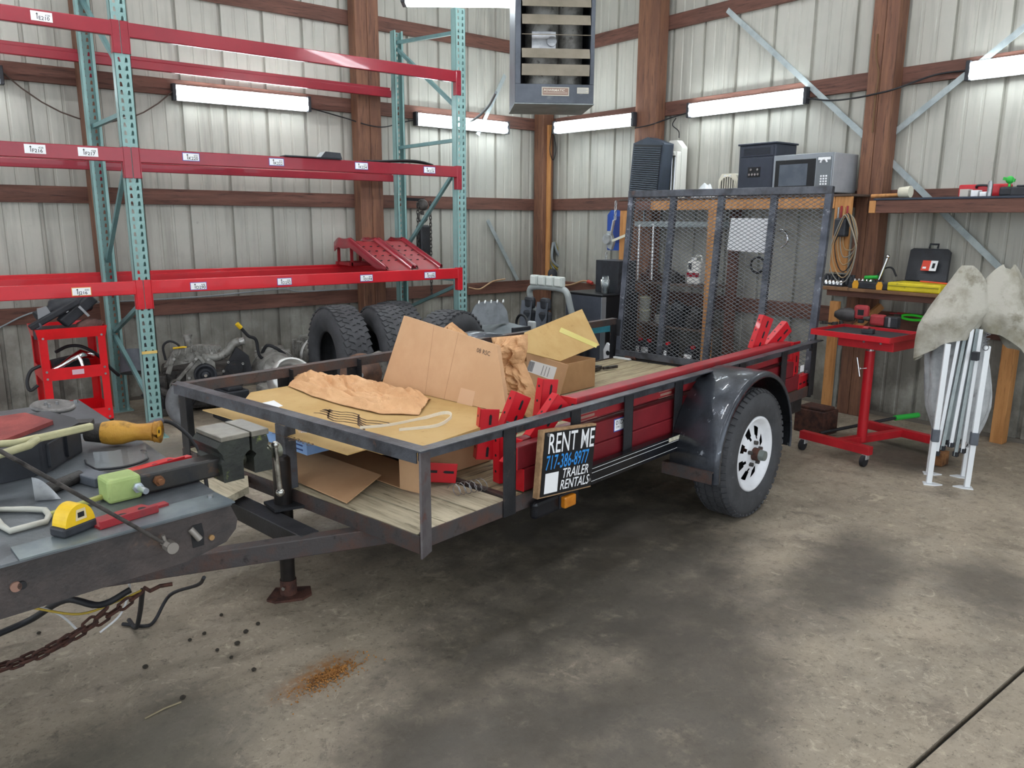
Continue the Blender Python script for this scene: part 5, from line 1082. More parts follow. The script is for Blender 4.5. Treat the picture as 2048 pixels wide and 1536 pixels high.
for i in range(7): eb(MB().tube(spline([(-.45+.06*i, -.03, .20), (-.42+.06*i, -.07, .16-.02*(i % 2)), (-.40+.05*i, -.04, .08)]), .010, 6), 'wiring_loom', RUB)
# radiator hose leaning in front of the engine
wire([ony(364, 770, 6.15), ony(348, 788, 6.13), ony(345, 812, 6.12), ony(355, 832, 6.1), ony(374, 846, 6.05)], 'thick grey bent radiator hose below the engine', .05, M('hose_grey', '7b7d80', .6, 0, '6a6c70', 8), name='radiator_hose', cat='hose')
q = ony(374, 846, 6.05); tag(MB().cyl((0, 0, 0), (.012, -.012, -.006), .038, n=16).build('hose_mouth', INK, bpy.data.objects['radiator_hose'], q-bpy.data.objects['radiator_hose'].location), 'dark open end', 'x') and None
o = bpy.data.objects['hose_mouth']; del o['label']; del o['category']
tag(MB().bx(-.1, .12, -.14, .14, 0, .03).bx(-.08, .10, -.12, .12, .03, .24).bx(-.06, .06, -.1, .1, .24, .27).build('battery_crate', BPL, None, (1.98, 6.06, 0), .1, bev=.01), 'black crate on the floor under the grey radiator hose', 'crate')
# gearboxes with dipstick tubes
def gearbox(x, y, rz, label, h=.44, tube=None, tip=YEL):
    t = thing('gearbox', label, 'gearbox', (x, y, 0), rz, group='gearboxes along the left wall')
    MB().lathe([(.165, 0), (.19, 0), (.19, .02), (.17, .03), (.14, .14), (.12, .2), (.11, .3), (.0, .3)], (0, 0, h-.2), (.1, -1, .25), 28).build('bell_housing', ALU, t)
    MB().lathe([(.15, .0), (.192, 0), (.192, .012), (.15, .012), (.15, 0)], (0, .03, h-.2), (.1, 1, -.25), 28).build('flange', M('bright_alu', ''), t)
    for i in range(8): a_ = 2*PI*i/8; MB().cyl((.178*math.cos(a_), -.005, h-.2+.178*math.sin(a_)), (.178*math.cos(a_), -.03, h-.2+.178*math.sin(a_)), .012, n=8).build('bolt_ear', ALU, t)
    MB().bx(-.14, .14, .05, .45, .02, h-.14).bx(-.1, .1, .1, .42, h-.14, h-.04).build('case', ALU, t, bev=.03)
    for i in range(5): MB().bx(-.15, .15, .12+i*.07, .135+i*.07, .05, h-.08).build('rib', ALU, t, bev=.004)
    MB().bx(-.15, .15, .08, .42, 0, .05).build('oil_pan', GREASE, t, bev=.01)
    MB().tube(spline([(-.1, .02, h-.06), (-.05, .0, h+.02), (.02, -.02, h+.0), (.09, .0, h-.06)]), .014, 8).build('cable', RUB, t)
    if tube:
        pts = [Vector(p)-t.location for p in tube]; pts = [Matrix.Rotation(-rz, 3, 'Z')@p for p in pts]
        MB().tube(spline(pts), .013, 8).build('dipstick_tube', RUB, t); MB().cyl(pts[0], pts[0]+(pts[0]-pts[1]).normalized()*.05, .018, n=10).build('dipstick_cap', tip, t)
    return t
gearbox(2.42, 6.25, -.35, 'aluminium gearbox with a bent yellow-tipped dipstick tube', .50, [ony(482, 656, 6.2), ony(497, 672, 6.2), ony(512, 680, 6.2), ony(522, 715, 6.2), (2.45, 6.2, .42)])
gearbox(3.0, 6.57, -.1, 'aluminium gearbox with a straight dipstick tube before the tires', .52, [ony(649, 636, 6.25), ony(655, 670, 6.25), ony(662, 708, 6.25), (3.02, 6.28, .44)], M('bright_alu', ''))
bh = thing('bell_ring', 'round aluminium bell housing ring lying behind the trailer front', 'car part', (2.27, 5.58, 0))
MB().lathe([(.13, 0), (.17, 0), (.175, .02), (.17, .1), (.15, .14), (.13, .14), (.13, 0)], (0, 0, .33), (0, -.8, .6), 30).build('ring', M('bright_alu', ''), bh); MB().bx(-.16, .16, .0, .3, 0, .3).build('casing', ALU, bh, bev=.03); MB().prism([(-.05, .1), (.08, .1), (.09, .3), (.03, .34), (-.06, .3)], (.0, -.01, 0), (1, 0, 0), (0, 0, 1), .05).build('bracket', M('bright_alu', ''), bh, bev=.01)
# brake hub
q = ony(722, 748, 5.0); kn = thing('brake_hub', 'rusty brake rotor and steering knuckle on the floor by the tires', 'car part', (q.x, 5.0, 0))
MB().lathe([(.0, .05), (.05, .05), (.055, .02), (.09, .018), (.095, .0), (.15, 0), (.15, -.025), (.0, -.025)], (0, 0, q.z), (-.5, -.8, .1), 32).build('rotor', M('rotor_rust', '5d4a42', .6, .5, '7a5c4c', 14), kn); MB().cyl((-.02, -.04, q.z), (-.035, -.065, q.z+.005), .018, n=12).build('hub_nut', STEEL, kn)
MB().prism([(.05, q.z-.16), (.2, q.z-.18), (.23, q.z-.02), (.18, q.z+.14), (.1, q.z+.12), (.08, 0.02)], (.03, .10, 0), (1, 0, 0), (0, 0, 1), .06).bx(-.1, .2, .05, .2, 0, .25).build('knuckle', ALU, kn, bev=.015)
# tires
def big_tire(x, y, ang, label, R=.43, W=.27, tilt=0.):
    t = thing('truck_tire', label, 'tire', (x, y, 0), group='loose truck tires')
    ax = Vector((math.cos(ang), math.sin(ang), tilt)).normalized(); O_ = Vector((0, 0, R+.005)); h = W/2
    prof = [(R*.52, -h*.62), (R*.54, -h*.78), (R*.66, -h*1.0), (R*.82, -h*1.0), (R*.94, -h*.86), (R*.985, -h*.72), (R, -h*.45), (R*1.004, 0), (R, h*.45), (R*.985, h*.72), (R*.94, h*.86), (R*.82, h), (R*.66, h), (R*.54, h*.78), (R*.52, h*.62), (R*.56, h*.5), (R*.9, h*.6), (R*.93, 0), (R*.9, -h*.6), (R*.56, -h*.5), (R*.52, -h*.62)]
    MB().lathe(prof, O_, ax, 48).build('carcass', TIRE, t)
    mb = MB(); xx, yy = mb.frame(ax); nb = 46
    for i in range(nb):
        for k_, (off, wd, ln, sh, an) in enumerate(((-.62, .20, .8, 0, .5), (-.3, .22, .7, .4, -.5), (0, .22, .75, .1, .5), (.3, .22, .7, .6, -.5), (.62, .20, .8, .2, .5))):
            a_ = 2*PI*(i+sh)/nb; d = xx*math.cos(a_)+yy*math.sin(a_); tn = ax.cross(d); Rm = Matrix((tn, ax, d)).transposed()@Matrix.Rotation(an*.7, 3, 'Z')
            rr = R*(1.0 if abs(off) < .5 else .985); mb.box(O_+d*(rr+.001)+ax*(off*h), (2*PI*R/nb*ln, wd*W, .014), Rm)
    mb.build('tread_lugs', TIRE, t)['kind'] = 'stuff'; return t
AX = math.radians(51.5)-math.radians(-118)
big_tire(2.80, 5.80, math.radians(176), 'truck tire with its open side facing left, leftmost of the tires', .43, .27)
big_tire(3.11, 5.62, math.radians(172), 'truck tire with tread facing the camera, second from the left', .43, .26)
big_tire(3.34, 4.98, math.radians(-64), 'truck tire nearest the upright carton with its side facing right', .43, .27)
big_tire(3.43, 5.98, math.radians(176), 'truck tire behind the other three against the rack end', .42, .26)
# kids ride-on car
kc = thing('ride_on_car', 'black battery ride-on toy car with grey roll bar and four lamps', 'toy car', (3.87, 5.12, 0), math.radians(3))
CB = M('toy_black', '24272b', .35, 0, '31353a', 5); CG = M('toy_grey', '6e7579', .5, 0, '5f666a', 6); CLG = M('toy_light_grey', '9aa09f', .5)
prof = [(0, .24), (.03, .46), (.12, .56), (.42, .61), (.46, .50), (.92, .50), (.95, .62), (1.12, .64), (1.15, .5), (1.15, .22), (1.08, .22), (1.02, .33), (.88, .33), (.80, .22), (.42, .22), (.36, .32), (.2, .32), (.12, .22)]
for y0, d in ((.0, .10), (.52, .10)): MB().prism(prof, (0, y0+d, 0), (1, 0, 0), (0, 0, 1), d).build('side_panel', CB, kc, bev=.02)
MB().grid(lambda u, v: (.02+u*.42, .06+.5*v, .47+.16*math.sin(u*1.5)+.025*math.sin(PI*v)), 8, 6).build('hood', CG, kc)
MB().bx(.0, 1.14, .09, .53, .2, .34).bx(1.05, 1.13, .09, .53, .34, .6).build('floor_pan', CB, kc, bev=.01); MB().bx(-.03, .05, .0, .62, .2, .36).build('bumper', CB, kc, bev=.02)
for x in (.28, .95):
    for y in (-.03, .53):
        MB().lathe([(.0, -.06), (.1, -.06), (.165, -.055), (.175, -.03), (.175, .03), (.165, .055), (.1, .06), (0, .06)], (x, y+.06, .178), (0, 1, 0), 28).build('wheel', BPL, kc)
for y in (.14, .35):
    MB().grid(lambda u, v: (.72+.05*v+.02*math.sin(PI*u), y+.15*u, .46+.36*v), 4, 6).build('seat_front', GPL, kc); MB().bx(.765, .83, y-.005, y+.155, .42, .74).bx(.775, .84, y+.015, y+.135, .74, .86).bx(.56, .80, y, y+.15, .36, .44).build('seat', BPL, kc, bev=.03)
MB().tube(spline([(1.02, .05, .62), (.95, .05, .82), (.93, .06, .90), (.93, .12, .935), (.93, .31, .945), (.93, .50, .935), (.93, .56, .90), (.95, .57, .82), (1.02, .57, .62)]), .03, 12).build('roll_bar', CLG, kc)
for i in range(4): mb = MB(); mb.bx(.89, .95, .10+i*.108, .20+i*.108, .955, 1.05); p_ = mb.build('lamp_pod', M('pod_grey', 'b9bfba', .5), kc, bev=.012); MB().bx(.884, .8895, .115+i*.108, .185+i*.108, .967, 1.038).build('lamp_lens', M('pod_lens', 'cfd4ce', .35), p_, bev=.004)
MB().tube([(.55+.02*math.cos(a_), .25+.1*math.cos(a_), .63+.09*math.sin(a_)) for a_ in [2*PI*i/20 for i in range(20)]], .012, 8, closed=True).build('steering_wheel', RUB, kc); MB().bx(.44, .5, .06, .56, .5, .64).build('dashboard', GPL, kc, bev=.03)
MB().bx(.40, .44, -.06, .02, .62, .70).build('wing_mirror', M('mirror_grey', 'a4a8a8', .4), kc, bev=.012); MB().bx(.2, .42, -.03, .0, .60, .66).build('radio', BPL, kc, bev=.006)
for x0, x1, z0_, z1_ in ((.30, .36, .44, .47), (.34, .36, .47, .50), (.46, .53, .455, .50), (.545, .575, .46, .505)): MB().bx(x0, x1, -.0025, .0015, z0_, z1_).build('decal', WHTP, kc)
MB().bx(.84, .92, -.003, .001, .505, .512).build('door_handle', GPL, kc)
tag(MB().grid(lambda u, v: (.36*(u-.5), .012*math.sin(u*9)+.03*v, .20*v*(1-.5*(2*u-1)**4)), 14, 6).grid(lambda u, v: (.36*(.5-u), .07+.012*math.sin(u*9)-.03*v, .20*v*(1-.5*(2*u-1)**4)), 14, 6).build('laced_cushion', M('quilt_grey', '7b8084', .85, 0, '696e72', 9, bump=.5), None, (4.06, 5.4, .66), -.15), 'grey laced cushion standing on the toy car hood', 'cushion')
o = bpy.data.objects['laced_cushion']
for i in range(5): MB().tube([(-.12+.06*i, .01, .185), (-.10+.06*i, .035, .205), (-.085+.06*i, .06, .185)], .007, 6).build('lace', M('lace_white', 'c9cccb', .7), o)
# mini fridge with a black box and a cup
fx0, fy0 = 5.10, 5.08
fg = thing('mini_fridge', 'dark grey mini fridge beside the wooden shelf posts', 'fridge', (fx0, fy0, 0)); FZ = .885
MB().bx(.05, .48, 0, .5, .03, FZ-.02).bx(-.005, .49, -.005, .505, FZ-.02, FZ).bx(.06, .12, .03, .08, 0, .03).bx(.06, .12, .42, .47, 0, .03).bx(.38, .44, .03, .08, 0, .03).bx(.38, .44, .42, .47, 0, .03).build('cabinet', M('fridge_black', '17181c', .4), fg, bev=.006)
MB().bx(0, .048, .012, .5, .05, FZ-.022).build('door', M('fridge_door', '4e525c', .45, .1, '454952', 5), fg, bev=.005); MB().bx(-.004, .05, .0, .0115, .05, FZ-.022).build('door_edge', M('fridge_trim', 'a6a9ae', .35, .6), fg)
tag(MB().bx(0, .24, 0, .30, .0, .30).bx(.01, .23, -.004, 0, .02, .05).bx(.01, .23, -.004, 0, .1, .12).bx(.01, .23, -.004, 0, .18, .2).build('black_crate', BPL, None, (fx0+.22, fy0+.02, FZ+.001), bev=.006), 'black plastic crate standing on the mini fridge', 'crate')
q = onx(1197, 580, fx0+.12); tag(MB().lathe([(.0, 0), (.030, 0), (.042, .13), (.044, .13), (.033, .002), (.032, .16), (.034, .16)], (0, 0, 0), (0, 0, 1), 24).build('plastic_cups', GLASS, None, (fx0+.12, fy0+.09, FZ+.001)), 'stack of clear plastic cups on the mini fridge', 'cup')
# teal trestle in front of the fridge
A, B_ = ony(1150, 668, 4.98), ony(1240, 646, 4.98)
tt = thing('teal_trestle', 'short teal steel trestle in front of the mini fridge', 'trestle', (A.x, 4.98, 0)); zz = (A.z+B_.z)/2
MB().bx(-.02, B_.x-A.x+.02, -.02, .02, zz-.04, zz+.04).build('top_bar', M('teal_dark', '3f8ea0', .45, .05, '2f7888', 6), tt, bev=.004)
for x in (.03, B_.x-A.x-.03): MB().bx(x-.02, x+.02, -.018, .018, 0, zz-.04).build('leg', M('teal_dark', ''), tt)
q = onx(1190, 712, 4.98); hs = thing('hand_saw', 'white handle of a hand saw sticking up before the fridge', 'saw', (5.02, 4.90, 0))
MB().prism([(-.06, .30), (.06, .30), (.07, .40), (.03, .47), (-.05, .42)], (0, .0, 0), (0, 1, 0), (0, 0, 1), .02).build('handle', WHT, hs, bev=.006); MB().cyl((-.004, .01, .375), (.024, .01, .375), .022, n=14).build('grip_hole', INK, hs); MB().prism([(-.05, .0), (.01, .0), (.055, .3), (-.055, .3)], (.008, 0, 0), (0, 1, 0), (0, 0, 1), .002).build('blade', STEEL, hs)
# cords on the corner post
YC_ = M('cord_yellow', 'b5a04a', .6, 0, '8f8560', 9); pz = YL-.21
for k_ in range(4):
    dx = k_*5; lb = ('outermost', 'second', 'third', 'innermost')[k_]
    wire([ony(1106, 485, pz-.02*k_), ony(1100+dx*.3, 520, pz-.02*k_), ony(1108+dx, 548-k_*4, pz-.02*k_), ony(1121+dx*.6, 530, pz-.02*k_), ony(1122-dx*.5, 505, pz-.02*k_), ony(1108, 484, pz-.02*k_)], lb+' loop of yellow cord hanging at the corner post', .016, YC_ if k_ % 2 == 0 else M('grey_cable', ''), name='cord_loop', cat='cord')
q = ony(1104, 548, YL-.25); tag(MB().lathe([(0, .02), (.05, .02), (.062, .005), (.062, -.02), (0, -.02)], (0, 0, 0), (-.5, -.85, 0), 24).build('round_outlet', BPL, None, q), 'round black outlet box on the corner post', 'outlet')
wire([ony(1090, 575, YL-.24), ony(1098, 556, YL-.27), ony(1104, 550, YL-.27)], 'short dark cord from the round outlet', .008, M('tan_cord', ''))
wire([onx(1112, 556, XR-.19), onx(1125, 568, XR-.10), onx(1140, 570, XR-.07), onx(1165, 562, XR-.07), onx(1177, 563, XR-.07)], 'tan extension cord running along the right wall girt', .010, M('tan_cord', ''))
tag(MB().cyl((0, 0, 0), (0, -.07, -.015), .022, .018, n=12).build('cord_plug', M('plug_red', 'b8433a', .5), None, onx(1176, 563, XR-.075)), 'red plug end of the extension cord above the fridge', 'plug')
# ------------------------------------------------------------------ wooden shelf against the right wall, behind the gate
SX0, SX1 = 5.76, 6.13
ys = [onx(1247, 420, SX0).y, onx(1425, 420, SX0).y, onx(1683, 430, SX0).y]; SZT = 1.745
shf = thing('wooden_shelf', 'home-made pine shelf unit standing behind the ramp gate', 'shelf', (SX0, ys[1], 0))
def sw(mb, name, mats, bev=.003, t=None): t = t or shf; return mb.build(name, mats, t, -t.location, bev=bev)
for y in (ys[0], ys[1]): sw(MB().bx(SX0, SX0+.045, y-.045, y+.045, 0, SZT-.09), 'post', WOODY); sw(MB().bx(SX1-.05, SX1, y-.045, y+.045, 0, SZT-.09), 'post', WOODG)
sw(MB().bx(SX0, SX0+.03, ys[2]-.07, ys[2]+.06, 1.17, SZT-.001), 'back_board', WOODY)
yA, yB = ys[2]-.07, ys[0]+.06
sw(MB().bx(SX0-.005, SX0+.035, ys[0]-.35, yB, SZT-.09, SZT-.001), 'front_rail', WOODG); sw(MB().bx(SX0, SX0+.04, yA+.135, ys[0]-.352, SZT-.09, SZT-.001), 'front_rail', WOODY)
sw(MB().bx(SX0-.01, SX1, yA, yB, SZT, SZT+.018), 'top_board', M('shelf_board', '4e4038', .75, 0, '5d4c42', 5))
for z in (.97, .56, .20): sw(MB().bx(SX0+.05, SX1, ys[1]+.05, ys[0]-.05, z-.02, z), 'shelf_board', M('shelf_board', ''))
sw(MB().bx(SX1-.05, SX1-.01, ys[2]-.05, ys[2]+.04, 0, SZT-.002), 'post', WOODG)
zt3 = SZT+.019
# tower lamp housing with louvres
a_, b_ = onx(1257, 390, SX0+.05), onx(1322, 390, SX0+.05)
tw_ = thing('louvred_tower', 'dark slatted tower heater leaning at the left end of the shelf', 'heater', (SX0+.06, b_.y+.06, zt3), R=(math.radians(5), 0, 0)); wd_ = a_.y-b_.y-.03; hh_ = .53
DG = M('tower_dark', '3a4350', .4, .1, '2f3742', 5)
MB().prism([(0, 0), (wd_, 0), (wd_, hh_-.03), (wd_*.55, hh_+.03), (0, hh_-.02)], (.02, 0, 0), (0, 1, 0), (0, 0, 1), .14).build('housing', DG, tw_, bev=.01)
for i in range(22): MB().box((.012, wd_/2, .04+i*(hh_-.09)/22), (.012, wd_-.05, .008), rotm(ry=.5)).build('slat', M('tower_slat', '59636e', .35, .2), tw_)
MB().bx(.015, .0195, .02, wd_-.02, .02, hh_-.04).build('backing', M('tower_back', '1f2329', .5), tw_)
# white quartz heater
c_, d_ = onx(1322, 390, SX0+.2), onx(1358, 390, SX0+.2)
qz = thing('quartz_heater', 'white upright quartz heater beside the dark slatted tower', 'heater', (SX0+.235, d_.y+.07, zt3)); wq = c_.y-d_.y
mb = MB(); pr_ = [(0, 0), (wq, 0), (wq*.98, .44), (wq*.7, .55), (wq*.3, .55), (0, .48)]
mb.prism(pr_, (.06, 0, 0), (0, 1, 0), (0, 0, 1), .08); mb.bx(.0, .06, 0, .03, 0, .44); mb.bx(.0, .06, wq-.025, wq, 0, .40); mb.bx(0, .06, .03, wq-.025, 0, .04); mb.bx(0, .06, .03, wq-.025, .40, .44); mb.build('shell', M('heater_white', 'dcdcd4', .5), qz, bev=.01)
for i in range(3): MB().cyl((.03, .05+i*.04, .05), (.03, .05+i*.04, .39), .01, n=10).build('quartz_tube', CHROME, qz)
MB().box((-.003, wq/2, .475), (.02, .06, .015), rotm(rx=.3)).build('handle_slot', INK, qz) if False else None
# plastic bag
bgp = onx(1410, 388, SX0+.12); mb = MB()
mb.grid(lambda u, v: (.12*(v-.5), .24*(u-.5), .12*math.sin(PI*u)*max(0, math.sin(PI*v))**.6*(1+.35*NZ.noise(Vector((u*5, v*5, 3))))+.001), 18, 12)
tag(mb.build('plastic_bag', M('bag_white', 'd3d7d8', .35, 0, 'c0c5c7', 8, bump=.8), None, (SX0+.12, bgp.y, zt3)), 'crumpled white plastic bag on the shelf top', 'bag')
# small fan heater
f0, f1 = onx(1436, 385, SX0+.1), onx(1474, 385, SX0+.1); wf = max(.15, f0.y-f1.y)
fh = thing('fan_heater', 'small cream fan heater on the shelf top', 'heater', (SX0+.08, f1.y, zt3)); CRM = M('cream_plastic', 'ddd9c8', .5)
MB().prism([(0, 0), (wf, 0), (wf, .15), (wf*.85, .20), (wf*.15, .20), (0, .15)], (.02, 0, 0), (0, 1, 0), (0, 0, 1), .1).build('case', CRM, fh, bev=.015)
MB().lathe([(.0, .003), (wf*.42, .003), (wf*.42, .0)], (.02, wf/2, .09), (-1, 0, 0), 24).build('fan_opening', M('fan_shadow', '6f6d66', .6), fh)
for i in range(7): rr = wf*.42; y_ = -rr*.86+rr*1.72*i/6; hh = math.sqrt(max(0, rr*rr-y_*y_)); MB().bx(.008, .014, wf/2+y_-.003, wf/2+y_+.003, .09-hh, .09+hh).build('grille_bar', CRM, fh)
MB().tube(arc((.011, wf/2, .09), wf*.43, 0, 2*PI, 24, (0, 1, 0), (0, 0, 1)), .005, 6).build('grille_ring', CRM, fh)
for y in (.4, .65): MB().cyl((.02, wf*y, .178), (.008, wf*y, .178), .010, n=12).build('knob', WHT, fh)
# cabinet heater
h0, h1 = onx(1474, 385, SX0+.06), onx(1546, 385, SX0+.06); wh = h0.y-h1.y; zh = onx(1478, 289, SX0+.06).z-zt3
ch = thing('cabinet_heater', 'dark grey boxy cabinet heater with round knobs behind the microwave', 'heater', (SX0+.06, h1.y, zt3)); CHM = M('cabinet_dark', '343a47', .45, 0, '2c323e', 5)
MB().bx(.0, .30, 0, wh, 0, zh-.015).build('cabinet', CHM, ch, bev=.006); MB().bx(-.012, .31, -.012, wh+.012, zh-.015, zh).build('top', CHM, ch, bev=.004)
MB().bx(-.006, 0, .02, wh-.02, zh-.11, zh-.03).build('vent_frame', CHM, ch, bev=.003)
for i in range(6): MB().bx(-.009, -.006, .05, wh-.05, zh-.096+i*.010, zh-.091+i*.010).build('vent_slat', M('vent_dark', '20242c', .5), ch)
MB().bx(-.004, 0, .02, wh-.02, .02, zh-.125).build('door', CHM, ch, bev=.003); MB().bx(-.007, -.004, wh*.38, wh*.72, zh*.36, zh*.55).build('control_panel', INK, ch)
for y, z in ((.42, .41), (.50, .41), (.58, .41), (.66, .41), (.44, .50), (.62, .50)): MB().cyl((-.007, wh*y, zh*z), (-.016, wh*y, zh*z), .010, n=12).build('knob', CHROME, ch)
# microwave
m0, m1 = onx(1543, 388, SX0-.02), onx(1660, 388, SX0-.02); wm = m0.y-m1.y; zm = onx(1545, 312, SX0-.02).z-zt3
mw = thing('microwave', 'silver microwave oven with black door on the shelf top', 'microwave', (SX0-.02, m1.y, zt3)); SLV = M('microwave_silver', 'b4b9be', .4, .3, 'a5aab0', 4)
MB().bx(.015, .38, 0, wm, .012, zm).build('cabinet', SLV, mw, bev=.008); MB().bx(0, .015, 0, wm, .012, zm).build('front_frame', M('microwave_frame', '8f959b', .4, .4), mw, bev=.003)
MB().bx(-.004, 0, wm*.27, wm-.02, .035, zm-.04).build('door', M('door_black', '1b1d20', .25), mw, bev=.003); MB().bx(-.006, -.004, wm*.40, wm-.06, .07, zm-.075).build('window', M('door_window', '59616b', .3, 0, '4c545e', 9), mw)
MB().bx(-.005, 0, .01, wm*.25, .03, zm-.03).build('control_panel', M('panel_grey', '6c7276', .4), mw)
for i in range(3):
    for j in range(4): MB().bx(-.008, -.005, wm*.065+i*.022, wm*.065+i*.022+.013, .07+j*.020, .083+j*.020).build('key', WHTP, mw)
mb = MB(); mb.tube(arc((-.006, wm*.14, zm-.075), .026, 0, PI, 10, (0, 1, 0), (0, 0, 1)), .008, 6); mb.bx(-.0075, -.005, wm*.03, wm*.23, zm-.055, zm-.035); mb.build('safety_sticker', WHTP, mw)
for x in (.04, .34):
    for y in (.04, wm-.04): MB().cyl((x, y, 0), (x, y, .012), .012, n=10).build('foot', RUB, mw)
# things on the inner shelves, seen through the mesh
def on_shelf(px, py, X, z): q = onx(px, py, X); return Vector((X, q.y, z))
X5 = SX0+.17
jg = thing('oil_jug', 'white plastic jug with a red stripe on the upper shelf behind the gate', 'jug', on_shelf(1393, 540, X5, .971))
MB().bx(-.05, .05, -.075, .075, 0, .22).build('body', M('jug_white', 'dcdad4', .5), jg, bev=.02); MB().bx(-.053, -.05, -.07, .07, .07, .11).build('red_stripe', REDB, jg); MB().bx(-.053, -.05, .02, .055, .14, .20).build('print', INK, jg)
MB().cyl((0, .04, .22), (0, .04, .25), .02, n=14).build('cap', WHT, jg); MB().tube(spline([(0, -.06, .215), (0, -.05, .26), (0, 0, .265), (0, .02, .225)]), .01, 8).build('handle', M('jug_white', ''), jg)
for k_, (py, z, lb) in enumerate(((0, .561, 'clear jar with a cream lid on the shelf, lower of two stacked'), (0, .686, 'clear jar with a cream lid on the shelf, upper of two stacked'))):
    p_ = on_shelf(1291, 600, X5, z); j = thing('storage_jar', lb, 'jar', p_, group='stacked jars'); MB().cyl((0, 0, 0), (0, 0, .105), .055, n=20).build('jar', M('jar_dusty', 'a9a99a', .3, 0, '8d8d7e', 9), j); MB().cyl((0, 0, .105), (0, 0, .124), .058, n=20).build('lid', M('jar_lid', 'c9c7a8', .5), j)
for i, px in enumerate((1283, 1301, 1338, 1388)):
    p_ = on_shelf(px, 700, X5-.04, .201); lb = ('leftmost', 'second from the left', 'third from the left', 'rightmost')[i]
    bt_ = thing('car_battery', lb+' of the car batteries with white labels at the shelf bottom', 'battery', p_, group='car batteries on the bottom shelf')
    MB().bx(-.09, .09, -.05, .05, 0, .17).build('case', BPL, bt_, bev=.006); MB().bx(-.0925, -.09, -.045, .045, .02, .12).build('label', WHTP, bt_); MB().bx(-.07, -.03, -.04, -.01, .17, .20).build('terminal_cap', REDL, bt_, bev=.004); MB().bx(-.07, -.03, .01, .04, .17, .19).build('terminal_cap', BPL, bt_, bev=.004)
def junk(name, px, X, z, sx, sy, sz, mat, label, cat):
    p_ = on_shelf(px, 600, X, z); mb = MB(); mb.bx(-sx/2, sx/2, -sy/2, sy/2, 0, sz*.6); mb.cyl((0, -sy*.3, sz*.6), (0, sy*.25, sz*.8), sz*.25, n=14); mb.bar((-sx*.3, -sy*.2, sz*.6), (sx*.1, sy*.3, sz), sx*.2, sz*.15); mb.cyl((-sx*.5, 0, sz*.3), (-sx*.62, 0, sz*.3), sz*.22, n=14)
    return tag(mb.build(name, mat, None, p_, bev=.008), label, cat)
junk('alternator', 1360, X5, .561, .2, .22, .24, BLK, 'black greasy alternator on the middle shelf behind the gate', 'car part')
junk('starter_motor', 1395, X5, .561, .16, .14, .2, GREASE, 'greasy starter motor on the middle shelf beside the alternator', 'car part')
junk('pump_housing', 1332, X5, .561, .16, .14, .15, ALU, 'dull aluminium pump housing on the middle shelf behind the gate bar', 'car part')
junk('carburettor', 1345, X5, .971, .16, .16, .12, GREASE, 'small dark carburettor on the upper shelf left of the white jug', 'car part')
junk('wire_nest', 1300, X5, .971, .14, .16, .13, RUST, 'rusty parts at the left end of the upper shelf', 'car part')
p_ = on_shelf(1345, 440, X5, 1.50); 
tp_ = thing('metal_tray', 'long grey metal tray hung under the shelf top', 'tray', (SX0+.1, ys[1]+.06, 1.50)); Lq = ys[0]-ys[1]-.12
MB().bx(0, .25, 0, Lq, 0, .006).bx(0, .006, 0, Lq, .006, .05).bx(.244, .25, 0, Lq, .006, .05).build('pan', GALV, tp_, bev=.002)
for y in (.02, Lq-.03): MB().bx(.1, .12, y, y+.01, .05, SZT-1.5-.001).build('hanger', GALV, tp_)
for px, lb in ((1279, 'left of two pale perforated strips hanging behind the gate'), (1307, 'right of two pale perforated strips hanging behind the gate')):
    t0, t1 = onx(px, 448, SX0+.06), onx(px-4, 560, SX0+.06); tag(MB().bar(t0-t1+Vector((0, 0, 0)), (0, 0, 0), .018, .004, up=(1, 0, 0)).build('hanging_strip', WHT, None, t1), lb, 'strip', 'perforated strips')
# chrome hook and ring on the wall
q = onx(1560, 478, XR-.07); tag(MB().tube(arc((0, 0, 0), .075, -1.3, 1.7, 16, (0, -1, 0), (0, 0, 1)), .012, 8).build('chrome_hook', CHROME, None, q), 'chrome curved hook on the wall behind the gate', 'hook')
q = onx(1515, 530, XR-.06); tag(MB().tube(arc((0, 0, 0), .07, 0, 2*PI, 24, (0, 1, 0), (0, 0, 1)), .010, 8).build('hose_ring', RUB, None, q), 'dark ring hanging on the wall below the white sheet', 'ring')
# blue creeper and come-along winch on the left shelf post
q0, q1 = onx(1213, 500, XR-.2), onx(1252, 420, XR-.2)
bc = thing('blue_creeper', 'bright blue plastic panel hanging on the wall behind the shelf post', 'panel', (XR-.2, q1.y, q0.z)); wb_, hb_ = q0.y-q1.y, q1.z-q0.z
MB().prism([(.01, 0), (wb_-.01, 0), (wb_, .06), (wb_, hb_-.05), (wb_-.05, hb_), (.05, hb_), (0, hb_-.05), (0, .06)], (0, 0, 0), (0, 1, 0), (0, 0, 1), .04).build('board', M('creeper_blue', '2f52a6', .4, 0, '27468f', 6), bc, bev=.01); MB().bx(-.006, 0, wb_*.3, wb_*.6, hb_*.2, hb_*.85).build('pad', M('creeper_navy', '24397a', .5), bc, bev=.004)
MB().bx(.04, .158, wb_*.4, wb_*.6, hb_*.6, hb_*.7).build('hook_arm', STEEL, bc)
ca = thing('come_along', 'galvanised hand winch with chain hooked over the shelf post', 'hand winch', onx(1232, 400, SX0-.03)); L0_ = ca.location.copy(); ZN = M('winch_zinc', 'c5cacb', .4, .6, 'a9aeb0', 12)
pw = lambda px, py, X=SX0-.03: onx(px, py, X)-L0_
LINK = MB().tube([(math.cos(a_)*.011, 0, math.sin(a_)*.011+(.013 if math.sin(a_) > 0 else -.013)) for a_ in [2*PI*i/12 for i in range(12)]], .005, 6, closed=True)
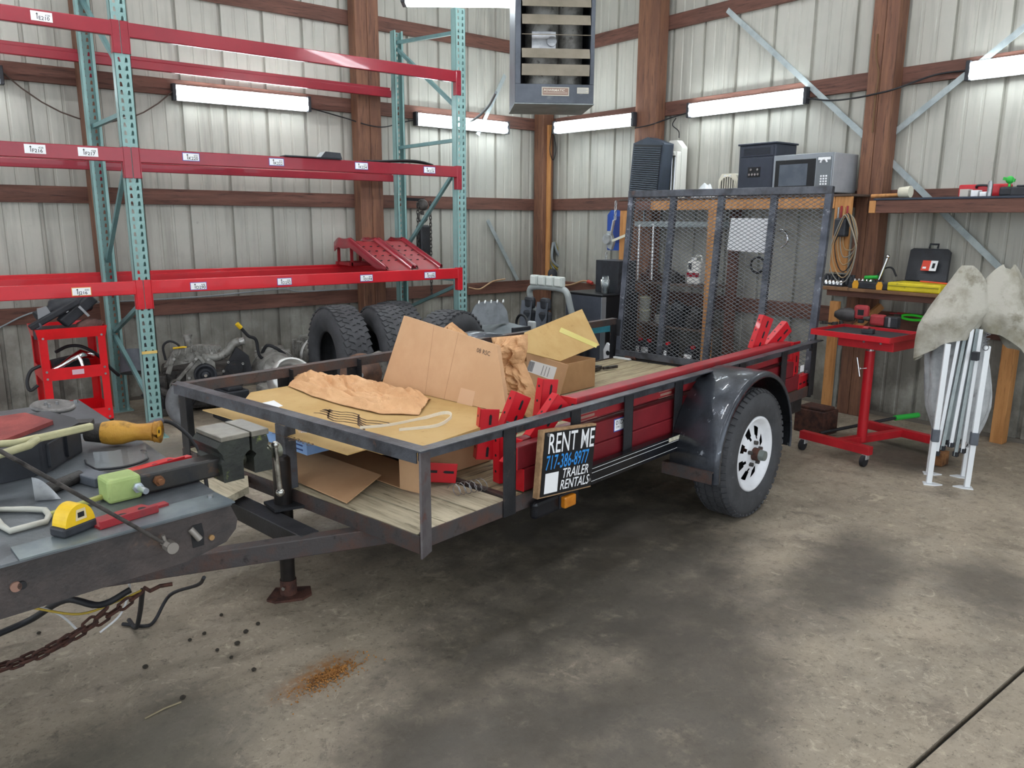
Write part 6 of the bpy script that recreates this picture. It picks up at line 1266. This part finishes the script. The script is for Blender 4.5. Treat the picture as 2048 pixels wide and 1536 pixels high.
k0 = chain_run(ca, pw(1232, 402), pw(1230, 440), 0, ZN, step=.04); chain_run(ca, pw(1213, 505), pw(1209, 540), 0, ZN, lk=k0, step=.04)
MB().bar(pw(1228, 440), pw(1222, 470), .03, .015).build('upper_hook', ZN, ca, bev=.004); MB().prism([(0, 0), (.05, .02), (.09, .12), (.06, .19), (.01, .17), (-.03, .08)], pw(1222, 500), (0, 1, 0), (0, 0, 1), .03).build('frame', ZN, ca, bev=.006)
MB().cyl(pw(1216, 478)+Vector((-.03, 0, 0)), pw(1216, 478)+Vector((.03, 0, 0)), .05, n=20).build('drum', ZN, ca); MB().bar(pw(1224, 482, SX0-.04), pw(1262, 466, SX0-.04), .025, .006, up=(1, 0, 0)).build('lever', M('winch_cream', 'd3d0bd', .5), ca, bev=.002)
# ------------------------------------------------------------------ tool board beside the right post
tbp = onx(1690, 420, SX0-.01)
th_ = thing('tool_holder', 'black screwdriver holder on the pine board left of the right post', 'tool holder', tbp)
MB().bx(-.06, 0.008, -.05, .05, -.20, -.06).build('pouch', BPL, th_, bev=.015)
for i, (y, m_) in enumerate(((.035, STEEL), (.012, REDD), (-.012, M('tan_handle', 'b98a5c', .6)), (-.036, REDD))): MB().cyl((-.03, y, -.1), (-.03, y, .02+.01*(i % 2)), .008, n=8).build('tool_handle', m_, th_)
for k_ in range(6):
    r_ = .105+.018*k_; q = onx(1690, 500, SX0-.03-.010*k_); lb = ('outermost', 'second outermost', 'third', 'fourth', 'fifth', 'innermost')[5-k_]
    pts = [Vector((0, .55*r_*math.cos(a_)*(1-.6*max(0, math.sin(a_)))+.01*(k_-3), 1.3*r_*math.sin(a_)-1.3*r_+.26+.012*math.sin(3*a_+k_))) for a_ in [2*PI*i/24 for i in range(24)]]
    tag(MB().tube(pts, .0045, 6, closed=True).build('cable_loop', (M('cable_tan', 'a08968', .6), M('cable_grey', '87857c', .6), M('cable_tan', ''), RUB)[k_ % 4], None, q), lb+' loop of the cable hung on the pine board', 'cable', 'cable loops on the pine board')
# ------------------------------------------------------------------ upper shelf on the right wall
RX = 5.84; y0_ = onx(1752, 405, RX).y
us = thing('timber_shelf', 'narrow brown timber wall shelf at the upper right', 'shelf', (RX, 1.0, 1.62))
MB().bx(0, .04, -.4, y0_-1.0, 0, .092).build('front_board', WOODG, us, bev=.003); MB().bx(-.004, .044, y0_-1.0+.0005, y0_-1.0+.05, 0, .09).build('pine_end', WOODY, us, bev=.003)
MB().bx(-.005, XR-.045-RX, -.4, y0_-1.0+.02, .0925, .108).build('shelf_top', M('shelf_navy', '2e3644', .5), us, bev=.003)
MB().bx(.04, XR-.045-RX, y0_-1.0-.06, y0_-1.0-.02, 0, .09).build('bracket', WOODG, us); zS = 1.62+.109
def rs(px, X=RX+.05): return onx(px, 385, X).y
md = thing('hand_mallet', 'wooden-handled mallet with a pale round head on the wall shelf', 'mallet', (RX+.04, rs(1790), zS))
MB().cyl((-.02, .16, .016), (0, -.04, .022), .014, .012, n=12).build('handle', WOODY, md); MB().cyl((0, -.04, .04), (0, -.12, .042), .036, .042, n=20).build('head', M('mallet_pale', 'cfccba', .7), md)
tag(MB().tube([(0, .09, .02), (.01, 0, .024), (.02, -.05, .03)], [.012, .018, .024], 12).build('brown_bottle', M('olive_glass', '5a5238', .3), None, (RX+.16, rs(1790), zS+.001)), 'dark olive bottle lying behind the mallet on the wall shelf', 'bottle')
for px, sz, m_, lb in ((1930, (.07, .055, .05), M('box_grey', 'b9b6ae', .7), 'grey-white small box, left of the three on the wall shelf'), (1951, (.07, .045, .042), WHT, 'white small box, middle of the three on the wall shelf'), (1968, (.06, .04, .03), WHT, 'white small box, lowest and right of the three on the wall shelf')):
    tag(MB().bx(0, sz[0], -sz[1]/2, sz[1]/2, 0, sz[2]*.8).bx(.003, sz[0]-.003, -sz[1]/2-.002, sz[1]/2+.002, sz[2]*.78, sz[2]).build('small_box', m_, None, (RX+.03, rs(px), zS), bev=.002), lb, 'box', 'small boxes on the wall shelf')
rc = thing('red_case', 'red plastic case standing behind small boxes on the wall shelf', 'case', (RX+.15, rs(1965, RX+.15), zS)); MB().bx(0, .08, -.16, .16, 0, .085).build('case', REDL, rc, bev=.01); MB().tube(spline([(-.005, -.04, .06), (-.02, -.03, .075), (-.02, .03, .075), (-.005, .04, .06)]), .008, 8).build('handle', BPL, rc)
tag(MB().cyl((0, 0, 0), (0, 0, .09), .016, n=16).cyl((0, 0, .09), (0, 0, .1), .012, n=16).build('silver_tube', STEEL, None, (RX+.05, rs(1979), zS)), 'upright silver tube on the wall shelf', 'tube')
gg = thing('spray_gun', 'green-topped black gadget on the wall shelf at the right', 'tool', (RX+.06, rs(2012), zS)); MB().bx(0, .08, -.06, .05, 0, .06).build('body', BPL, gg, bev=.012); MB().ball((.03, .0, .105), .026).bar((.03, -.03, .1), (.03, .04, .115), .02, .02).cyl((.03, .0, .06), (.03, .0, .09), .008, n=8).build('green_knob', GRN, gg)
tag(MB().bx(0, .09, -.06, .06, 0, .055).bx(.01, .08, -.03, .03, .055, .07).build('black_box', BPL, None, (RX+.05, rs(2040), zS), bev=.006), 'black small box at the far right of the wall shelf', 'box')
# ------------------------------------------------------------------ workbench on the right wall
WX = 5.66; wy1 = onx(1640, 578, WX).y-.02; WZ = 1.065
wk = thing('wooden_workbench', 'rough wooden workbench along the right wall behind the folded canopy', 'workbench', (WX, 2.0, 0))
def ww(mb, name, mats, bev=.003): return mb.build(name, mats, wk, -wk.location, bev=bev)
ww(MB().bx(WX, XR-.19, .8, wy1, WZ-.025, WZ), 'top', M('bench_wood', '8a6848', .7, 0, '6f5038', 4, c3='4a3626', sc3=10, lo3=.58, hi3=.7)); ww(MB().bx(WX+.03, WX+.07, .8, wy1-.02, WZ-.07, WZ-.026), 'apron', WOODG)
ww(MB().bx(WX+.02, WX+.06, wy1-.13, wy1-.06, 0, WZ-.112), 'leg', WOODY); ww(MB().bx(WX+.08, WX+.12, wy1-.13, wy1-.06, 0, WZ-.026), 'leg', M('grey_stud', '8a8c86', .8, 0, '787a74', 6)); ww(MB().bx(XR-.15, XR-.06, onx(2030, 700, XR-.15).y, onx(2003, 700, XR-.15).y, 0, WZ-.026), 'leg', WOODY)
ww(MB().bar((WX+.10, wy1-.10, .62), (XR-.2, wy1-.30, WZ-.15), .04, .05), 'knee_brace', WOODY)
def wz(px, py, z=WZ): return onz(px, py, z)
def wt(mb, name, mats, p, label, cat, bev=.004, rz=0, group=None): return tag(mb.build(name, mats, None, p, rz, bev=bev), label, cat, group)
# socket trays: rows of sockets, each socket its own part
def sockets(px, n, rows, m_, label, lift=0.0, hh=.045, X=WX+.08, r=.013):
    y = onx(px, 560, X).y; t = thing('socket_rail', label, 'socket set', (X, y, WZ+.0005+lift), group='socket rails on the workbench')
    MB().bx(-.02, rows*.032+.0, -n*.031/2-.006, n*.031/2+.006, 0, .012).build('rail', BPL, t, bev=.002)
    for j in range(rows):
        for i in range(n): MB().lathe([(r, 0), (r, hh*.8+.01*(j)), (r*.62, hh*.8+.01*j), (r*.62, .01)], (.0+j*.032, -(n-1)*.031/2+i*.031, .0125), (0, 0, 1), 12).build('socket', m_, t)
    return t
sockets(1668, 5, 1, CHROME, 'short rail of chrome sockets at the left front of the workbench', r=.014, hh=.04)
sockets(1675, 8, 2, BPL, 'rail of tall black impact sockets at the workbench back left', X=WX+.13, hh=.08, lift=.0)
sockets(1718, 7, 1, CHROME, 'rail of chrome sockets beside the green cable', X=WX+.17, hh=.06)
sockets(1748, 5, 1, BPL, 'rail of black sockets left of the yellow case', X=WX+.2, hh=.055)
bc2 = thing('latch_case', 'flat black case with two orange latches on the workbench front', 'case', (WX+.02, onx(1735, 570, WX+.02).y, WZ+.0005)); wl_ = onx(1692, 570, WX+.02).y-onx(1772, 570, WX+.02).y
MB().bx(0, .11, -wl_/2, wl_/2, 0, .05).build('case', BPL, bc2, bev=.006)
for s in (-1, 1): MB().prism([(-.02, .0), (.02, .0), (.024, .035), (.014, .058), (-.012, .058), (-.024, .03)], (-.001, s*wl_*.30, 0), (0, -1, 0), (0, 0, 1), .006).build('latch', M('latch_orange', 'dca02c', .45), bc2, bev=.003)
yc_ = thing('yellow_case', 'flat yellow plastic case with dirty lid on the workbench', 'case', (WX+.01, onx(1825, 570, WX).y, WZ+.0005)); wl2 = onx(1777, 570, WX).y-onx(1885, 570, WX).y
MB().bx(0, .24, -wl2/2, wl2/2, 0, .062).build('case', M('case_yellow', 'dcc929', .5, 0, 'c9b624', 6, c3='6b6228', sc3=14, lo3=.64, hi3=.74), yc_, bev=.01); MB().bx(-.004, 0, -wl2/2+.01, wl2/2-.01, .036, .040).build('seam', M('seam_dark', '7f7a1c', .6), yc_)
ok_ = thing('drill_case', 'open black case with a red and white sticker on its lid', 'case', (WX+.23, onx(1830, 560, WX+.23).y, WZ+.064)); wl3 = .30
MB().bx(.02, .24, -wl3/2-.04, wl3/2+.03, -.063, -.01).build('tray', BPL, ok_, bev=.01)
R_ = Matrix.Rotation(math.radians(22), 3, 'Y')
lid = MB(); lid.prism([(-wl3/2, 0), (wl3/2, 0), (wl3/2-.03, .24), (wl3/2-.05, .255), (-wl3/2+.0, .255), (-wl3/2-.02, .24)], (0, 0, 0), (0, -1, 0), (0, 0, 1), -.03); lid.v = [tuple(R_@Vector(v)+Vector((.16, 0, -.005))) for v in lid.v]; lid.build('lid', BPL, ok_, bev=.01)
def onlid(u, w, d=-.0): return R_@Vector((d, -u, w))+Vector((.16, 0, -.005))
stk = MB(); nx = R_@Vector((-1, 0, 0)); 
dd = -.0315
def lq(mb, u0, u1, w0, w1, d, k): mb.mat(k); mb.add([R_@Vector((d, -u, w))+Vector((.16, 0, -.005)) for u, w in ((u0, w0), (u1, w0), (u1, w1), (u0, w1))], [(0, 1, 2, 3)])
for dsg in (dd, .0315):
    lq(stk, -.04, .02, .07, .15, dsg, 0); lq(stk, .02, .07, .07, .15, dsg, 1); lq(stk, -.03, -.005, .085, .10, dsg*1.01, 1); lq(stk, .035, .055, .09, .13, dsg*1.01, 2)
stk.build('sticker', [M('sticker_red', 'd8452f', .5), WHTP, INK], ok_)
hd_ = MB().tube([onlid(-.03, .255, -.012), onlid(-.03, .285, -.012), onlid(.03, .285, -.012), onlid(.03, .255, -.012)], .008, 6); hd_.build('lid_handle', BPL, ok_)
gt = thing('green_ratchet', 'chrome and green-handled ratchet propped among the sockets', 'ratchet', (WX+.2, onx(1750, 560, WX+.2).y, WZ+.06)); MB().cyl((0, .08, .012), (0, -.02, .02), .014, n=12).build('green_grip', GRN, gt); MB().cyl((0, -.03, .0), (.02, -.07, .17), .010, .012, n=10).ball((.02, -.07, .175), .016).build('chrome_shaft', CHROME, gt); MB().tube(spline([(.05, .02, .02), (.06, -.03, .08), (.06, -.09, .09), (.06, -.13, .03)]), .007, 6).build('black_cord', RUB, gt)
wt(MB().bar((0, -.1, .006), (.02, .1, .01), .02, .01), 'red_screwdriver', M('handle_orange', 'd8532f', .5), (WX+.12, onx(1868, 556, WX+.12).y, WZ+.063), 'orange-red flat tool lying on the yellow case', 'tool')
# ------------------------------------------------------------------ red rolling tool stand
px0, py0 = 5.04, 2.505; X0, X1, Y0, Y1, TZ0 = 4.735, 5.16, 2.24, 2.765, .835
ts = thing('tool_stand', 'red rolling tool tray stand on casters behind the trailer', 'tool stand', (px0, py0, 0)); RST = M('stand_red', 'c4222c', .4, .05, 'ad1e27', 5, coat=.15)
def tt_(mb, name, mats, bev=.003): return mb.build(name, mats, ts, -ts.location, bev=bev)
MB_ = MB().bx(X0, X1, Y0, Y1, TZ0, TZ0+.004); tt_(MB_, 'tray_floor', M('tray_mat', '2a2c30', .7), 0)
tt_(MB().bx(X0-.003, X0, Y0+.0, Y1, TZ0-.012, TZ0+.024), 'tray_edge', REDL, .001); tt_(MB().bx(X1, X1+.003, Y0, Y1, TZ0-.012, TZ0+.024), 'tray_edge', RST, .001); tt_(MB().bx(X0, X1, Y1, Y1+.003, TZ0-.012, TZ0+.024), 'tray_edge', RST, .001); tt_(MB().bx(X0, X1, Y0-.003, Y0, TZ0-.012, TZ0+.024), 'tray_edge', RST, .001)
tt_(MB().bx(X0+.08, X1-.05, Y0+.01, Y1-.15, TZ0-.075, TZ0-.001), 'drawer', RST)
for y in (Y0+.09, Y0+.2): MB().cyl((X0+.08, y, TZ0-.03), (X0+.075, y, TZ0-.03), .007, n=8).build('bolt', STEEL, ts, -ts.location)
tt_(MB().cyl((px0, py0, .09), (px0, py0, TZ0-.12), .032, n=24), 'pole', REDL, 0); tt_(MB().cyl((px0, py0, TZ0-.12), (px0, py0, TZ0-.076), .026, n=20), 'collar', CHROME, 0)
MB().cyl((px0-.03, py0, .60), (px0-.07, py0+.02, .60), .006, n=8).cyl((px0-.07, py0+.02, .545), (px0-.07, py0+.05, .67), .0055, n=8).build('clamp_handle', CHROME, ts, -ts.location)
tt_(MB().bar((4.835, 2.83, .105), (4.81, 2.32, .105), .05, .055), 'foot_bar', RST); tt_(MB().bar((4.83, 2.56, .105), (5.42, 2.42, .105), .05, .05), 'spine', RST); tt_(MB().bar((5.46, 2.72, .105), (5.40, 2.10, .105), .05, .055), 'foot_bar', RST)
for x, y in ((4.835, 2.80), (4.812, 2.35), (5.455, 2.69), (5.405, 2.14)):
    c_ = MB().cyl((x-.025, y-.012, .038), (x-.025, y+.012, .038), .038, n=20).build('caster', RUB, ts, -ts.location); MB().bx(x-.03, x+.012, y-.018, y+.018, .045, .077).build('fork', M('fork_zinc', 'c2c4c4', .4, .5), c_, bev=.004)
zT = TZ0+.0045
def tpos(px, py): return onz(px, py, zT)
q = tpos(1710, 645); iw = thing('impact_wrench', 'grey and red cordless impact wrench on the red tray', 'power tool', q, .3); GPT = M('tool_grey', '4c4a4b', .5, .2, '3b393a', 8)
MB().tube([(-.02, .14, .055), (-.02, .10, .055), (-.02, .04, .055), (-.02, .0, .055)], [.02, .045, .052, .04], 18).build('motor', GPT, iw); MB().bx(-.045, .02, -.09, .01, .03, .13).build('red_body', M('tool_red', 'b03a40', .5, 0, '8f3034', 8), iw, bev=.02); MB().bx(-.03, .02, -.06, -.02, .0, .03).build('handle', BPL, iw, bev=.008); MB().bx(-.047, -.045, -.06, -.02, .06, .1).build('badge', INK, iw)
q = tpos(1770, 655); dr = thing('cordless_drill', 'red and black cordless drill lying behind the canopy on the tray', 'power tool', q, .1)
MB().bx(-.03, .03, -.0, .10, .01, .085).build('red_body', M('tool_red', ''), dr, bev=.015); MB().bx(-.035, .035, -.09, .0, .0, .08).build('battery', BPL, dr, bev=.01); MB().bx(-.037, -.035, -.045, -.03, .01, .075).build('clip', STEEL, dr)
MB().cyl((0, .1, .05), (0, .15, .05), .022, .012, n=14).build('chuck', GREASE, dr)
q = tpos(1735, 668); br_ = thing('tool_battery', 'small red and black battery at the front edge of the red tray', 'battery', q+Vector((.0, 0, 0)), .2); MB().bx(0, .06, -.03, .04, 0, .03).build('base', BPL, br_, bev=.005); MB().bx(.005, .055, .0, .035, .0305, .045).build('top', M('tool_red', ''), br_, bev=.004)
q = tpos(1820, 640); pl = thing('green_pliers', 'bright green handled pliers on the red tray by the canopy', 'pliers', q, .0); 
for s in (-1, 1): MB().tube(spline([(0, -.09, .02+.012*s), (0, -.02, .02+.018*s), (0, .05, .02+.012*s), (0, .07, .02)]), .010, 8).build('grip', M('neon_green', '3fe03a', .5), pl)
MB().bar((0, .06, .02), (0, .12, .02), .02, .03).build('jaws', GREASE, pl, bev=.004)
q = tpos(1800, 632); wt(MB().cyl((0, -.08, .015), (0, .02, .015), .014, n=12).cyl((0, .02, .015), (0, .08, .015), .006, n=8), 'red_driver', M('tool_red', ''), q, 'dull red screwdriver lying behind the green pliers', 'screwdriver', 0)
for i, (px, py, lb) in enumerate(((1648, 648, 'small dark socket at the left end of the red tray'), (1668, 650, 'small dark fitting near the left end of the red tray'), (1682, 648, 'small dark fitting touching the grey impact wrench'))):
    q = tpos(px, py); wt(MB().cyl((0, 0, 0), (0, 0, .022), .014, n=12).cyl((.02, .02, 0), (.02, .02, .015), .010, n=10).bar((-.02, .02, .006), (.03, -.03, .006), .012, .010), 'steel_fitting', GREASE, q, lb, 'fitting', 0, i*.7, 'fittings on the red tray')
# pry bar with green grip on the floor
A, B_ = onz(1640, 866, .03), onz(1790, 836, .10); C_ = onz(1836, 830, .10)
pb = thing('pry_bar', 'long black bar with a green grip leaning on the stand base', 'pry bar', A); MB().cyl((0, 0, 0), B_-A, .012, n=10).build('bar', BLK, pb); MB().cyl(B_-A, C_-A, .02, n=14).build('grip', GRN, pb)
# rusty block behind the trailer
q = onz(1620, 868, 0); wt(MB().bx(-.10, .10, -.12, .12, 0, .18).bx(-.08, .08, -.1, .1, .18, .2), 'rusty_block', RUST, (q.x+.1, q.y+.02, 0), 'dark rusty block on the floor behind the wheel', 'block', .006)
# ------------------------------------------------------------------ folded pop-up canopy
cA, cB = onz(1857, 968, 0), onz(1933, 976, 0); cc = (cA+cB)/2; cd_ = (cB-cA).normalized(); cn = Vector((-cd_.y, cd_.x, 0)); cn = cn if cn.dot(FW) > 0 else -cn
cp = thing('folded_canopy', 'folded pop-up canopy with white legs and dirty grey canvas', 'canopy', cc); Wc = (cB-cA).length; Zc = 1.27
def cl_(p): return Vector(p)
def cpt(s, d, z): return cd_*s+cn*d+Vector((0, 0, z))
lean = .06
WLEG = M('leg_white', 'e3e7ea', .4, .05)
for s, d, lo in ((-Wc/2, 0, 0), (Wc/2, 0, 0), (-Wc/2+.03, .22, 0), (Wc/2+.02, .22, 0)):
    l_ = lean if s > 0 else lean*1.1
    mb = MB(); mb.bar(cpt(s, d, .008), cpt(s+.012, d+.0, .86), .030, .030, up=cn); lg = mb.build('leg', WLEG, cp, bev=.003)
    mb = MB(); mb.prism([(-.03, -.03), (.03, -.03), (.075 if s < 0 else .03, 0), (.03, .03), (-.03, .03), (-.03 if s < 0 else -.075, 0)], cpt(s, d, 0), cd_, cn, .006); mb.build('foot', WLEG, lg)
    if d == 0:
        mb = MB(); mb.bar(cpt(s+.004, d-.004, .27), cpt(s+.005, d-.004, .345), .042, .042, up=cn); mb.build('slider', GPL, lg, bev=.005)
for i, (s0, s1, d0) in enumerate(((-.075, -.02, .03), (-.045, .015, .05), (-.005, .04, .03), (.03, .07, .05), (.06, .085, .03), (-.02, .05, .09))):
    MB().bar(cpt(s0, d0, .18+.03*(i % 3)), cpt(s1-.01, d0, .95), .018, .026, up=cn).build('truss_bar', (WLEG, GALV)[i % 2], cp)
    MB().box(cpt(s0+.002, d0, .19+.03*(i % 3)), (.03, .03, .03)).build('truss_joint', BPL, cp, bev=.003)
MB().box(cpt(.055, -.02, .80), (.035, .035, .05)).build('truss_joint', BPL, cp, bev=.003)
def hood(s0, z_top, z_bot, r0, r1, dq, seed, label, cut=.0, sq=.6):
    mb = MB(); n, m_ = 40, 22
    def f(u, v, off=0):
        a_ = 2*PI*u; t_ = v; r = (r1*(.16+.84*min(1, t_/.62)**.8) if t_ < .6 else r1*(1-.22*(t_-.6)/.4))+off; fold = 1+.26*(abs(math.sin(2.5*a_+seed+.7*t_))-.55)*(.3+.7*t_)+.10*(abs(math.sin(6.5*a_+seed*2+t_*2))-.5)*t_+.24*NZ.noise(Vector((math.cos(a_)*1.5+seed, math.sin(a_)*1.5, t_*2)))
        z = z_top+(z_bot-z_top)*t_+cut*math.cos(a_)*t_+.05*(abs(math.sin(1.5*a_+seed))-.5)*t_*t_; bend = .03*math.sin(t_*3+seed)
        top = .02*(1-t_)*math.cos(2*a_); return cpt(s0+bend+r*fold*math.cos(a_), dq+r*fold*sq*math.sin(a_), z+top)
    mb.grid(lambda u, v: f(1-u, v), n, m_); mb.grid(lambda u, v: f(u, v, -.006), n, m_)
    mb.add([f(i/n, 0) for i in range(n)], [tuple(range(n))]); return mb.build('canvas_hood', DIRTYCL, cp)
hood(-.05, 1.29, .85, .085, .185, .10, 1.3, '', .09); hood(.215, 1.30, .86, .06, .185, .12, 4.1, '', -.09)
def wrap():
    mb = MB(); n, m_ = 44, 26
    def f(u, v, off=0):
        a_ = 2*PI*u; z = .98-(.98-.24)*v; ct_ = .025+.03*math.sin(z*5); r = (.125+.04*math.sin(v*PI*.9)*1+off)*(1+.22*(abs(math.sin(4.5*a_+2*v))-.5)+.06*math.sin(13*a_+5*v)+.16*NZ.noise(Vector((math.cos(a_)*1.6, math.sin(a_)*1.6, v*3))))*(1-.35*max(0, v-.7)/.3)
        return cpt(ct_-.02*v+r*math.cos(a_), .16+r*.42*math.sin(a_), z+.03*math.sin(4*a_)*v)
    mb.grid(lambda u, v: f(1-u, v), n, m_); mb.grid(lambda u, v: f(u, v, -.006), n, m_); return mb.build('canvas_wrap', FABG, cp)
wrap()
mb = MB(); mb.text('ANO', .05, cpt(.075, -.06, .95), Vector((0, 0, -1)), cd_); mb.build('canvas_print', M('faded_ink', '55565a', .8), cp)
q = onz(1886, 935, 0); wt(MB().bx(-.05, .05, -.04, .04, 0, .09).bx(-.03, .03, -.045, .0, .01, .08), 'wood_block', M('burnt_wood', '8f643e', .8, 0, '4a2e1c', 9), (q.x+.05, q.y+.05, 0), 'short brown wood block on the floor under the folded canopy', 'wood block', .004)
# ------------------------------------------------------------------ litter on the floor
p = onz(645, 1358, 0); sd = MB(); rg = random.Random(5)
for i in range(900):
    a_, r_ = rg.uniform(0, 2*PI), abs(rg.gauss(0, .5)); x, y = p.x+.16*r_*math.cos(a_)+.03, p.y+.07*r_*math.sin(a_)+.03*r_*math.cos(a_); s_ = rg.uniform(.0015, .0045)
    sd.box((x, y, s_*.5+.012*max(0, 1-r_*1.3)*rg.random()), (s_*1.4, s_, s_), rotm(rg.random(), rg.random(), rg.random()*3))
o = sd.build('sawdust_pile', M('sawdust', 'a8763e', .9, 0, '84592e', 30)); o['kind'] = 'stuff'; tag(o, 'small scatter of orange-brown sawdust grains on the floor', 'sawdust')
for i, (px, py, r_, lb) in enumerate(((443, 1232, .010, 'black clod nearest the jack foot'), (492, 1266, .014, 'black clod right of the jack foot shadow, larger of a pair'), (516, 1250, .012, 'flat black clod at the far right of the scatter'), (409, 1269, .011, 'round black clod left of the scatter middle'), (380, 1282, .010, 'black clod at the left of the scatter'),
                                 (475, 1290, .015, 'lumpy black clod in the middle of the scatter'), (435, 1302, .010, 'small black clod below the scatter middle'), (463, 1317, .010, 'small black clod nearest the camera in the scatter'), (291, 1337, .014, 'lone black clod at the left below the chains'), (508, 1342, .012, 'dark clod at the left edge of the sawdust'), (366, 1398, .013, 'dark clod by a thin straw nearest the camera'), (78, 1268, .010, 'lone black clod beside the rusty chains'))):
    q = onz(px, py, 0); r_ *= .75; mb = MB().ball((0, 0, r_*.7), r_, 10, (1, .85, .7)); mb.v = [(x*(1+.25*NZ.noise(Vector((x, y, z))*120+Vector((i, 0, 0)))), y*(1+.25*NZ.noise(Vector((y, z, x))*120)), max(0, z)) for x, y, z in mb.v]
    tag(mb.build('dirt_clod', M('clod_dark', '2c2822', .9, 0, '3d372e', 60), None, q), lb, 'clod', 'black clods on the floor')
q0, q1 = onz(290, 1437, .003), onz(362, 1404, .003); tag(MB().tube([(0, 0, 0), (q1-q0)*.5+Vector((.004, .004, .002)), q1-q0], .003, 6).build('straw', M('straw', '8e836a', .8), None, q0), 'thin dry straw lying on the floor', 'straw')
